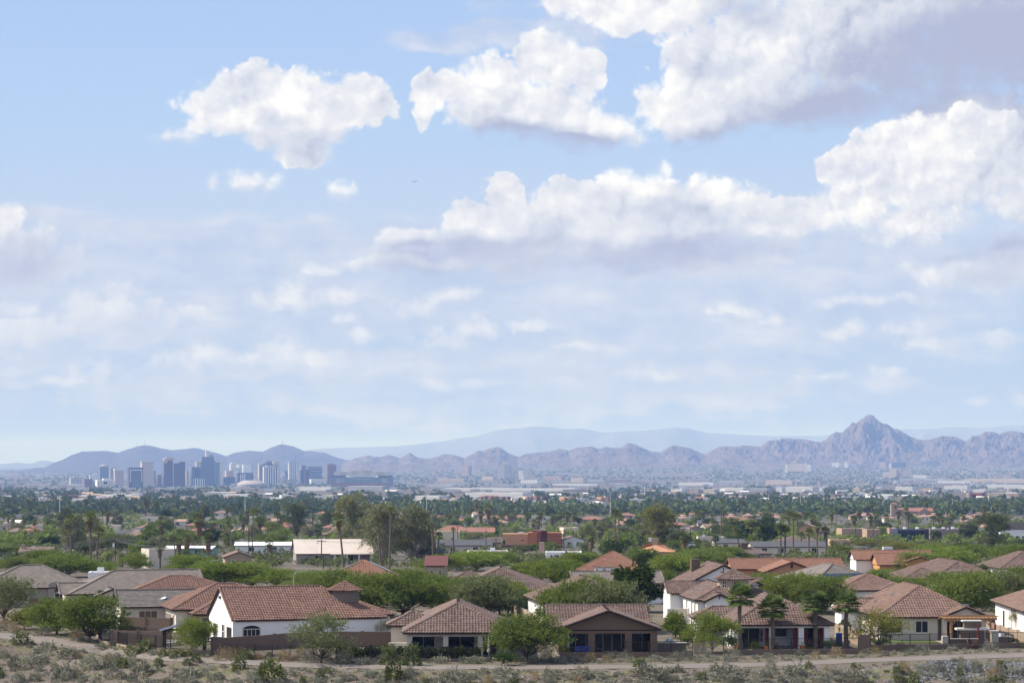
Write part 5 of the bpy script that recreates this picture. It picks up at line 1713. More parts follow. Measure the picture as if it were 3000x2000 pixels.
def far_canopy(name, label, n, v0, v1, size, seed, m, per=26, leafk=0.42, u0=-420, u1=3420, hk=0.75, clump=0.0):
    """a mass of far trees: each is a small heap of leaf cards on the ground."""
    rng = np.random.default_rng(seed)
    us = rng.uniform(u0, u1, n)
    vs = v0 + (v1 - v0) * rng.random(n)
    if clump:
        k = np.array([mnoise.noise(Vector((a * 0.012, b * 0.06, seed))) for a, b in zip(us, vs)])
        keep = k > clump - 0.35
        us, vs = us[keep], vs[keep]
    out = []
    for u, v in zip(us, vs):
        if any(a - 4 < u < b + 4 and d - 2 < v < d + 13 for a, b, d in FARKEEP):
            continue
        p = G(u, v)
        s = size * rng.uniform(0.6, 1.35)
        h = s * hk * rng.uniform(0.7, 1.4)
        d = unit(rng.normal(0, 1, (per, 3)))
        d[:, 2] = np.abs(d[:, 2])
        P = d * np.array([s / 2, s / 2, h * 0.75]) * rng.uniform(0.55, 1, (per, 1)) + np.array([p.x, p.y, p.z + h * 0.22])
        out.append(cards(rng, P, d + rng.normal(0, .5, d.shape), s * leafk, s * leafk * 0.7))
    me = quads_mesh(name, np.concatenate(out), [m])
    return tag(link_mesh(name, me), label, 'trees', kind='stuff')


# -------- desert shrubs on the bank and by the path
def shrub_mesh(seed, m, kind):
    rng = np.random.default_rng(seed)
    n = 420
    d = unit(rng.normal(0, 1, (n, 3)))
    d[:, 2] = np.abs(d[:, 2])
    bump = 1 + 0.28 * np.sin(d[:, 0] * 5 + seed) * np.sin(d[:, 1] * 6 + seed * 2) 
    r = rng.uniform(0.35, 1, (n, 1)) ** 0.5 * bump[:, None]
    if kind == 'ball':
        P = d * np.array([0.62, 0.62, 0.60]) * r
        A = d + rng.normal(0, .35, d.shape)
        Q = cards(rng, P, A, 0.17, 0.055)
    elif kind == 'twig':
        P = d * np.array([0.60, 0.60, 0.85]) * r
        A = d * np.array([.6, .6, 1.2]) + rng.normal(0, .2, d.shape)
        Q = cards(rng, P, A, 0.30, 0.025)
    else:
        P = d * np.array([0.65, 0.65, 0.75]) * r
        Q = cards(rng, P, d + rng.normal(0, .6, d.shape), 0.15, 0.09)
    return quads_mesh('desert_shrub', Q, [m])

def shrubs():
    protos = [(shrub_mesh(i, [L_SAGE, L_SAGE, L_SAGE, L_DRY, L_OLIVE, L_SAGE, L_CREO][i], ['ball', 'ball', 'ball', 'twig', 'leafy', 'twig', 'leafy'][i]),
               ['grey-green brittlebush mound', 'sage-grey rounded shrub', 'low dusty sage shrub', 'tan dry twiggy shrub', 'olive leafy shrub', 'thin grey twiggy shrub', 'olive-green creosote bush'][i]) for i in range(7)]
    rng = np.random.default_rng(3)
    GN = 'desert shrubs along the wash'
    SM = [(100, 1960, 'the left bank slope'), (330, 1900, 'the bend of the path'), (620, 1925, 'the pillar of the brown wall'), (780, 1975, 'the big creosote bush'), (940, 1950, 'the feathery grey tree'), (1250, 1935, 'the clipped hedge'),
          (1480, 1950, 'the hedge-end bush'), (1780, 1925, 'the brown house fence'), (2080, 1915, 'the corner palo verde'), (2300, 1915, 'the fan palm garden'), (2570, 1905, 'the sparse palo verde'), (2850, 1890, 'the fire-pit patio'),
          (2800, 1970, 'the blue-grey riprap'), (2100, 1980, 'the bare lower bank'), (1600, 1980, 'the stony bank middle'), (450, 1985, 'the lower left bank')]
    fixed = [(430, 1905, 60, 34, 4), (520, 1925, 50, 26, 4), (655, 1932, 60, 34, 3), (720, 1930, 60, 30, 4), (835, 1934, 56, 28, 3), (905, 1940, 60, 36, 5), (1010, 1943, 70, 40, 0), (1290, 1941, 50, 28, 0), (1390, 1942, 54, 30, 0), (1680, 1935, 46, 24, 0), (1730, 1937, 40, 22, 3), (1830, 1937, 50, 26, 5), (1920, 1935, 46, 24, 0), (2150, 1927, 50, 26, 5), (2250, 1925, 40, 20, 0), (2450, 1920, 46, 22, 3), (2700, 1908, 46, 22, 5), (2790, 1905, 40, 18, 0), (2900, 1903, 50, 22, 5),
             (60, 1885, 60, 34, 4), (140, 1905, 60, 34, 0), (200, 1925, 70, 40, 0), (90, 1950, 80, 46, 0), (270, 1955, 76, 44, 1), (190, 1985, 84, 50, 0), (420, 1975, 80, 46, 1), (560, 1985, 70, 40, 0), (1900, 1985, 90, 54, 0), (2130, 1985, 84, 50, 1), (2330, 1978, 80, 44, 0), (1330, 1990, 70, 42, 0), (1480, 1984, 74, 44, 1), (1700, 1988, 70, 40, 0), (2500, 1992, 80, 40, 1),
             (796, 1990, 80, 60, 6), (1155, 1990, 62, 50, 6), (1140, 1945, 60, 55, 4), (1205, 1948, 62, 60, 4), (1066, 1945, 50, 28, 0), (695, 1925, 44, 28, 3), (755, 1930, 34, 20, 3), (880, 1925, 36, 30, 3), (230, 1868, 50, 34, 3), (40, 1850, 46, 26, 3), (10, 1836, 34, 22, 3),
             (1160, 1935, 44, 26, 1), (1600, 1935, 44, 28, 5), (1640, 1938, 40, 26, 5), (1560, 1940, 36, 26, 0), (1775, 1938, 34, 20, 3), (1872, 1952, 46, 28, 4), (1975, 1935, 40, 24, 5), (2010, 1930, 44, 26, 5), (2060, 1924, 50, 30, 5), (330, 1892, 30, 24, 0), (298, 1900, 34, 22, 0), (390, 1916, 52, 26, 4),
             (455, 1916, 36, 22, 0), (480, 1920, 32, 24, 4), (575, 1935, 32, 18, 6), (2565, 1912, 40, 18, 3), (2640, 1902, 36, 20, 5), (700, 1960, 50, 40, 4), (765, 1996, 40, 20, 0), (2730, 1968, 40, 26, 5), (2812, 1978, 28, 24, 4), (2640, 1998, 40, 20, 6), (2920, 1998, 50, 20, 6), (360, 1955, 40, 30, 6)]
    L = [(u, v, w, h, k) for u, v, w, h, k in fixed]
    tries = 0
    while len(L) < 298 and tries < 9000:
        tries += 1
        u = rng.uniform(-20, 3020)
        pathv = np.interp(u, (0, 120, 230, 330, 460, 640, 1100, 1900, 2250, 2600, 3150), (1861, 1873, 1890, 1912, 1926, 1936, 1953, 1952, 1946, 1931, 1914))
        if rng.random() < 0.22:
            v = pathv - 8 - rng.uniform(2, 16)
            w = rng.uniform(16, 32)
        else:
            v = pathv + 12 + (2012 - pathv - 12) * rng.random() ** 0.8
            w = rng.uniform(20, 46) * (0.75 + 0.45 * (v - pathv) / 140)
        k = rng.choice(7, p=[.26, .24, .2, .1, .09, .08, .03])
        if any(abs(u - a) < (w + c) * 0.30 and abs(v - b) < 7 for a, b, c, _, _ in L):
            continue
        L.append((u, v, w, w * rng.uniform(0.6, 0.85), k))
    for u, v, w, h, k in L:
        p = G(u, v, -0.05)
        S = pxm(p.y)
        me, nm = protos[k]
        o = link_mesh('desert_shrub', me)
        o.location = p
        o.rotation_euler = (0, 0, rng.uniform(0, 6.28))
        o.scale = (w / S / 1.2, w / S / 1.2, h / S / 0.68)
        tag(o, uniq(nm, u, v, GN, 16, SM), 'shrub', GN)
    # the smallest brush nobody could count
    out = []
    for _ in range(1200):
        u = rng.uniform(-30, 3030)
        pathv = np.interp(u, (0, 120, 230, 330, 460, 640, 1100, 1900, 2250, 2600, 3150), (1861, 1873, 1890, 1912, 1926, 1936, 1953, 1952, 1946, 1931, 1914))
        v = pathv - rng.uniform(9, 24) if rng.random() < .3 else pathv + 12 + rng.uniform(0, 1) * (2012 - pathv)
        p = G(u, v)
        s = rng.uniform(.18, .42)
        m = 70
        d = unit(rng.normal(0, 1, (m, 3)))
        d[:, 2] = np.abs(d[:, 2])
        out.append(cards(rng, np.array(p)[None] + d * s * np.array([1, 1, .8]) * rng.uniform(.5, 1, (m, 1)), d, .16, .06))
    o = link_mesh('undergrowth', quads_mesh('undergrowth', np.concatenate(out), [L_SAGE]))
    tag(o, 'low grey brush filling the bank between the larger shrubs', 'brush', kind='stuff')
    # tufts
    out = []
    for _ in range(2600):
        u = rng.uniform(-30, 3030)
        pathv = np.interp(u, (0, 120, 230, 330, 460, 640, 1100, 1900, 2250, 2600, 3150), (1861, 1873, 1890, 1912, 1926, 1936, 1953, 1952, 1946, 1931, 1914))
        v = pathv + rng.uniform(-26, 90)
        if abs(v - pathv) < 9:
            continue
        p = G(u, v)
        m = 9
        d = unit(rng.normal(0, 1, (m, 3)) * np.array([1, 1, .6]) + np.array([0, 0, 0.8]))
        P = np.array(p)[None] + d * 0.14 * rng.uniform(0.3, 1, (m, 1)) + rng.normal(0, .10, (m, 3)) * np.array([1, 1, 0])
        out.append(cards(rng, P, d, 0.20, 0.05))
    o = link_mesh('grass', quads_mesh('grass', np.concatenate(out), [L_YEL]))
    tag(o, 'thin green and straw tufts scattered along the trail and bank', 'grass', kind='stuff')

def stones():
    rng = np.random.default_rng(9)
    def rock(mb, p, s):
        a = [Vector((x, y, z)) * s * rng.uniform(0.6, 1.15) for x, y, z in ((1, 0, 0), (.3, .9, .1), (-.9, .4, 0), (-.6, -.8, .1), (.5, -.8, 0), (.2, .2, .8), (-.3, -.2, .7), (0, 0, -.5))]
        rot = Matrix.Rotation(rng.uniform(0, 6.28), 3, 'Z') @ Matrix.Rotation(rng.uniform(-.5, .5), 3, 'X')
        a = [rot @ v + p for v in a]
        for f in ((0, 1, 5), (1, 2, 6, 5), (2, 3, 6), (3, 4, 6), (4, 0, 5, 6), (1, 0, 7), (2, 1, 7), (3, 2, 7), (4, 3, 7), (0, 4, 7)):
            mb.face([a[i] for i in f])
    mb = MB()
    for _ in range(1900):
        t = rng.random()
        if t < 0.72:
            u = rng.uniform(2690, 3020)
            top = np.interp(u, (2690, 2740, 2830, 2880, 3020), (1948, 1937, 1936, 1948, 1940))
            v = top + rng.uniform(0, 60) * rng.random() ** 0.6
            if 2870 < u < 2905 and rng.random() < 0.6:
                continue
            s = rng.uniform(0.10, 0.36)
        else:
            u, v, s = rng.uniform(1950, 2700), rng.uniform(1960, 2010), rng.uniform(0.06, 0.2)
        rock(mb, G(u, v), s)
    o = mb.build('rubble', mat('blue_grey_riprap', (0.125, 0.127, 0.135), var=0.3, scale=0.8, bump=0.3))
    tag(o, 'heap of broken blue-grey riprap stones on the lower right bank', 'rubble', kind='stuff')
    mb = MB()
    for _ in range(1500):
        u = rng.uniform(-20, 3020)
        lo = np.interp(u, (0, 250, 460, 700, 3000), (1880, 1910, 1945, 1962, 1945))
        v = lo + rng.uniform(0, 1) * (2010 - lo)
        rock(mb, G(u, v), rng.uniform(0.04, 0.14))
    o = mb.build('gravel', mat('pale_stone', (0.36, 0.32, 0.28), var=0.25, scale=0.8))
    tag(o, 'loose pale stones scattered over the bank', 'gravel', kind='stuff')

def hedge():
    rng = np.random.default_rng(21)
    a, b = G(985, 1928), G(1408, 1930)
    L = (b - a).length
    n = 9000
    x = rng.uniform(0, 1, n)
    hh = 1.28 + 0.14 * np.sin(x * 60) + 0.10 * np.sin(x * 23 + 1) + 0.08 * np.sin(x * 131)
    y = rng.normal(0, 1, n).clip(-1, 1) * 0.55
    z = rng.uniform(0.02, 1, n) ** 0.7 * hh * np.sqrt(np.maximum(0.05, 1 - (np.abs(y) / 0.75) ** 2.5))
    d = np.array((b - a).normalized())
    nrm = np.array([-d[1], d[0], 0])
    P = np.array(a)[None] + d[None] * (x * L)[:, None] + nrm[None] * y[:, None]
    P[:, 2] += z
    A = np.stack([rng.normal(0, 1, n), rng.normal(-.5, 1, n), rng.normal(0.6, 1, n)], 1)
    me = quads_mesh('hedge', cards(rng, P, A, 0.24, 0.14), [L_HEDGE])
    tag(link_mesh('hedge', me), 'long dark clipped hedge in front of the tan house', 'hedge')
near_trees()
palms()
mid_trees()
shrubs()
stones()
hedge()

# ------------------------------------------------------------------ garden walls, fences and outdoor furniture
def wall_run(name, label, pts, h, th, m, cat='wall', cap_m=None, posts=None):
    """a wall standing on the ground along photo-pixel foot points; h may vary per point."""
    P = [G(u, v) for u, v in pts]
    hs = h if hasattr(h, '__len__') else [h] * len(P)
    o = empty(name, P[0], 0, label, cat)
    mb, cp = MB(), MB()
    for i in range(len(P) - 1):
        a, b = P[i] - P[0], P[i + 1] - P[0]
        d = (b - a); d.z = 0; d.normalize()
        n = Vector((-d.y, d.x, 0)) * th / 2
        za, zb = Vector((0, 0, hs[i])), Vector((0, 0, hs[i + 1]))
        dn = Vector((0, 0, -0.4))
        q = [a - n + dn, b - n + dn, b + n + dn, a + n + dn, a - n + za, b - n + zb, b + n + zb, a + n + za]
        for f in ((0, 1, 5, 4), (1, 2, 6, 5), (2, 3, 7, 6), (3, 0, 4, 7), (4, 5, 6, 7)):
            mb.face([q[k] for k in f])
        if cap_m:
            k = 1.35
            q2 = [a - n * k + za, b - n * k + zb, b + n * k + zb, a + n * k + za]
            q3 = [v + Vector((0, 0, 0.06)) for v in q2]
            q2 = [v + Vector((0, 0, 0.003)) for v in q2]
            cp.face(q3)
            cp.face([q2[0], q2[1], q3[1], q3[0]]); cp.face([q2[3], q2[0], q3[0], q3[3]]); cp.face([q2[1], q2[2], q3[2], q3[1]])
    mb.build('wall_face', m, o)
    if cap_m:
        cp.build('coping', cap_m, o)
    if posts:
        L = sum((P[i + 1] - P[i]).length for i in range(len(P) - 1))
        n = max(2, int(L / posts))
        for j in range(n + 1):
            t = j / n * L
            for i in range(len(P) - 1):
                l = (P[i + 1] - P[i]).length
                if t <= l + 1e-6:
                    p = P[i].lerp(P[i + 1], t / l) - P[0]
                    hh = hs[i] + (hs[i + 1] - hs[i]) * t / l
                    pm = MB(); pm.box(p.x - th * .75, p.y - th * .75, -0.3, p.x + th * .75, p.y + th * .75, hh + 0.08)
                    pm.build('pilaster', m, o)
                    break
                t -= l
    return o

def view_fence(label, pts, base_h, h, gap=0.125, post=2.4, base_m=None):
    """iron view fence: rails, thin balusters and posts on a low wall."""
    P = [G(u, v) for u, v in pts]
    o = empty('iron_fence', P[0], 0, label, 'fence')
    rails, bal, low = MB(), MB(), MB()
    for i in range(len(P) - 1):
        a, b = P[i] - P[0], P[i + 1] - P[0]
        L = (b - a).length
        for z in (base_h + 0.08, base_h + h):
            rails.beam(a + Vector((0, 0, z)), b + Vector((0, 0, z)), 0.05, 0.05)
        n = int(L / gap)
        for k in range(n + 1):
            p = a.lerp(b, k / n)
            bal.box(p.x - 0.011, p.y - 0.011, p.z + base_h + 0.02, p.x + 0.011, p.y + 0.011, p.z + base_h + h - 0.03, False, False)
        m = max(1, round(L / post))
        for k in range(m + (1 if i == len(P) - 2 else 0)):
            p = a.lerp(b, k / m)
            pm = MB(); pm.box(p.x - 0.045, p.y - 0.045, p.z + base_h - 0.02, p.x + 0.045, p.y + 0.045, p.z + base_h + h + 0.08)
            pm.build('post', IRON, o)
        if base_h > 0.05:
            d = (b - a); d.z = 0; d.normalize()
            nn = Vector((-d.y, d.x, 0)) * 0.12
            q = [a - nn, b - nn, b + nn, a + nn]
            lo = [v + Vector((0, 0, -0.5)) for v in q]
            hi = [v + Vector((0, 0, base_h)) for v in q]
            for f in ((0, 1), (1, 2), (2, 3), (3, 0)):
                low.face([lo[f[0]], lo[f[1]], hi[f[1]], hi[f[0]]])
            low.face(hi)
    rails.build('rail', IRON, o)
    bal.build('balusters', IRON, o)
    low.build('low_wall', base_m or BLOCKW, o)
    return o

def pillar(label, u, v, w, h, m=BLOCKW):
    p = G(u, v)
    o = empty('wall_pillar', p, 0, label, 'pillar')
    a, b = MB(), MB()
    a.box(-w / 2, -w / 2, -0.3, w / 2, w / 2, h)
    b.box(-w / 2 - .06, -w / 2 - .06, h + .003, w / 2 + .06, w / 2 + .06, h + .10)
    a.build('shaft', m, o); b.build('cap', m, o)

def umbrella(label, u, v, h, m, r=0.16):
    o = empty('closed_umbrella', G(u, v), 0, label, 'umbrella', 'closed patio umbrellas')
    a, b, c = MB(), MB(), MB()
    a.tube([(0, 0, 0), (0, 0, h)], 0.025, 6)
    b.lathe([(0.05, h * .30), (r, h * .36), (r * .95, h * .45), (r * .55, h * .55), (r * .8, h * .68), (r * .5, h * .85), (0.03, h * .99), (0.0, h)], 9)
    c.lathe([(0.0, 0.12), (0.28, 0.12), (0.30, 0.0)], 10)
    a.build('pole', METAL, o); b.build('furled_canopy', m, o, True); c.build('foot', CONC, o)

def chair(label, p, rz, m, fm, group, w=0.62, hback=0.95):
    o = empty('patio_chair', p, rz, label, 'chair', group)
    s, b = MB(), MB()
    s.box(-w / 2, -0.3, 0.36, w / 2, 0.3, 0.46)
    b.beam((-0, 0.28, 0.44), (0, 0.40, hback), w, 0.07)
    s.build('seat', m, o); b.build('backrest', m, o)
    for x in (-w / 2 + .03, w / 2 - .03):
        for y in (-0.27, 0.27):
            l = MB(); l.box(x - .022, y - .022, 0, x + .022, y + .022, 0.36 if y > 0 else 0.62); l.build('leg', fm, o)
        a = MB(); a.box(x - .03, -0.3, 0.622, x + .03, 0.3, 0.66); a.build('armrest', fm, o)
    return o

def table(label, p, w, d, h, m, fm, rz=0, cat='table'):
    o = empty('patio_table', p, rz, label, cat)
    t = MB(); t.box(-w / 2, -d / 2, h - 0.05, w / 2, d / 2, h); t.build('tabletop', m, o)
    for x in (-w / 2 + .08, w / 2 - .08):
        for y in (-d / 2 + .08, d / 2 - .08):
            l = MB(); l.box(x - .035, y - .035, 0, x + .035, y + .035, h - 0.052); l.build('leg', fm, o)

def pot(label, u, v, r, h):
    o = empty('plant_pot', G(u, v), 0, label, 'flowerpot', 'clay pots on the white house patio')
    a, b = MB(), MB()
    a.lathe([(0, 0), (r * .7, 0), (r, h * .85), (r * 1.12, h * .86), (r * 1.12, h), (r * .9, h), (r * .85, h * .9), (0, h * .9)], 12)
    a.build('bowl', POT, o, True)
    rng = np.random.default_rng(int(u))
    d = unit(rng.normal(0, 1, (40, 3)) + np.array([0, 0, 1.0]))
    link_mesh('plant', quads_mesh('plant', cards(rng, d * r * 1.1 + np.array([0, 0, h]), d, 0.2, 0.06), [L_BRIGHT]), o)

def yards():
    wall_run('garden_wall', 'brown block wall below the far-left grey roof', [(88, 1786), (195, 1783)], [1.7, 1.7], 0.2, BLOCKW, posts=4)
    wall_run('garden_wall', 'upper brown wall between the dark grey roof and the ochre house', [(355, 1846), (503, 1850)], 1.7, 0.2, BLOCKW, posts=4)
    wall_run('garden_wall', 'lower brown wall behind the patterned blue grill cover', [(350, 1872), (500, 1876)], 1.6, 0.2, BLOCKW, posts=4)
    wall_run('garden_wall', 'brown wall behind the round pool of the ramada garden', [(330, 1892), (480, 1896)], 1.8, 0.2, BLOCKW, posts=4)
    view_fence('dark iron fence around the ramada garden with a low kerb wall', [(282, 1858), (297, 1884), (372, 1898), (500, 1909), (620, 1916)], 0.35, 1.35, base_m=BLOCKT)
    pillar('square brown pillar at the corner of the ramada garden', 634, 1915, 1.15, 1.75)
    wall_run('garden_wall', 'long brown garden wall rising behind the feathery grey tree', [(646, 1908), (760, 1902), (862, 1897), (1005, 1894), (1150, 1893)], [1.55, 1.6, 1.75, 1.75, 1.7], 0.22, BLOCKW, posts=3.4)
    view_fence('iron fence in front of the long brown garden wall', [(644, 1924), (850, 1932), (985, 1937)], 0.25, 1.25)
    view_fence('iron fence beyond the hedge in front of the tan house', [(1060, 1935), (1440, 1938)], 0.3, 1.25)
    wall_run('garden_wall', 'cream wall between two white houses above the mesquite', [(1500, 1800), (1560, 1832)], 1.6, 0.2, BLOCKT)
    view_fence('iron fence across the brown house patio on a brown low wall', [(1640, 1926), (2030, 1924)], 0.55, 1.15)
    wall_run('garden_wall', 'brown wall block between the brown house and the white house gardens', [(2032, 1914), (2068, 1914)], 1.75, 0.3, BLOCKT)
    view_fence('iron fence across the white palm house patio on a brown low wall', [(2120, 1918), (2515, 1914)], 0.55, 1.2)
    wall_run('garden_wall', 'square brown wall end between the fan palms and the beige house', [(2514, 1908), (2548, 1908)], 1.9, 0.5, BLOCKW)
    view_fence('iron fence across the beige house garden on a tan low wall', [(2550, 1905), (3010, 1896)], 0.6, 1.15)
    wall_run('garden_wall', 'stepped tan block wall between the beige house and the right-edge house', [(2890, 1860), (2945, 1876), (3010, 1892)], [1.7, 1.6, 1.5], 0.2, BLOCKT, posts=3)
    wall_run('garden_wall', 'tan side wall behind the fan palm at the white house corner', [(2448, 1868), (2520, 1890)], [1.8, 1.7], 0.2, BLOCKT)

    # ramada, pool and the rest of the left garden
    p = G(540, 1906)
    o = empty('ramada', p, R(14), 'small open ramada with a dark gabled metal roof and two posts', 'ramada')
    S = pxm(p.y)
    r = MB()
    w, d, z = 2.7, 2.4, 2.35
    for sx in (-1, 1):
        q = [(0, -d / 2, z + 0.75), (0, d / 2, z + 0.75), (sx * w, d / 2, z), (sx * w, -d / 2, z)]
        r.face(q)
        r.face([(x, y, zz - 0.08) for x, y, zz in q])
        r.face([q[0], q[3], (q[3][0], q[3][1], q[3][2] - .08), (0, -d / 2, z + 0.67)])
    r.build('roof', mat('dark_metal_roof', (0.05, 0.045, 0.055), rough=0.4), o)
    for x in (-2.2, 2.2):
        for y in (-0.9, 0.9):
            m = MB(); m.box(x - .1, y - .1, 0, x + .1, y + .1, z + 0.12); m.beam((x, y, z - 0.6), (x * 0.7, y, z + 0.15), 0.09, 0.09); m.build('post', DARKW, o)
    m = MB()
    for y in (-0.9, 0.9):
        m.beam((-2.3, y, z + 0.02), (2.3, y, z + 0.02), 0.1, 0.14)
    m.build('beams', DARKW, o)
    p = G(452, 1888)
    o = empty('swimming_pool', p, 0, 'round raised pool with a stone rim and stepped boulders', 'pool')
    m = MB(); m.lathe([(3.0, 0), (3.0, 0.42), (2.65, 0.45), (2.65, 0.2)], 28); m.build('rim', CONC, o)
    m = MB(); m.lathe([(2.64, 0.28), (0.0, 0.28)], 28); m.build('water', mat('pool_water', (0.02, 0.035, 0.045), rough=0.05, spec=0.5), o)
    m = MB()
    for i in range(5):
        m.box(-3.6 + i * 0.55, 1.2 + 0.3 * i, 0, -2.9 + i * 0.55, 1.9 + 0.3 * i, 1.3 - 0.22 * i)
    m.build('boulder_steps', BLOCKT, o)
    p = G(468, 1866)
    table('low yellow-edged planter table beside the grill', p + Vector((-1.2, 0, 0)), 0.9, 0.6, 0.7, mat('yellow_wood', (0.45, 0.33, 0.12)), DARKW)
    o = empty('barbecue_grill', G(466, 1868), R(10), 'grill with a bright blue cover beside a black kettle lid', 'grill')
    m = MB(); m.box(-0.7, -0.3, 0, 0.7, 0.3, 0.75); m.build('cover', BLUE, o)
    m = MB(); m.box(-0.72, -0.32, 0.753, 0.3, 0.32, 1.15); m.build('hood', METAL, o)
    m = MB(); m.lathe([(0.0, 1.25), (0.3, 1.15), (0.42, 0.9), (0.38, 0.7), (0.15, 0.5)], 12, (1.2, 0)); m.build('kettle', BLACK, o)
    p = G(410, 1830)
    o = empty('garden_bench', p, R(12), 'white slatted bench above the brown walls', 'bench')
    m = MB(); m.box(-0.8, -.25, .4, .8, .25, .46); m.build('seat', PALEM, o)
    m = MB(); m.box(-0.8, .2, .5, .8, .25, 1.0); m.build('backrest', PALEM, o)
    for x in (-.7, .7):
        m = MB(); m.box(x - .04, -.22, 0, x + .04, .22, .398); m.build('leg', PALEM, o)
    o = empty('folded_parasol', G(612, 1879), 0, 'open-framed black cantilever parasol by the white gable', 'parasol')
    m = MB(); m.tube([(0, 0, 0), (0.05, 0, 2.6)], 0.05, 6); m.build('pole', IRON, o)
    m = MB()
    for k in range(5):
        m.tube([(0.05, 0, 2.5), (0.15 + 0.22 * k - 0.5, 0.1, 2.2 - 0.1 * k), (0.1 + 0.18 * k - 0.4, 0.1, 1.2)], 0.025, 4)
    m.build('ribs', IRON, o)
    m = MB(); m.box(-.5, -.4, 0.003, .5, .4, .12); m.build('base', BLACK, o)

    # brown house patio
    umbrella('cream furled umbrella at the left end of the brown house patio', 1664, 1916, 2.35, CLOTH, 0.2)
    umbrella('white furled umbrella at the right end of the hedge', 1432, 1932, 2.5, CLOTH, 0.17)
    for i, u in enumerate((1693, 1716)):
        chair(['chair draped in a bright blue patterned towel, nearer the cream umbrella', 'chair draped in a bright blue patterned towel, farther from the cream umbrella'][i], G(u, 1917), R(180), BLUE, CLOTH, 'blue draped patio chairs', 0.7, 1.0)
    o = empty('outdoor_sofa', G(1788, 1906), 0, 'pale grey outdoor sofa in the middle bay of the brown house', 'sofa')
    m = MB(); m.box(-1.3, -.4, .15, 1.3, .4, .45); m.build('seat', mat('grey_cushion', (0.3, 0.29, 0.28)), o)
    m = MB(); m.box(-1.3, .2, .453, 1.3, .42, .92); m.build('backrest', MATS['grey_cushion'], o)
    for x in (-1.42, 1.3):
        m = MB(); m.box(x, -.4, .15, x + .12, .42, .65); m.build('armrest', DARKW, o)
    for x in (-.7, .7):
        m = MB(); m.box(x - .3, .05, .455, x + .3, .2, .85); m.build('pillow', mat('blue_grey_cushion', (0.13, 0.15, 0.19)), o)
    table('low grey coffee table before the outdoor sofa', G(1788, 1916), 1.5, 0.7, 0.4, mat('grey_wood', (0.2, 0.19, 0.18)), IRON)
    for (u, rz) in ((1757, 75), (1826, -75)):
        chair('wicker armchair ' + ('left' if u < 1790 else 'right') + ' of the pale grey sofa', G(u, 1910), R(rz), mat('grey_cushion2', (0.26, 0.25, 0.24)), DARKW, 'wicker armchairs')
    table('long dining table in the right bay of the brown house', G(1890, 1906), 3.4, 1.0, 0.75, mat('pale_tabletop', (0.33, 0.30, 0.27)), DARKW)
    for k in range(6):
        chair(f'dark dining chair {"on the near side of" if k % 2 else "behind"} the long dining table, {["left end", "middle", "right end"][k // 2]}', G(1862 + 27 * (k // 2), 1911 if k % 2 else 1901), R(180 if k % 2 else 0), DARKW, DARKW, 'dark dining chairs', 0.5)
    o = empty('grill_island', G(1978, 1908), 0, 'stone-clad grill island with a steel hood beside the brown house', 'grill')
    m = MB(); m.box(-2.4, -.5, 0, 1.2, .5, .95); m.build('island', mat('stone_cladding', (0.17, 0.15, 0.13), var=.3, scale=4), o)
    m = MB(); m.box(-2.5, -.56, .953, 1.26, .56, 1.03); m.build('counter', CONC, o)
    m = MB(); m.box(-1.2, -.35, 1.033, .0, .35, 1.22); m.lathe([(0.0, 1.5), (.3, 1.45), (.45, 1.22)], 10, (-.6, 0)); m.build('hood', METAL, o)
    tag(ribbon('patio', 'terrace paving in front of the brown house', 'patio', [(1645, 1918), (2030, 1917)], 6, PATIO, 0.035), kind='structure')
    tag(ribbon('patio', 'terrace paving in front of the white palm house', 'patio', [(2130, 1909), (2510, 1906)], 6, CONC, 0.035), kind='structure')

    # white house patio
    pot('orange clay pot left of the second fan palm', 2247, 1907, 0.32, 0.6)
    pot('orange clay pot between the second and third fan palms', 2351, 1905, 0.33, 0.6)
    pot('squat red-brown pot behind the first fan palm', 2156, 1906, 0.35, 0.5)
    table('low dark fire table on the white house patio', G(2297, 1905), 2.0, 0.9, 0.55, mat('black_stone', (0.04, 0.04, 0.045)), DARKW)
    for (u, v, rz) in ((2272, 1900, 90), (2325, 1898, -90), (2392, 1897, 0), (2372, 1897, 0)):
        chair(uniq('brown cushioned patio chair', u, v, 'x', marks=[(2297, 1905, 'the low dark fire table'), (2247, 1907, 'the orange pot by the second palm'), (2388, 1901, 'the third fan palm'), (2263, 1904, 'the second fan palm')]), G(u, v), R(rz), mat('rust_cushion', (0.2, 0.08, 0.05)), DARKW, 'brown cushioned patio chairs')
    umbrella('dark red furled umbrella in the left bay of the white patio', 2231, 1895, 2.2, RED)
    for (u, v, w, h, lab) in ((2212, 1906, 34, 30, 'small clipped tree-like bush between the first two fan palms'), (2425, 1905, 40, 34, 'multi-stemmed clipped bush right of the third fan palm'), (2374, 1906, 34, 14, 'low dark cushion plant at the foot of the third fan palm'), (2278, 1908, 30, 12, 'low dark cushion plant right of the second fan palm'),
                              (2588, 1890, 50, 22, 'rounded green bush on the beige house lawn'), (2967, 1886, 34, 22, 'rounded green bush near the right-edge wall'), (2456, 1898, 30, 22, 'dark bush beneath the spiky palm lily'), (1995, 1870, 60, 40, 'leafy hedge shrub right of the brown house')):
        p = G(u, v); S = pxm(p.y)
        PL.put('bush', u % 5, p, w / S, h / S, lab, 'bush', 'garden bushes', L_DARK if u % 2 else L_MESQ)
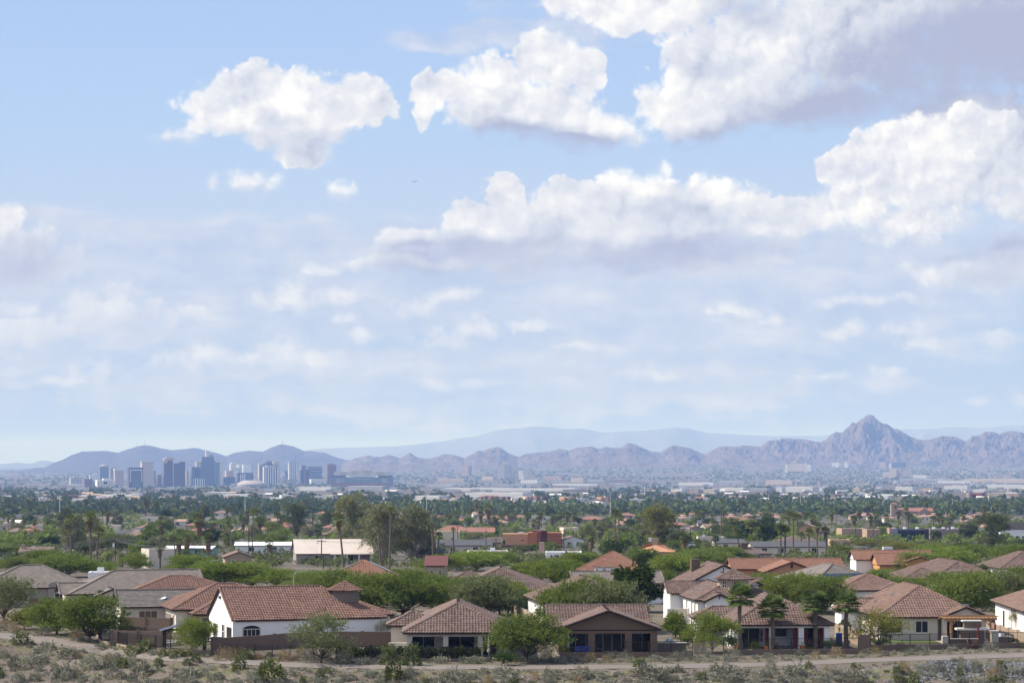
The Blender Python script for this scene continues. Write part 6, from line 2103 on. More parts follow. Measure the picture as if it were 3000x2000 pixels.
    for i, u in enumerate((2143, 2458)):
        o = empty('waste_bin', G(u, 1893 - 12 * i), 0, ['black wheeled bin at the left of the white patio', 'blue wheeled bin behind the white house corner'][i], 'bin')
        m = MB(); m.box(-.33, -.35, .08, .33, .35, 1.0); m.build('body', [BLACK, BLUE][i], o)
        m = MB(); m.box(-.37, -.4, 1.003, .37, .4, 1.1); m.build('lid', [BLACK, BLUE][i], o)
        for x in (-.28, .22):
            m = MB(); m.box(x, .3, 0, x + .06, .48, .2); m.build('wheel', BLACK, o)

    # beige house patio: fireplace, bar, table and chairs
    o = empty('outdoor_fireplace', G(2846, 1893), 0, 'brown outdoor fireplace with two pale stone ledges', 'fireplace')
    m = MB(); m.box(-1.3, -.5, 0, 1.4, .5, 1.9); m.build('body', BLOCKW, o)
    m = MB(); m.box(-1.8, -.62, 1.903, 2.0, .62, 2.12); m.build('mantel', WFRAME, o)
    m = MB(); m.box(-.9, -.4, 2.123, .9, .4, 2.85); m.build('chimney', BLOCKW, o)
    m = MB(); m.box(-1.1, -.5, 2.853, 1.1, .5, 3.0); m.build('chimney_cap', WFRAME, o)
    o = empty('bar_counter', G(2822, 1897), 0, 'low brown bar counter with a pale post left of the fireplace', 'counter')
    m = MB(); m.box(-1.7, -.3, 0, 1.7, .3, 1.0); m.build('front', BLOCKW, o)
    m = MB(); m.box(-2.4, -.35, 0, -1.75, .35, 1.35); m.build('post', BEIGE, o)
    m = MB(); m.box(-1.72, -.36, 1.003, 1.72, .36, 1.07); m.build('counter_top', CONC, o)
    umbrella('red furled umbrella in the round table by the fireplace', 2865, 1895, 2.7, RED)
    umbrella('red furled umbrella standing by the tan block wall', 2915, 1889, 3.0, RED)
    table('dark patio table under the red furled umbrella', G(2864, 1897), 1.5, 1.1, 0.72, DARKW, IRON)
    for (u, v, rz, lab) in ((2843, 1898, 100, 'left'), (2886, 1897, -100, 'right'), (2856, 1900, 180, 'near'), (2875, 1893, 0, 'far')):
        chair(f'brown metal chair on the {lab} side of the red umbrella table', G(u, v), R(rz), mat('brown_sling', (0.16, 0.09, 0.06)), IRON, 'chairs at the red umbrella table')
    pillar('pale square post at the right end of the fireplace patio', 2914, 1892, 0.75, 1.7, BEIGE)
    o = empty('grill_island', G(2930, 1889), 0, 'brown grill island with a steel hood near the tan block wall', 'grill')
    m = MB(); m.box(-1.0, -.4, 0, 1.2, .4, .95); m.build('island', BLOCKW, o)
    m = MB(); m.box(-1.05, -.45, .953, 1.25, .45, 1.02); m.build('counter', CONC, o)
    m = MB(); m.lathe([(0, 1.45), (.35, 1.4), (.5, 1.023)], 10, (0.1, 0)); m.build('hood', METAL, o)
    o = empty('play_awning', G(1962, 1790), R(20), 'teal cloth awning beside the rambling white house', 'awning')
    m = MB(); m.face([(0, 0, 2.6), (1.6, 0, 3.4), (1.6, 2, 3.4), (0, 2, 2.6)]); m.face([(0, 0, 2.55), (1.6, 0, 3.35), (1.6, 2, 3.35), (0, 2, 2.55)]); m.build('canopy', TEAL, o)
    for x in (0.05, 1.55):
        m = MB(); m.box(x - .04, .1, 0, x + .04, .18, 2.5 + x * .5); m.build('post', WOOD, o)

def car(label, u, v, rz, m, L=4.6, H=1.75):
    o = empty('parked_car', G(u, v), R(rz), label, 'car')
    b = MB()
    W = 0.92
    prof = [(-L / 2, 0.35), (L / 2, 0.35), (L / 2, 0.85), (L * .28, 1.02), (L * .12, H - .04), (-L * .40, H), (-L * .48, 1.05), (-L / 2, .95)]
    ins = [W, W, W, W, W * .80, W * .80, W, W]
    n = len(prof)
    for s in (-1, 1):
        b.face([(x, s * i, z) for (x, z), i in zip(prof, ins)][::s])
    for k in range(n):
        j = (k + 1) % n
        (xa, za), (xb, zb) = prof[k], prof[j]
        b.face([(xa, -ins[k], za), (xb, -ins[j], zb), (xb, ins[j], zb), (xa, ins[k], za)])
    b.build('body', m, o)
    g = MB()
    g.face([(-L * .405, -W * .74, H - .08), (-L * .405, W * .74, H - .08), (-L * .483, W * .86, 1.1), (-L * .483, -W * .86, 1.1)])
    g.build('rear_window', GLASS, o)
    g = MB(); g.face([(L * .275, -W * .86, 1.08), (L * .275, W * .86, 1.08), (L * .135, W * .74, H - .1), (L * .135, -W * .74, H - .1)]); g.build('windscreen', GLASS, o)
    for s in (-1, 1):
        g = MB(); g.face([(L * .22, s * W * .97, 1.08), (L * .10, s * W * .83, H - .15), (-L * .38, s * W * .83, H - .12), (-L * .44, s * W * .97, 1.1)]); g.build('side_window', GLASS, o)
    for x in (-L * .31, L * .31):
        for s in (-1, 1):
            w = MB()
            w.tube([(x, s * .74, .34), (x, s * .96, .34)], .34, 14); wo = w.build('wheel', BLACK, o)
            w = MB(); w.tube([(x, s * .961, .34), (x, s * .975, .34)], .2, 10); w.build('rim', METAL, wo)
    for s in (-.62, .62):
        l = MB(); l.box(-L / 2 - .03, s - .14, .72, -L / 2 + .02, s + .14, .92); l.build('tail_light', RED, o)
        l = MB(); l.box(L / 2 - .02, s - .16, .66, L / 2 + .03, s + .16, .80); l.build('headlight', PALEM, o)
yards()
car('white SUV parked in the lane left of the rambling white house', 1952, 1738, 78, mat('white_car_paint', (0.75, 0.75, 0.74), rough=0.25, var=0.02, spec=0.5))
car('grey van parked beside the white flat-roofed house at centre', 2028, 1606, 20, mat('white_car_paint2', (0.68, 0.68, 0.68), rough=0.25, var=0.02, spec=0.5), 5.2, 2.3)
car('dark car parked below the white ranch roofs', 800, 1627, 10, mat('grey_car_paint', (0.10, 0.11, 0.13), rough=0.25, var=0.02, spec=0.5))
car('white pickup-like car parked by the tan two-tone house', 2378, 1588, 15, MATS['white_car_paint'])


# ------------------------------------------------------------------ poles, wires, lamps, sign
def street_lamp(label, u, vt, vb, side=1, reach=1.9):
    p = G(u, vb)
    h = (vb - vt) / pxm(p.y)
    o = empty('street_lamp', p, 0, label, 'street lamp', 'curved street lamps')
    m = MB()
    m.tube([(0, 0, 0), (0, 0, h - 1.0), (side * .12, 0, h - .5), (side * .45, 0, h - .12), (side * reach, 0, h)], [.10, .07, .06, .05, .04], 7)
    m.build('pole', METAL, o)
    m = MB(); m.box(side * reach - .15, -.13, h - .07, side * reach + .45, .13, h + .06); m.build('lamp_head', METAL, o)

def utility_pole(label, u, vt, vb, arms=1, cans=0):
    p = G(u, vb)
    h = (vb - vt) / pxm(p.y)
    o = empty('utility_pole', p, R(15), label, 'utility pole', 'wooden utility poles')
    m = MB(); m.tube([(0, 0, -.3), (0, 0, h)], [.17, .12], 7); m.build('pole', POLEW, o)
    for k in range(arms):
        m = MB(); m.box(-1.2, -.16, h - .45 - k * .9, 1.2, -.04, h - .30 - k * .9); m.build('crossarm', POLEW, o)
    for k in range(cans):
        m = MB(); m.tube([((k * 2 - 1) * .38, -.1, h - 2.1), ((k * 2 - 1) * .38, -.1, h - 1.2)], .24, 9); m.build('transformer', PALEM, o)
    return p + Vector((0, 0, h - .3))

def poles():
    for a in (('curved grey lamp rising behind the long red roof', 860, 1672, 1742, 1), ('curved lamp in front of the thicket house', 1562, 1700, 1790, -1), ('pale curved lamp at the left of the bright thicket', 612, 1640, 1702, 1),
              ('pale lamp in front of the terracotta house', 2232, 1622, 1694, -1), ('thin lamp right of the beige house', 2775, 1668, 1752, 1), ('lamp by the black shingle roofs', 1590, 1545, 1590, -1), ('lamp in the far left street', 48, 1582, 1606, 1)):
        street_lamp(*a)
    GN = 'wooden utility poles'
    L = [(88, 1553, 1614, 0, 0), (27, 1548, 1592, 1, 1), (338, 1576, 1660, 1, 1), (511, 1578, 1652, 0, 0), (729, 1543, 1628, 0, 0), (739, 1536, 1634, 0, 0), (777, 1550, 1592, 1, 1), (954, 1564, 1622, 1, 1), (942, 1580, 1658, 1, 0), (947, 1622, 1664, 0, 0),
         (1453, 1576, 1646, 1, 0), (1424, 1552, 1622, 0, 0), (1341, 1538, 1592, 1, 0), (1652, 1550, 1632, 1, 0), (1733, 1558, 1640, 0, 0), (1766, 1528, 1592, 0, 0), (1890, 1554, 1638, 1, 0), (2023, 1541, 1600, 1, 2), (2085, 1538, 1592, 1, 1),
         (2323, 1540, 1628, 0, 0), (2340, 1536, 1602, 0, 0), (2507, 1540, 1582, 0, 0), (2558, 1538, 1590, 0, 0), (2710, 1548, 1606, 1, 0), (2780, 1536, 1600, 1, 1), (2206, 1513, 1545, 0, 0), (2237, 1512, 1545, 1, 0), (2296, 1522, 1560, 0, 0), (1565, 1530, 1556, 1, 0), (1618, 1530, 1556, 0, 0), (2673, 1520, 1545, 0, 0)]
    tops = {}
    for (u, vt, vb, a, c) in L:
        tops[u] = utility_pole(uniq('brown utility pole' + (' with transformer' if c else ' with a crossarm' if a else ' without crossarm'), u, vb, GN), u, vt, vb, a, c)
    GT = 'tall pale transmission poles'
    for (u, vt, vb) in ((175, 1455, 1518), (718, 1449, 1522), (1250, 1448, 1524), (1788, 1446, 1520), (2345, 1432, 1502), (2791, 1460, 1504), (2896, 1424, 1504), (2862, 1385, 1436), (2443, 1466, 1504), (2586, 1466, 1506), (1662, 1470, 1506), (590, 1448, 1466), (2332, 1400, 1432), (1888, 1424, 1462)):
        p = G(u, vb)
        h = (vb - vt) / pxm(p.y)
        o = empty('transmission_pole', p, 0, uniq('slim pale steel pole rising above the tree belt', u, vb, GT), 'pole', GT)
        m = MB(); m.tube([(0, 0, 0), (0, 0, h)], [0.32, 0.2] if vb > 1500 else [0.9, .6], 6); m.build('pole', PALEM, o)
        m = MB(); m.box(-1.6, -.15, h - 1.2, 1.6, .15, h - 1.0); m.build('crossarm', PALEM, o)
    def wires(label, pts, n=3, sag=0.9, r=0.014):
        m = MB()
        for k in range(n):
            for a, b in zip(pts[:-1], pts[1:]):
                off = Vector((0, (k - (n - 1) / 2) * 0.7, -0.25 * (k % 2)))
                P = [a.lerp(b, i / 10) + off - Vector((0, 0, sag * 4 * (i / 10) * (1 - i / 10))) for i in range(11)]
                m.tube(P, r, 3, cap=False)
        o = m.build('power_line', mat('wire_metal', (0.10, 0.10, 0.10), rough=0.5))
        tag(o, label, 'power line', 'power lines')
    wires('bundle of wires sagging across the left-hand trees', [ray(-60, 1622, 470), tops[338], ray(520, 1602, 430)], 5, 0.5, 0.014)
    wires('upper wires running left from the tall palms', [ray(-60, 1598, 520), ray(340, 1575, 500), ray(700, 1586, 480)], 3, 0.6, 0.012)
    wires('wires between poles over the white ranch roofs', [tops[739], tops[942], tops[1453]], 3, 0.8)
    wires('long drooping cable in front of the black shingle roofs', [ray(1270, 1588, 480), ray(1420, 1582, 470)], 1, 1.6, 0.03)
    wires('wires crossing behind the orange cube house', [tops[1453], tops[1733], tops[1890]], 3, 0.7)
    wires('wires between the right-hand wooden poles', [tops[2507], tops[2710], tops[2780], ray(3060, 1560, 560)], 3, 0.8)
    p = G(2855, 1625)
    o = empty('road_sign', p, 0, 'yellow diamond pedestrian warning sign by the right-hand mesquite', 'sign')
    m = MB(); m.box(-.04, 0, 0, .04, .06, 2.9); m.build('post', METAL, o)
    m = MB(); s = .62
    m.face([(0, -.03, 2.4 - s * .4), (s, -.03, 2.6), (0, -.03, 2.8 + s * .4), (-s, -.03, 2.6)]); m.face([(0, -.01, 2.4 - s * .4), (-s, -.01, 2.6), (0, -.01, 2.8 + s * .4), (s, -.01, 2.6)])
    m.build('sign_plate', mat('sign_yellow', (0.75, 0.36, 0.02), var=0.03), o)
    m = MB(); m.lathe([(0.0, 2.93), (.09, 2.86), (0.0, 2.78)], 8, (0, -.05)); m.beam((0, -.05, 2.76), (.03, -.05, 2.52), .05, .12); m.beam((.03, -.05, 2.54), (-.12, -.05, 2.3), .05, .06); m.beam((.03, -.05, 2.54), (.16, -.05, 2.3), .05, .06); m.beam((0, -.05, 2.7), (.2, -.05, 2.58), .05, .05)
    m.build('walking_figure', BLACK, o)
poles()

# ------------------------------------------------------------------ middle-distance buildings
def px_house(name, label, u0, u1, vb, h, d, yaw, wall, roof, rt='hip', pitch=20, cat='house', group=None, over=0.45, wins=2, axis='x', extra=None):
    """a house whose front foot runs from u0 to u1 at photo height vb."""
    c = G((u0 + u1) / 2, vb)
    S = pxm(c.y)
    W = (u1 - u0) / S
    ya = R(yaw)
    org = c - Vector((math.cos(ya), math.sin(ya), 0)) * W / 2
    o = empty(name, org, ya, label, cat, group)
    h_ = House.__new__(House)
    h_.o, h_.mbs, h_.k, h_.S = o, {}, 0, S
    if rt == 'flat':
        h_.block(0, 0, W, d, -.5, h, wall)
        r = h_.mb('roof', roof)
        r.box(.25, .25, h + .003, W - .25, d - .25, h + .06)
        for q in ((0, 0, W, .22), (0, d - .22, W, d), (0, .221, .22, d - .221), (W - .22, .221, W, d - .221)):
            h_.mb('parapet', wall).box(q[0], q[1], h + .004, q[2], q[3], h + .35)
    else:
        h_.roof(-over, -over, W + over, d + over, h, pitch, axis, rt == 'hip', rt == 'hip', roof, 'plain', gm=wall, caps=False)
        h_.block(0, 0, W, d, -.5, h - .02, wall)
    for i in range(wins):
        h_.window('F', W * (i + .7) / (wins + .4), 0.0, .9, min(1.6, W * .12), min(1.3, h - 1.3), 2, 1)
    if extra:
        extra(h_, W, d, h)
    h_.finish()
    return h_

WALLS = [('white', mat('w1', (0.66, 0.63, 0.58), var=.05)), ('cream', CREAM), ('tan', TAN), ('pinkish', mat('pink_stucco', (0.46, 0.34, 0.28), var=.05)), ('beige', BEIGE)]
T_PLAIN = [('red tile', mat('red_tile_plain', (0.235, 0.115, 0.082), var=.2, scale=.9)), ('brown', mat('brown_tile_plain', (0.20, 0.13, 0.105), var=.2, scale=.9)), ('pink', mat('pink_tile_plain', (0.33, 0.21, 0.165), var=.15)), ('grey', ROOFBLK), ('white', ROOFW)]

def cubes():
    # orange cube house
    c = G(1473, 1605)
    S = pxm(c.y)
    o = empty('modern_house', c, 0, 'modern house of stacked orange and maroon cubes', 'house')
    A = mat('light_orange_render', (0.50, 0.27, 0.145), var=.03); B = mat('orange_render', (0.40, 0.145, 0.065), var=.03); C = mat('maroon_render', (0.12, 0.045, 0.036), var=.04); D = mat('dark_orange_render', (0.30, 0.105, 0.055), var=.03)
    def bl(part, m, u0, u1, v0, v1, y0, y1):
        b = MB(); b.box((u0 - 1473) / S, y0, (1605 - v1) / S, (u1 - 1473) / S, y1, (1605 - v0) / S); return b.build(part, m, o)
    w = bl('tan_block', A, 1473, 1546, 1563, 1596, 0, 9)
    bl('orange_block', B, 1546.3, 1573, 1559, 1597, -1.5, 8)
    bl('maroon_block', C, 1560, 1602, 1554, 1603, 1.2, 12)
    bl('tall_block', D, 1573.3, 1584, 1554.5, 1604, -.5, 1.19)
    bl('right_block', D, 1603, 1646, 1560, 1620, -.8, 10)
    bl('lower_block', C, 1449, 1484, 1597.5, 1620, -2.5, 6)
    bl('lower_wall', C, 1484.3, 1602.7, 1600, 1620, 1.0, 6)
    bl('roof_slab', IRON, 1470, 1604, 1596.3, 1597.3, -1.2, 1.1)
    bl('window', GLASS, 1526, 1535, 1581, 1583.5, -.02, .05)
    bl('corner_window', GLASS, 1472.7, 1480, 1582, 1593, -.03, 2.0)
    bl('air_conditioner', PALEM, 1517, 1533, 1558, 1563, 3, 5)

    def ch(m, x, y, z, w=.9):
        def f(h, W, d, hh):
            h.mb('chimney', m).box(W * x - w / 2, d * y, hh, W * x + w / 2, d * y + w, hh + z)
        return f
    def ac(*pos):
        def f(h, W, d, hh):
            for i, x in enumerate(pos):
                b = MB(); b.box(W * x - .6, d * .4, hh + .07, W * x + .6, d * .4 + 1.1, hh + 1.1); b.build('air_conditioner', PALEM, h.o)
        return f
    # pale pink ranch with the wide pergola-like porch
    def porch(h, W, d, hh):
        h.mb('porch_roof', ROOFPINK).box(W * .45, -2.6, hh - .2, W * 1.02, -.48, hh - .05)
        for k in range(4):
            b = MB(); b.box(W * (.5 + .16 * k) - .22, -2.4, 0, W * (.5 + .16 * k) + .22, -1.95, hh - .21); b.build('porch_column', CREAM, h.o)
        h.mb('chimney', CREAM).box(W * .28, d * .35, hh + .6, W * .28 + .7, d * .35 + .7, hh + 2.6)
        h.mb('air_conditioner', BEIGE).box(W * .78, d * .5, hh + 1.2, W * .78 + 1.5, d * .5 + 1.3, hh + 2.6)
    px_house('ranch_house', 'wide ranch house with a pale pink roof and a columned porch', 868, 1090, 1652, 2.7, 16, 8, GREYST, ROOFPINK, 'gable', 22, extra=porch)
    px_house('ranch_house', 'long white-roofed ranch house behind the short skirted palm', 690, 850, 1622, 2.8, 12, 4, WHITE, ROOFW, 'gable', 8, extra=ac(.2))
    px_house('ranch_house', 'white-roofed ranch house with a teal edge beside the cream parapet', 478, 620, 1632, 2.6, 10, -4, mat('teal_wall', (0.2, 0.36, 0.36)), ROOFW, 'gable', 7)
    px_house('flat_roofed_house', 'plain cream parapet wall of a flat-roofed house', 436, 512, 1664, 4.2, 8, 22, BEIGE, CONC, 'flat', wins=0)
    px_house('flat_roofed_house', 'low house with a flat brown roof and dark carport', 58, 150, 1650, 2.9, 9, 4, TAN, ROOFBR, 'gable', 14, extra=ch(TAN, .06, .3, 2.0))
    px_house('flat_roofed_house', 'white flat-roofed shed with a rooftop cooler at the left edge', 25, 110, 1634, 2.4, 7, 0, TAN, ROOFW, 'flat', extra=ac(.35, .75))
    px_house('flat_roofed_house', 'white flat roof with a cooler behind the grey tile ridge', 258, 320, 1722, 2.5, 6, 6, WHITE, ROOFW, 'flat', extra=ac(.55), wins=0)
    px_house('gabled_cottage', 'brown gabled cottage half sunk in the bright thicket', 660, 738, 1668, 2.9, 10, 10, TAN, ROOFBR, 'gable', 20, axis='y')
    px_house('ranch_house', 'first black shingle roof with a row of dark windows below', 1212, 1300, 1650, 2.7, 9, 4, BROWN, ROOFBLK, 'gable', 13, wins=4)
    px_house('ranch_house', 'black shingle ranch house with coolers on its ridge', 1280, 1440, 1622, 2.8, 12, 3, BEIGE, ROOFBLK, 'gable', 14, extra=ac(.3, .55))
    px_house('ranch_house', 'dark hipped roof against the maroon block wall', 1395, 1470, 1610, 2.8, 12, 0, TAN, mat('dark_brown_shingle', (0.10, 0.075, 0.065), var=.15), 'gable', 14)
    px_house('flat_roofed_house', 'low white flat roof with a cooler in front of the black roofs', 1372, 1490, 1648, 2.7, 8, 3, CREAM, ROOFW, 'flat', extra=ac(.62))
    px_house('shed', 'maroon-roofed shed beside the solar-panelled roof', 1248, 1305, 1700, 3.0, 7, -2, TAN, ROOFMAR, 'gable', 25)
    px_house('flat_roofed_house', 'white flat-roofed house with a pinkish stepped chimney', 1600, 1705, 1642, 2.0, 9, 0, WHITE, ROOFW, 'flat', extra=ch(mat('pinkish_brick', (0.44, 0.30, 0.24)), -.12, .2, 3.0, 1.4))
    px_house('flat_roofed_house', 'cream two-level house left of the orange cubes', 1274, 1348, 1590, 4.6, 9, 4, mat('yellow_cream', (0.60, 0.53, 0.38), var=.04), CREAM, 'flat')
    px_house('stucco_house', 'red-roofed house behind the cream two-level house', 1278, 1380, 1575, 3.4, 12, 0, TAN, T_PLAIN[0][1], 'hip', 22)
    px_house('stucco_house', 'long dark red roof left of the orange cubes', 1370, 1448, 1578, 3.2, 11, 0, TAN, T_PLAIN[0][1], 'gable', 20)
    px_house('flat_roofed_house', 'cream square house right of the orange cubes', 1652, 1694, 1582, 5.4, 9, 12, mat('pale_sand', (0.60, 0.50, 0.38), var=.04), CREAM, 'flat')
    px_house('ranch_house', 'dark-roofed house with a white gable right of the orange cubes', 1648, 1712, 1604, 3.0, 10, 6, WHITE, ROOFBR, 'gable', 18, axis='y')
    px_house('clay_roofed_house', 'house with a bright orange clay roof and rooftop coolers', 1868, 1972, 1650, 3.0, 12, -4, mat('peach_stucco', (0.50, 0.32, 0.2)), ROOFCLAY, 'hip', 18, extra=lambda h, W, d, hh: (h.mb('cooler_stand', TAN).box(W * .4, d * .4, hh + 1, W * .4 + 1.6, d * .4 + 1.2, hh + 3.4), h.mb('air_conditioner', PALEM).box(W * .3, d * .4, hh + 2.4, W * .39, d * .4 + 1.2, hh + 3.5)))
    px_house('ranch_house', 'grey-roofed ranch house behind the squat date palm', 2095, 2200, 1612, 2.7, 10, 2, CREAM, ROOFBLK, 'gable', 14)
    px_house('flat_roofed_house', 'tan flat-roofed house with a white cooler before the gabled cottage', 2045, 2122, 1598, 3.2, 9, 0, BEIGE, CONC, 'flat', extra=ac(.25))
    px_house('ranch_house', 'very long dark grey roof behind the thick-trunked palms', 2205, 2420, 1626, 2.7, 13, 1, CREAM, ROOFBLK, 'gable', 12, wins=4)
    px_house('ranch_house', 'brown hipped roof with a block chimney behind the red ridge', 2150, 2260, 1650, 2.6, 10, 0, TAN, mat('umber_shingle', (0.11, 0.08, 0.065), var=.15), 'hip', 16, extra=ch(BROWN, .3, .3, 2.6, 1.6))
    px_house('ranch_house', 'dark hipped roof before the tan two-tone house', 2290, 2400, 1606, 2.8, 12, 4, TAN, MATS['umber_shingle'], 'hip', 18)
    px_house('two_storey_house', 'tan two-tone two-storey house between thin palms', 2342, 2384, 1580, 5.8, 10, -12, mat('gold_tan', (0.42, 0.27, 0.15), var=.04), T_PLAIN[2][1], 'gable', 22, axis='y')
    px_house('gabled_cottage', 'small grey gabled cottage with a white arched window', 2020, 2056, 1570, 3.6, 9, 8, GREYST, T_PLAIN[1][1], 'gable', 26, axis='y')
    px_house('flat_roofed_house', 'pale garden house with a terracotta door at the foot of the townhouses', 2434, 2492, 1606, 3.0, 8, 0, mat('peach_render', (0.52, 0.36, 0.24)), CREAM, 'flat')
    # townhouses
    TG = 'terrace of flat-roofed townhouses'
    px_house('townhouse', 'tan townhouse with an orange upper storey, first of the terrace', 2466, 2538, 1582, 5.0, 12, 4, mat('ochre_tan', (0.36, 0.26, 0.18), var=.04), ROOFW, 'flat', cat='townhouse', group=TG, wins=4)
    px_house('townhouse', 'brown townhouse with red doors, second of the terrace', 2540, 2580, 1584, 4.8, 12, 2, mat('sand_brown', (0.36, 0.25, 0.17), var=.04), ROOFW, 'flat', cat='townhouse', group=TG)
    px_house('townhouse', 'pale sage townhouse between the brown and pink ones', 2582, 2604, 1580, 5.2, 12, 2, mat('sage_render', (0.44, 0.42, 0.32), var=.04), ROOFW, 'flat', cat='townhouse', group=TG, wins=1)
    px_house('townhouse', 'pinkish townhouse beside the dark blue one', 2605.5, 2629, 1581, 5.0, 12, 2, mat('mauve_render', (0.38, 0.27, 0.24), var=.04), ROOFW, 'flat', cat='townhouse', group=TG)
    px_house('townhouse', 'dark blue townhouse with square white-framed windows', 2630, 2722, 1588, 5.4, 12, 2, mat('navy_render', (0.030, 0.037, 0.066), var=.06), ROOFW, 'flat', cat='townhouse', group=TG, wins=2, extra=ac(.3, .7))
    px_house('townhouse', 'long mauve-grey townhouse, last of the terrace', 2724, 2818, 1580, 4.6, 12, 2, mat('mauve_grey', (0.27, 0.20, 0.19), var=.04), ROOFW, 'flat', cat='townhouse', group=TG, wins=3, extra=ac(.2, .5, .8))
    def char(h, W, d, hh):
        for i in range(9):
            b = h.mb('rafters', BLACK)
            b.beam((W * i / 8, 0, hh + .1), (W * i / 8, d / 2, hh + 2.6), .12, .2)
    px_house('damaged_house', 'white house with a charred black roof at the right edge', 2932, 3030, 1584, 5.4, 11, -6, WHITE, mat('charred_roof', (0.03, 0.026, 0.026), var=.4), 'gable', 24, wins=5, extra=char)
    # church
    c = G(2611, 1512)
    S = pxm(c.y)
    o = empty('church', c, 0, 'tan church with a square bell tower and long red roof', 'church')
    st = mat('church_stucco', (0.36, 0.28, 0.21), var=.05)
    x = lambda u: (u - 2611) / S
    z = lambda v: (1512 - v) / S
    b = MB(); b.box(0, 0, -1, x(2631), 5, z(1476)); b.build('tower', st, o)
    b = MB()
    for q in (((-.6, -.6), (x(2631) + .6, -.6)), ((x(2631) + .6, -.6), (x(2631) + .6, 5.6)), ((x(2631) + .6, 5.6), (-.6, 5.6)), ((-.6, 5.6), (-.6, -.6))):
        b.face([(*q[0], z(1476)), (*q[1], z(1476)), (x(2621), 2.5, z(1471.5))])
    b.build('tower_roof', T_PLAIN[0][1], o)
    b = MB(); b.box(x(2622), -.05, z(1489), x(2626), .02, z(1482)); b.build('belfry_opening', DARKIN, o)  # no hole cut; the belfry's inner shade is the slab's dark colour
    b = MB(); b.box(x(2631) + .02, 2, -1, x(2735), 18, z(1497)); b.build('nave', st, o)
    b = MB()
    b.face([(x(2630), 1.4, z(1497)), (x(2737), 1.4, z(1497)), (x(2737), 10, z(1487)), (x(2630), 10, z(1487))]); b.face([(x(2737), 18.6, z(1497)), (x(2630), 18.6, z(1497)), (x(2630), 10, z(1487)), (x(2737), 10, z(1487))])
    b.build('nave_roof', T_PLAIN[0][1], o)
    b = MB(); b.box(x(2692), -1, -1, x(2723), 2.0, z(1498)); b.face([(x(2692), -1, z(1498)), (x(2723), -1, z(1498)), (x(2707), -1, z(1489))]); b.build('entrance_gable', st, o)
    b = MB(); b.face([(x(2690), -1.4, z(1499)), (x(2707), -1.4, z(1488)), (x(2707), 8, z(1488)), (x(2690), 8, z(1499))]); b.face([(x(2725), -1.4, z(1499)), (x(2725), 8, z(1499)), (x(2707), 8, z(1488)), (x(2707), -1.4, z(1488))]); b.build('gable_roof', T_PLAIN[0][1], o)
    for k in range(6):
        b = MB(); b.box(x(2640 + k * 8), 1.95, z(1503), x(2642.5 + k * 8), 1.999, z(1499)); b.build('window', GLASS, o)

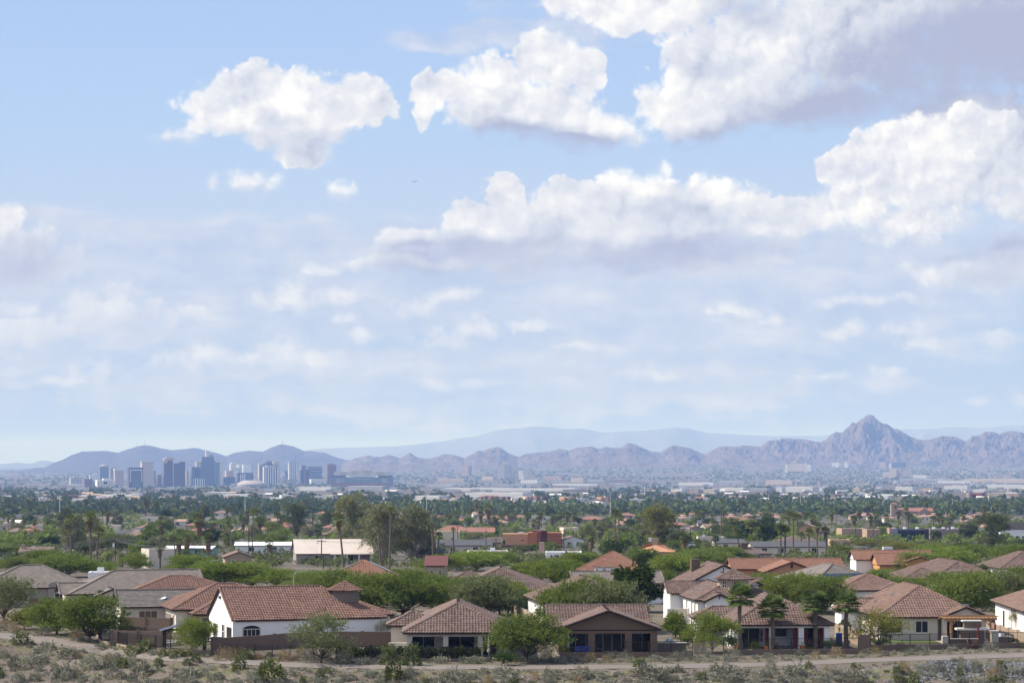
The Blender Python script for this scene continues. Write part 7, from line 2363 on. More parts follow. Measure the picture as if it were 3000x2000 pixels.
def mid_houses():
    rng = np.random.default_rng(77)
    GN = 'houses among the trees of the middle distance'
    fixed = [(66, 108, 1572, 0, 'hip'), (60, 90, 1582, 0, 'hip'), (240, 285, 1572, 2, 'hip'), (556, 606, 1572, 0, 'hip'), (604, 640, 1567, 1, 'hip'), (680, 760, 1575, 2, 'hip'), (782, 812, 1578, 0, 'hip'), (805, 850, 1560, 0, 'hip'), (880, 915, 1565, 2, 'hip'), (940, 992, 1562, 0, 'hip'), (938, 992, 1586, 1, 'hip'),
             (880, 930, 1575, 1, 'hip'), (1095, 1130, 1520, 0, 'hip'), (1450, 1490, 1545, 2, 'hip'), (1812, 1852, 1545, 2, 'hip'), (1870, 1930, 1570, 1, 'hip'), (2124, 2152, 1526, 2, 'hip'), (2214, 2240, 1520, 2, 'hip'), (2178, 2204, 1522, 2, 'hip'), (2258, 2290, 1524, 1, 'hip'), (2516, 2550, 1522, 2, 'hip'), (2545, 2570, 1524, 1, 'hip'), (2670, 2694, 1524, 1, 'hip'), (2694, 2726, 1526, 2, 'hip'), (2726, 2748, 1522, 2, 'hip'),
             (2758, 2800, 1524, 1, 'hip'), (2836, 2862, 1518, 3, 'hip'), (2856, 2886, 1520, 1, 'hip'), (2884, 2904, 1518, 2, 'hip'), (2916, 2940, 1516, 3, 'hip'), (1980, 2010, 1530, 2, 'hip'), (1800, 1828, 1552, 2, 'hip'), (2330, 2360, 1520, 1, 'hip'), (2590, 2620, 1530, 2, 'hip'), (1275, 1300, 1532, 0, 'hip'), (1448, 1488, 1534, 0, 'gable'), (1500, 1540, 1528, 0, 'hip'), (20, 55, 1548, 4, 'gable'), (300, 345, 1535, 4, 'flat'), (410, 500, 1528, 4, 'flat'),
             (1180, 1240, 1540, 4, 'flat'), (600, 650, 1530, 4, 'flat'), (1500, 1660, 1522, 3, 'flat'), (960, 1050, 1600, 2, 'flat'), (30, 120, 1556, 4, 'flat')]
    for (a, b, v, ri, rt) in fixed:
        wn, wm = WALLS[rng.integers(5)]
        rn, rm = T_PLAIN[ri]
        px_house('suburban_house', uniq(f'small {wn} house with a {rn} {"flat" if rt == "flat" else "hip" if rt == "hip" else "low gable"} roof', (a + b) / 2, v, GN), a, b, v, 3.1, rng.uniform(9, 13), rng.uniform(-12, 12), wm, rm, rt, 20, group=GN, wins=2)
    n = 0
    while n < 70:
        u, v = rng.uniform(0, 3000), rng.uniform(1512, 1600)
        if any(a - 20 < u < b + 20 and c - 15 < v < d + 25 for a, b, c, d in KEEP):
            continue
        S = pxm(G(u, v).y)
        w = rng.uniform(9, 17) * S
        wn, wm = WALLS[rng.integers(5)]
        ri = int(rng.choice(5, p=[.22, .24, .2, .16, .18]))
        rn, rm = T_PLAIN[ri]
        rt = 'flat' if ri == 4 else ('hip' if rng.random() < .6 else 'gable')
        px_house('suburban_house', uniq(f'{wn} house with a {rn} {"flat" if rt == "flat" else "hip" if rt == "hip" else "low gable"} roof', u, v, GN), u - w / 2, u + w / 2, v, rng.uniform(2.7, 3.3), rng.uniform(8, 13), rng.uniform(-15, 15), wm, rm, rt, 18, group=GN, wins=2)
        n += 1

# ------------------------------------------------------------------ far city
def facade(name, wall, glass, fh=3.8, bw=4.0, fv=0.5, fx=0.6):
    """wall with a regular grid of windows (floor height fh, bay bw; glass fraction fv x fx)."""
    m, g = new_mat(name)
    sp = g.n('ShaderNodeSeparateXYZ', {0: g.n('ShaderNodeTexCoord').outputs['Object']}).outputs
    nr = g.n('ShaderNodeSeparateXYZ', {0: g.n('ShaderNodeTexCoord').outputs['Normal']}).outputs
    xy = g.m('ADD', g.m('MULTIPLY', sp[0], g.m('ABSOLUTE', nr[1])), g.m('MULTIPLY', sp[1], g.m('ABSOLUTE', nr[0])))
    a = g.m('LESS_THAN', g.m('FRACT', g.m('DIVIDE', sp[2], fh)), fv)
    b = g.m('LESS_THAN', g.m('FRACT', g.m('DIVIDE', xy, bw)), fx)
    k = g.m('MULTIPLY', g.m('MULTIPLY', a, b), g.m('LESS_THAN', g.m('ABSOLUTE', nr[2]), 0.5))
    c = g.mix(k, wall, glass)
    bs = g.n('ShaderNodeBsdfPrincipled', {'Base Color': c, 'Roughness': g.m('MULTIPLY_ADD', k, -0.5, 0.85)})
    g.n('ShaderNodeOutputMaterial', {'Surface': bs})
    return m
FA = {
    'beige': facade('beige_grid_facade', (0.60, 0.50, 0.41), (0.05, 0.06, 0.09), 7.5, 6.5, .45, .55), 'white': facade('white_facade', (0.72, 0.70, 0.67), (0.10, 0.12, 0.16), 7, 8, .4, .6),
    'brown': facade('brown_facade', (0.20, 0.125, 0.10), (0.05, 0.05, 0.07), 7, 5, .4, .7), 'purple': facade('violet_brown_facade', (0.13, 0.085, 0.09), (0.04, 0.045, 0.07), 50, 5.5, .95, .6),
    'glass': facade('blue_glass_facade', (0.16, 0.19, 0.23), (0.05, 0.075, 0.11), 7, 6, .65, .8), 'dark': facade('dark_glass_facade', (0.06, 0.06, 0.075), (0.025, 0.03, 0.045), 7.5, 300, .6, 1.0),
    'stripe': facade('vertical_stripe_facade', (0.68, 0.66, 0.65), (0.06, 0.08, 0.12), 500, 9.5, 1.0, .5), 'grey': facade('grey_facade', (0.26, 0.25, 0.26), (0.07, 0.08, 0.10), 7, 6, .5, .6), 'band': facade('banded_facade', (0.55, 0.52, 0.48), (0.06, 0.07, 0.10), 8.5, 400, .45, 1.0),
    'maroon': facade('maroon_facade', (0.17, 0.075, 0.065), (0.07, 0.05, 0.06), 8, 9, .4, .5), 'tan': facade('tan_facade', (0.46, 0.36, 0.28), (0.08, 0.08, 0.10), 7, 6, .4, .5), 'teal': facade('teal_glass_facade', (0.20, 0.26, 0.28), (0.08, 0.14, 0.17), 7, 6, .7, .8),
    'frame': facade('frame_facade', (0.09, 0.085, 0.10), (0.03, 0.035, 0.055), 6, 5, .6, .7),
}
PLAINW = mat('far_white', (0.58, 0.57, 0.56), var=.04, scale=.02); PLAINB = mat('far_beige', (0.48, 0.40, 0.32), var=.06, scale=.02); PLAING = mat('far_grey', (0.30, 0.30, 0.31), var=.06, scale=.02); PLAINR = mat('far_brick', (0.26, 0.14, 0.10), var=.06, scale=.02); PLAINT = mat('far_tan', (0.36, 0.27, 0.20), var=.06, scale=.02)

def tower(label, u0, u1, vt, vb, m, depth=28, parts=(), cat='tower', group='downtown buildings', name='office_tower', yaw=19):
    """parts: (name, u0, u1, vtop, vbottom, material, y0, y1) in photo pixels and metres of depth."""
    c = G((u0 + u1) / 2, vb)
    S = pxm(c.y)
    # turned to the street grid: the front narrows so that front and lit flank together span u0..u1
    W = (u1 - u0) / S
    depth = min(depth, W * .9)
    sn, cs = math.sin(R(yaw)), math.cos(R(yaw))
    k = max(0.5, (W - depth * abs(sn)) / cs / W)
    o = empty(name, c + Vector((depth * sn / 2, 0, 0)), R(yaw), label, cat, group)
    uc = (u0 + u1) / 2
    S = S / k
    SZ = pxm(c.y)
    b = MB(); b.box((u0 - uc) / S, 0, -3, (u1 - uc) / S, depth, (vb - vt) / SZ); b.build('tower_block', m, o)
    for (pn, a0, a1, t, bt, pm, y0, y1) in parts:
        y0, y1 = min(y0, depth * .8), min(y1, depth + 1)
        b = MB()
        if pn == 'dome':
            r = (a1 - a0) / 2 / S
            n = 10
            zz = (vb - bt) / SZ
            hh = (bt - t) / SZ
            b.lathe([(r, zz)] + [(r * math.cos(R(90 * i / n)), zz + hh * math.sin(R(90 * i / n))) for i in range(1, n + 1)], 18, ((a0 + a1) / 2 / S - uc / S, (y0 + y1) / 2))
        elif pn == 'antenna':
            b.tube([((a0 - uc) / S, y0, (vb - bt) / SZ), ((a0 - uc) / S, y0, (vb - t) / SZ)], [1.0, .4], 5)
        else:
            b.box((a0 - uc) / S, y0, (vb - bt) / SZ, (a1 - uc) / S, y1, (vb - t) / SZ)
        b.build(pn, pm, o)
    return o

def downtown():
    T = tower
    F = FA
    T('tan hotel tower with a rounded dark top, leftmost of the skyline', 287, 318, 1366, 1412, F['glass'], 30, [('dome', 290, 315, 1360, 1366, PLAINT, 4, 26)])
    T('grey office block right of the rounded tan tower', 318.5, 341, 1370, 1410, F['grey'], 24, [('roof_house', 322, 334, 1367, 1370, PLAINW, 4, 14)])
    T('square brown tower left of the dark framed tower', 330, 362, 1377, 1424, F['tan'], 30, [('crown', 329, 363, 1373, 1377, F['white'], -1, 31)])
    T('white-banded low block at the left end of downtown', 199, 239, 1398, 1420, F['band'], 40, [('roof_house', 210, 224, 1395, 1398, PLAINB, 4, 20)])
    T('maroon block beside the white-banded one', 239.5, 270, 1402, 1426, F['maroon'], 40)
    T('small white slab behind the maroon block', 260, 288, 1392, 1408, F['white'], 20)
    T('long white low building in front of the tan tower', 274, 334, 1406, 1432, F['white'], 40, [('upper_storey', 296, 326, 1401, 1406, PLAINW, 5, 30), ('dark_window', 297, 309, 1410, 1416, F['dark'], -.5, 1)])
    T('dark framed office tower with a glass front', 369, 418, 1369, 1428, F['frame'], 36, [('light_rim', 372, 415, 1374, 1378, F['white'], -.8, 2), ('glass_front', 380, 408, 1381, 1427, F['glass'], -1.5, 3), ('left_rim', 372, 376, 1378, 1412, F['white'], -.8, 2), ('right_rim', 411, 415, 1378, 1412, F['white'], -.8, 2)])
    T('beige gridded tower behind the dark framed tower', 408, 448, 1356, 1424, F['beige'], 36, [('crown', 407, 449, 1352, 1356, PLAINB, -1, 37)])
    T('narrow blue-grey slab right of the beige gridded tower', 448.5, 456, 1378, 1420, F['glass'], 20)
    T('brown mid-rise with a pale corner near the violet tower', 457, 473, 1390, 1426, F['brown'], 26, [('pale_wing', 473.3, 484, 1393, 1425, F['white'], 2, 20)])
    T('violet-brown twin tower with a pale crown', 474, 506, 1348, 1426, F['purple'], 30, [('crown', 475, 511, 1342, 1347.6, PLAINB, 4, 30), ('roof_cap', 482, 508, 1339, 1342, PLAINB, 8, 26), ('pale_shoulder', 474, 486, 1347.7, 1356, PLAINB, -.6, 2)])
    T('second violet-brown tower joined to the pale-crowned one', 506.4, 542, 1356, 1426, F['purple'], 28, [('upper_block', 523, 542, 1352, 1356, F['purple'], 2, 26)])
    T('white octagonal mid-rise in front of the violet towers', 510, 535, 1382, 1410, F['white'], 26, [('top_storey', 515, 530, 1378, 1382, PLAINW, 5, 20), ('glass_base', 511, 536, 1410.5, 1426, F['teal'], -1, 24)])
    T('slender reddish mid-rise left of the wide glass slab', 543, 553, 1379, 1424, F['tan'], 20)
    T('wide grey-blue glass slab with a pale base', 554, 600, 1367, 1424, F['glass'], 34, [('pale_base', 560, 599, 1401, 1423, F['stripe'], -1.5, 3), ('recess', 564, 583, 1372, 1398, F['dark'], -1.0, 2)])
    T('tallest tower with a white stair core on its roof', 583, 628, 1347, 1422, F['glass'], 34, [('upper_block', 585, 626, 1338, 1347, F['glass'], 3, 30), ('white_core', 600, 610, 1319, 1338, PLAINW, 8, 20), ('plant_room', 610.3, 626, 1330, 1338, PLAING, 8, 24), ('pale_wing', 566, 583, 1352, 1366, F['beige'], 3, 20)])
    T('teal glass tower right of the tallest tower', 628.3, 642, 1352, 1422, F['teal'], 28)
    T('pale slab with a white crown beside the teal tower', 642.3, 653, 1354, 1422, F['white'], 26, [('crown', 628, 653, 1350, 1353.6, PLAINW, 1, 28)])
    T('low dark blue office building below the tallest tower', 648, 688, 1397, 1419, F['dark'], 36)
    T('tan stepped block behind the low dark building', 657, 684, 1378, 1416, F['tan'], 30)
    T('white hotel with a round revolving drum on top', 671, 707, 1358, 1400, F['white'], 28, [('roof_house', 674, 700, 1354, 1358, PLAINW, 4, 20), ('dome', 686, 706, 1361, 1372, PLAINW, -4, 10)])
    T('white slab with a tall thin mast', 709, 735, 1360, 1392, F['white'], 26, [('antenna', 724, 724, 1348, 1360, PLAING, 8, 8)])
    T('dark stepped block in front of the white slab with mast', 690, 741, 1384, 1412, F['frame'], 30, [('pale_front', 699, 716, 1388, 1412, F['stripe'], -1, 2), ('left_shoulder', 692, 700, 1378, 1384, F['tan'], 3, 20)])
    T('domed dark glass tower behind the white striped tower', 757, 812, 1362, 1412, F['glass'], 36, [('dome', 763, 800, 1346, 1362, F['frame'], 4, 30), ('tan_wing', 801, 820, 1352, 1410, PLAINB, 6, 30), ('left_wing', 752, 757, 1356, 1404, PLAINB, 6, 26)])
    T('white vertically striped hotel tower', 768, 814, 1366, 1424, F['stripe'], 30, [('roof_step', 776, 806, 1364, 1366, PLAINW, 3, 24)])
    T('small blue block left of the grey twin-fluted tower', 833, 844, 1378, 1404, F['dark'], 20)
    T('grey twin-fluted apartment tower', 842.5, 870, 1354, 1406, F['stripe'], 28, [('crown', 842, 871, 1353, 1356, PLAING, -.8, 28)])
    T('dark office block with a brown stripe', 874, 906, 1376, 1420, F['frame'], 30, [('brown_stripe', 887, 893, 1377, 1419, PLAINR, -1, 2), ('rear_block', 878, 896, 1362, 1376, F['grey'], 6, 26)])
    T('wide banded dark glass office slab', 897, 943, 1366, 1406, F['dark'], 34, [('pale_band', 897, 943, 1370, 1371.5, PLAING, -.8, 1), ('pale_band', 897, 943, 1378, 1379.5, PLAING, -.8, 1), ('pale_band', 897, 943, 1386, 1387.5, PLAING, -.8, 1), ('pale_band', 897, 943, 1394, 1395.5, PLAING, -.8, 1)])
    T('brown brick office tower left of the stadium', 952, 985, 1360, 1416, F['brown'], 32, [('roof_house', 960, 978, 1358, 1360, PLAINR, 5, 20)])
    T('long low white and green hall below the banded slab', 901, 955, 1403, 1418, F['white'], 50, name='hall')
    # arena and ballpark
    c = G(733, 1428); S = pxm(c.y)
    o = empty('arena', c, 0, 'low grey arena with a shallow segmented dome', 'arena', 'downtown buildings')
    b = MB(); b.lathe([(43 / S, -2), (43 / S, 10 / S), (40 / S, 13 / S), (27 / S, 20 / S), (24 / S, 21 / S), (0, 21.5 / S)], 20, (0, 45)); b.build('bowl', mat('arena_grey', (0.33, 0.29, 0.28), var=.05, scale=.02), o)
    c = G(1060, 1426); S = pxm(c.y)
    o = empty('ballpark', c, 0, 'huge ballpark with a pale panelled retractable roof', 'stadium', 'downtown buildings')
    x = lambda u: (u - 1060) / S
    z = lambda v: (1426 - v) / S
    b = MB(); b.box(x(970), 0, -3, x(1148), 120, z(1396)); b.build('stand', mat('ballpark_green', (0.15, 0.19, 0.20), var=.05, scale=.02), o)
    b = MB(); b.box(x(972), -2, -3, x(1146), -.01, z(1414)); b.build('base', PLAINR, o)
    for i in range(9):
        a0, a1 = 978 + i * 18, 978 + i * 18 + 17.3
        t = 1381 - (3.5 if 3 <= i <= 5 else 0) - (1 if i in (2, 6) else 0)
        b = MB(); b.box(x(a0), 12, z(1392), x(a1), 100, z(t)); b.build('roof_panel', PLAINB if i % 2 else mat('pale_roof_panel', (0.55, 0.50, 0.47), var=.04, scale=.02), o)
    b = MB()
    n = 14
    for i in range(n):
        f = lambda k: 1403.5 - 8.0 * (2 * k / n - 1) ** 2
        u0, u1 = 1010 + 100 * i / n, 1010 + 100 * (i + 1) / n
        b.face([(x(u0), -1, z(f(i))), (x(u1), -1, z(f(i + 1))), (x(u1), 14, z(1393)), (x(u0), 14, z(1393))])
    b.build('curved_canopy', PLAINW, o)
    b = MB(); b.box(x(968), -4, z(1396), x(1012), 30, z(1392.5)); b.box(x(1108), -4, z(1396), x(1150), 30, z(1392.5)); b.build('roof_edge', F['dark'], o)
    for (a0, a1) in ((984, 1001), (1004, 1009), (1118, 1136)):
        b = MB(); b.box(x(a0), -1, z(1417), x(a1), -.02, z(1401)); b.build('wall_panel', PLAING, o)
    # right of downtown
    T('tan apartment tower standing alone left of the patterned tower', 1353, 1382, 1364, 1394, F['tan'], 60, group='buildings beyond downtown', yaw=-22)
    T('patterned grey tower with white balcony bands', 1478, 1506, 1360, 1404, F['grey'], 60, [('balcony_bands', 1447, 1477.7, 1361, 1404, F['band'], 0, 50), ('right_wing', 1506.3, 1512, 1360, 1402, F['beige'], 4, 40)], group='buildings beyond downtown', yaw=-22)
    T('white and yellow mid-rise right of the patterned tower', 1520, 1542, 1380, 1404, F['white'], 50, [('yellow_edge', 1530, 1538, 1378, 1386, mat('far_yellow', (.6, .5, .2)), -1, 20)], group='buildings beyond downtown', yaw=-22)
    T('broad brick hotel with white ends below the ridge', 2302, 2383, 1356, 1384, F['brown'], 60, [('white_end', 2302, 2311, 1359, 1384, F['white'], -2, 60), ('white_frame', 2366, 2370, 1355, 1383, PLAINW, -2, 40), ('right_end', 2371, 2384, 1360, 1382, F['white'], -2, 40), ('roof_house', 2320, 2338, 1352, 1356, PLAINB, 5, 40), ('pale_front', 2312, 2365, 1358, 1381, F['beige'], -1, 4)], group='buildings beyond downtown', yaw=-22)
    T('sand-coloured hospital with a taller central block', 2588, 2614, 1382, 1400, F['beige'], 60, [('central_block', 2614.3, 2643, 1372, 1399, PLAINB, 0, 50), ('right_block', 2643.3, 2661, 1373, 1395, F['tan'], 8, 50), ('base', 2588, 2630, 1396, 1400, PLAINB, -3, 0)], group='buildings beyond downtown', yaw=-22)
    for i, (a, b_, t, bt, k, lab) in enumerate(((2438, 2466, 1354, 1370, 'white', 'white-ended grey block below the pyramid peak'), (2473, 2488, 1353, 1370, 'white', 'narrow white block below the pyramid peak'), (2490, 2527, 1357, 1369, 'grey', 'low grey block below the pyramid peak'), (2527, 2559, 1354, 1368, 'dark', 'dark glass block below the right flank of the peak'),
                                                 (2577, 2602, 1354, 1370, 'tan', 'pale-ended office block right of the dark glass block'), (2604, 2614, 1357, 1371, 'white', 'small white cube above the hospital'), (2614, 2657, 1354, 1370, 'dark', 'wide dark office block above the hospital'), (2675, 2712, 1351, 1368, 'dark', 'first dark office block right of the hospital'), (2714, 2756, 1350, 1369, 'glass', 'blue office block right of the hospital'))):
        T(lab, a, b_, t, bt, F[k], 60, group='buildings beyond downtown', yaw=-22, name='office_block')
    # warehouses and big low buildings: u0, u1, v top, v bottom, material, words
    W = [(1376, 1562, 1443, 1457, PLAINW, 'very large white warehouse behind the brick apartments'), (1362, 1390, 1443, 1456, PLAINW, 'white annex at the left of the very large warehouse'), (1723, 1776, 1473, 1486, PLAINW, 'white flat building below the pale dome'), (1690, 1790, 1480, 1486, PLAINW, 'long low white shed under the pale dome'),
         (1966, 2018, 1433, 1443, PLAINW, 'white warehouse left of the grey-tan hall'), (2020, 2062, 1434, 1444, PLAINT, 'grey-tan hall beside the white warehouse'), (2062, 2110, 1433, 1443, PLAINB, 'tan hall left of the long white depot'), (2112, 2198, 1429, 1441, PLAINW, 'long white depot with dark dock doors'), (2198, 2268, 1431, 1440, PLAING, 'grey depot with a small blue panel'), (2274, 2302, 1427, 1442, PLAINW, 'pale depot between two dark pilasters'), (2304, 2400, 1426, 1441, PLAINW, 'wide pale warehouse right of the dark pilasters'),
         (2574, 2618, 1452, 1460, PLAINW, 'white box building left of the church tower'), (2830, 2843, 1443, 1456, PLAINB, 'cream block at the left of the red hall'), (2844, 2892, 1443, 1457, mat('far_red', (0.22, 0.055, 0.06), var=.05, scale=.02), 'dark red hall among white warehouses'), (2893, 3010, 1444, 1457, PLAINT, 'long tan hall at the right edge'), (2625, 2690, 1427, 1436, PLAINW, 'white shed left of the tan-brown hall'), (2692, 2750, 1429, 1437, PLAINT, 'tan-brown hall in the right valley'), (2768, 2850, 1424, 1436, PLAINW, 'white warehouse left of the dark loading bays'),
         (2852, 2905, 1434, 1440, PLAINW, 'low white row before the dark red hall'), (2895, 3010, 1420, 1430, PLAINW, 'long white warehouse at the right edge'), (2831, 3010, 1402, 1413, PLAINB, 'long beige airport hall under the right ridge'), (2750, 2850, 1409, 1415, PLAINW, 'flat white roof left of the airport hall'), (2566, 2590, 1427, 1434, PLAINW, 'white cube among trees below the hospital'), (2500, 2530, 1428, 1438, PLAINB, 'beige block below the hospital'), (2400, 2416, 1428, 1438, PLAINW, 'small white block right of the pale warehouse'),
         (1215, 1320, 1452, 1462, PLAINW, 'white-roofed market building left of the very large warehouse'), (1208, 1232, 1466, 1472, PLAINW, 'small white building at the edge of the market'), (1290, 1350, 1464, 1470, PLAINW, 'white low building below the market'), (787, 862, 1457, 1463, PLAINW, 'white-roofed shed below the arena'), (946, 995, 1449, 1462, mat('far_olive', (0.40, 0.37, 0.27), var=.05, scale=.02), 'olive-beige box building below the ballpark'), (1122, 1142, 1455, 1463, PLAINW, 'cream box right of the tall eucalyptus'), (870, 990, 1427, 1437, PLAINW, 'white and red striped market hall in front of the dark stripe block'), (1015, 1140, 1424, 1434, PLAING, 'pale flat halls in front of the ballpark'),
         (0, 60, 1452, 1460, PLAINW, 'grey-white box at the far left by the brown field'), (220, 256, 1462, 1470, PLAING, 'blue-grey hall at the end of the brown field'), (230, 420, 1449, 1454, PLAINW, 'long pale roofs left of downtown'), (600, 700, 1441, 1448, PLAING, 'pale roofs under the tallest tower'), (640, 790, 1448, 1453, PLAINW, 'long pale roofs under the arena'), (1412, 1455, 1396, 1406, PLAINB, 'cream low block left of the patterned tower'), (1596, 1655, 1394, 1405, PLAINT, 'tan office block right of the white and yellow mid-rise'), (1672, 1720, 1400, 1412, PLAINB, 'stepped beige hall far right of the patterned tower'),
         (1525, 1585, 1406, 1416, FA['white'], 'white and grey colonnaded block before the patterned tower'), (1280, 1370, 1402, 1412, FA['tan'], 'row of tan flats left of the patterned tower'), (1300, 1700, 1430, 1438, PLAINW, 'very long white industrial roofs behind the large warehouse'), (1620, 1760, 1417, 1422, PLAINW, 'long white train-like roofs in the middle valley'), (1250, 1340, 1420, 1425, PLAING, 'grey-blue roofs left in the middle valley'), (1990, 2100, 1413, 1422, PLAINW, 'white industrial sheds above the tan hall'), (2110, 2190, 1409, 1418, PLAING, 'grey industrial sheds above the long depot'), (2245, 2330, 1407, 1418, PLAINB, 'beige industrial sheds right of centre'), (1790, 1850, 1403, 1412, FA['brown'], 'brown apartment row at the middle right'),
         (2676, 2724, 1392, 1400, PLAINW, 'white block right of the hospital'), (2640, 2800, 1402, 1408, PLAING, 'long grey-blue roof right of the hospital')]
    for (a, b_, t, bt, m, lab) in W:
        FARKEEP.append((a, b_, bt))
        T(lab, a, b_, t, bt, m, 40, name='warehouse', cat='warehouse', yaw=-26, group='warehouses of the valley', parts=[('roof', a + .3, b_ - .3, t - .35, t - .02, PLAINW if m is not PLAINT else PLAING, .5, 39)])
    c = G(1750, 1482); S = pxm(c.y)
    o = empty('domed_hall', c, 0, 'white hall with a shallow pale dome behind the dark tree belt', 'hall')
    b = MB(); r = 27 / S
    b.lathe([(r, -1), (r, 5 / S), (r * .7, 11 / S), (r * .35, 14 / S), (0, 15 / S)], 20, (0, r)); b.build('dome', PLAINW, o)
    FARKEEP.extend([(1403, 1600, 1471), (1638, 1792, 1471), (1720, 1780, 1482), (2605, 2740, 1510)])
    AG = 'brick apartment blocks below the large warehouse'
    for (a, b_, lab) in ((1403, 1428, 'leftmost'), (1429, 1462, 'second from left'), (1463, 1496, 'third from left'), (1541, 1560, 'fourth from left'), (1561, 1600, 'fifth from left'), (1638, 1688, 'orange-walled'), (1748, 1792, 'rightmost orange-walled')):
        T(f'brick and cream apartment block, {lab} in the row below the warehouse', a, b_, 1454 if b_ < 1630 else 1456, 1471, FA['maroon'] if b_ < 1630 else mat('far_orange', (0.42, 0.22, 0.12), var=.05, scale=.02), 20, [('pale_bay', a + (b_ - a) * .35, a + (b_ - a) * .62, 1454.5, 1470.5, PLAINB, -1, 3), ('window_row', a + (b_ - a) * .65, b_ - 1, 1459, 1461, GLASS, -.3, .5)], group=AG, name='apartment_block', cat='apartments')

def small_far_buildings():
    rng = np.random.default_rng(41)
    GN = 'small pale buildings scattered over the far valley'
    MK = [(500, 1400, 'the violet-brown towers'), (790, 1400, 'the white striped tower'), (1060, 1400, 'the ballpark'), (1490, 1390, 'the patterned tower'), (2340, 1375, 'the brick hotel'), (2625, 1388, 'the sand-coloured hospital'), (2550, 1300, 'the pyramid peak'), (1470, 1450, 'the very large warehouse'), (2622, 1490, 'the church tower'), (2230, 1435, 'the long white depot'),
          (2900, 1450, 'the dark red hall'), (300, 1420, 'the rounded tan tower'), (960, 1455, 'the olive-beige box'), (1750, 1470, 'the pale dome'), (150, 1465, 'the brown field'), (1040, 1460, 'the tallest eucalyptus'), (590, 1380, 'the tallest tower'), (1940, 1490, 'the yellow-green pine'), (2900, 1405, 'the airport hall'), (730, 1425, 'the grey arena')]
    meshes = []
    cols = [('white', PLAINW), ('cream', PLAINB), ('grey', PLAING), ('tan', PLAINT), ('brick-red', PLAINR)]
    for i, (nm, m) in enumerate(cols):
        for kind in ('flat', 'gabled'):
            b = MB()
            b.box(-.5, -.5, -.2, .5, .5, 1.0 if kind == 'flat' else .7)
            if kind == 'flat':
                b.box(-.2, -.2, 1.003, .0, .1, 1.25)
                b.cur = 1
                b.box(-.48, -.48, 1.003, -.21, .48, 1.03)
            else:
                b.cur = 1
                b.face([(-.55, -.58, .68), (.55, -.58, .68), (.55, 0, 1.1), (-.55, 0, 1.1)]); b.face([(.55, .58, .68), (-.55, .58, .68), (-.55, 0, 1.1), (.55, 0, 1.1)])
                b.cur = 0
                for sx in (-.5, .5):
                    b.face([(sx, -.5, .7), (sx, .5, .7), (sx, 0, 1.06)])
            b.cur = 2
            b.box(-.3, -.515, .25, -.1, -.503, .55); b.box(.12, -.515, .25, .32, -.503, .55)
            roofm = [T_PLAIN[2][1], PLAINW, PLAING, PLAINT, T_PLAIN[0][1]][i] if kind == 'gabled' else PLAINW
            o = b.build('far_building', [m, roofm, GLASS])
            meshes.append((o.data, f'{nm} {"flat-roofed" if kind == "flat" else "gabled"} building'))
            bpy.data.objects.remove(o)
    pw = [.30, .10, .16, .10, .08, .06, .06, .08, .02, .04]
    def one(u, v, big):
        k = int(rng.choice(10, p=pw))
        me, nm = meshes[k]
        p = G(u, v)
        w, d, h = rng.uniform(9, 20) * big, rng.uniform(8, 14) * big, rng.uniform(3.2, 5.5) * (1 + .35 * (big - 1))
        return me, nm, p, w, d, h
    n = 0
    while n < 285:
        u, v = rng.uniform(0, 3000), 1440 + 60 * rng.random()
        if 1474 < v and rng.random() < .65:
            continue
        if v < 1446 and u < 900 and rng.random() < .6:
            continue
        me, nm, p, w, d, h = one(u, v, 1.0 if v > 1465 else 1.3)
        o = link_mesh('far_building', me)
        o.location = p
        o.rotation_euler = (0, 0, R(rng.uniform(-18, 18)))
        o.scale = (w, d, h)
        tag(o, uniq(nm, u, v, GN, 16, MK), 'building', GN)
        n += 1
    # the countless roofs still farther out: one mass
    V = []
    mi = []
    for _ in range(1500):
        t = rng.random()
        v = 1350 + 90 * t ** 0.9
        u = rng.uniform(-40, 3040)
        if v < 1374 and u < 1050:
            continue
        if v < 1362 and not (1500 < u and mnoise.noise(Vector((u * .012, v * .08, 2))) > -0.05):
            continue
        p = G(u, v)
        big = 1.0 if v > 1405 else 1.15
        w, d, h = rng.uniform(9, 30) * big, rng.uniform(9, 16), rng.uniform(3, 6.5)
        if v > 1405 and rng.random() < .3:
            w *= 3
        c, s = math.cos(.2), math.sin(.2)
        q = [(-w / 2, -d / 2), (w / 2, -d / 2), (w / 2, d / 2), (-w / 2, d / 2)]
        a = [np.array([p.x + x, p.y + y, p.z - 1]) for x, y in q]
        b = [x + np.array([0, 0, h + 1]) for x in a]
        V += [[a[0], a[1], b[1], b[0]], [a[1], a[2], b[2], b[1]], [a[3], a[0], b[0], b[3]], b]
        k = int(rng.choice(4, p=[.5, .22, .16, .12]))
        mi += [k, k, k, 0 if rng.random() < .6 else k]
    o = link_mesh('distant_buildings', quads_mesh('distant_buildings', np.array(V), [PLAINW, PLAINB, PLAING, PLAINT], mi))
    tag(o, 'countless pale roofs sprinkled through the trees below the mountains', 'buildings', kind='stuff')

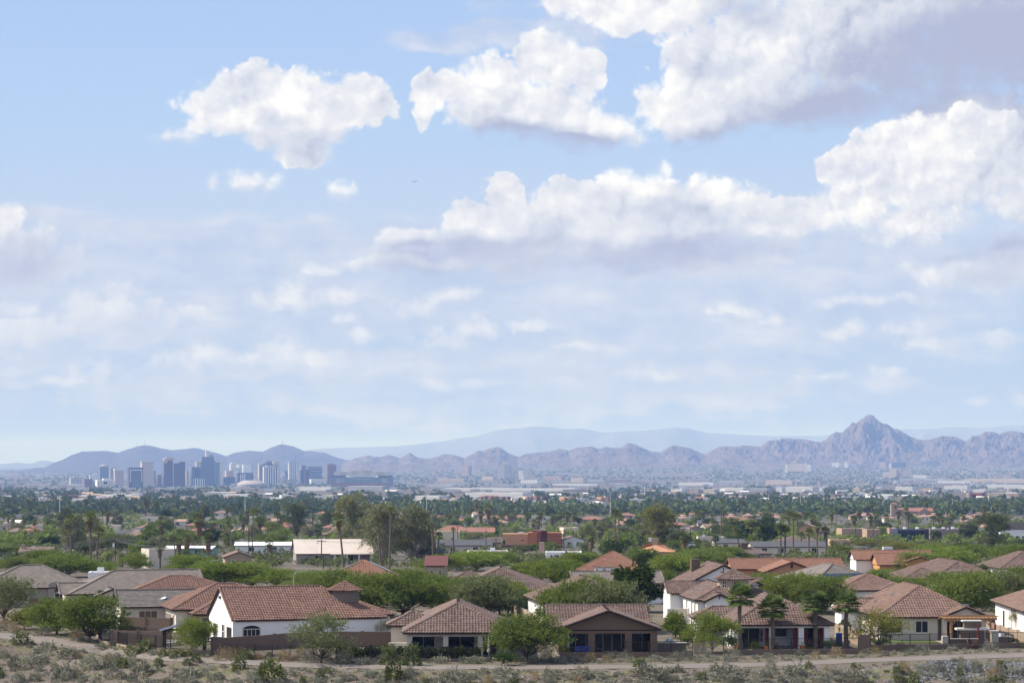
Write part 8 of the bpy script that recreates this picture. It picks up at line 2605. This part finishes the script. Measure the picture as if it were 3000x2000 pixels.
cubes()
mid_houses()
downtown()
small_far_buildings()
far_canopy('woodland', 'dense dark belt of trees across the right of the middle valley', 1900, 1484, 1512, 9.5, 31, L_FARA, 34, 0.36, 1150, 3420)
far_canopy('woodland', 'looser trees across the left of the middle valley', 950, 1474, 1512, 9.0, 36, L_FARA, 34, 0.36, -420, 1180)
far_canopy('woodland', 'scattered trees of the farther suburbs in front of the warehouses', 4200, 1438, 1486, 9.5, 32, L_FARA, 22, 0.42, clump=0.22)
far_canopy('woodland', 'low bluish tree cover around the downtown towers', 4900, 1404, 1440, 10, 33, L_FARA, 14, 0.5, clump=0.3)
far_canopy('woodland', 'hazy tree cover at the foot of the mountains', 6000, 1360, 1406, 12, 34, L_FARA, 9, 0.6, clump=0.15)
far_canopy('woodland', 'continuous green canopy between the suburban roofs', 900, 1512, 1606, 6.2, 37, L_MESQ, 60, 0.22, hk=0.62)
far_canopy('undergrowth', 'garden shrubs and small trees between the middle houses', 2300, 1508, 1664, 3.6, 35, L_OLIVE, 60, 0.20, hk=0.6)
# the bare brown field at the far left
ribbon('field', 'bare brown field beyond the left-hand trees', 'field', [(-60, 1463), (130, 1465), (330, 1463)], [4, 4.5, 3], mat('bare_field', (0.24, 0.16, 0.12), var=.1, scale=.02), 0.6)
# radio masts on the ridges and a small airliner
for (u, vt, Y, lab) in ((402, 1291, 20500, 'radio mast left on the bluish ridge'), (424, 1289, 20500, 'radio mast on the summit of the bluish ridge'), (828, 1290, 20500, 'radio mast on the pointed bluish summit')):
    b = MB(); b.tube([ray(u, 1306, Y), ray(u, vt, Y)], [4.5, 2.5], 4)
    tag(b.build('radio_mast', PALEM), lab, 'mast', 'masts on the ridges')
def airliner():
    p = ray(1213, 532, 7000)
    o = empty('airliner', p, R(4), 'tiny airliner climbing in the blue gap between clouds', 'airplane')
    m = mat('aircraft_white', (0.55, 0.56, 0.60), rough=.4)
    b = MB(); b.tube([(-8.5, 0, 0), (-7.5, 0, .2), (6, 0, .3), (8.5, 0, .7)], [.3, 1.1, 1.1, .3], 10); b.build('fuselage', m, o)
    for s in (-1, 1):
        b = MB(); b.face([(-1.5, s * .8, -.1), (2, s * .8, -.1), (3.4, s * 8, .7), (2.4, s * 8, .7)]); b.build('wing', m, o)
    b = MB(); b.face([(6, 0, 1.2), (8.3, 0, 1.0), (9, 0, 4.0), (8.0, 0, 4.0)]); b.build('tail_fin', m, o)
airliner()

# ------------------------------------------------------------------ haze: one closed box of even, thin air round everything
def build_haze():
    m, g = new_mat('haze_air')
    v = g.n('ShaderNodeVolumePrincipled', {'Color': HAZE_COL, 'Absorption Color': (1, 1, 1, 1), 'Density': HAZE_DENS, 'Anisotropy': 0.0})
    g.n('ShaderNodeOutputMaterial', {'Volume': v})
    mb = MB()
    mb.box(-75000, -2000, -90, 75000, 76000, 720)
    o = mb.build('haze', m)
    tag(o, 'thin bluish air over the whole valley', 'haze', kind='stuff')
HAZE_COL = (0.30, 0.48, 1.0, 1)
HAZE_DENS = 5.5e-5
build_haze()
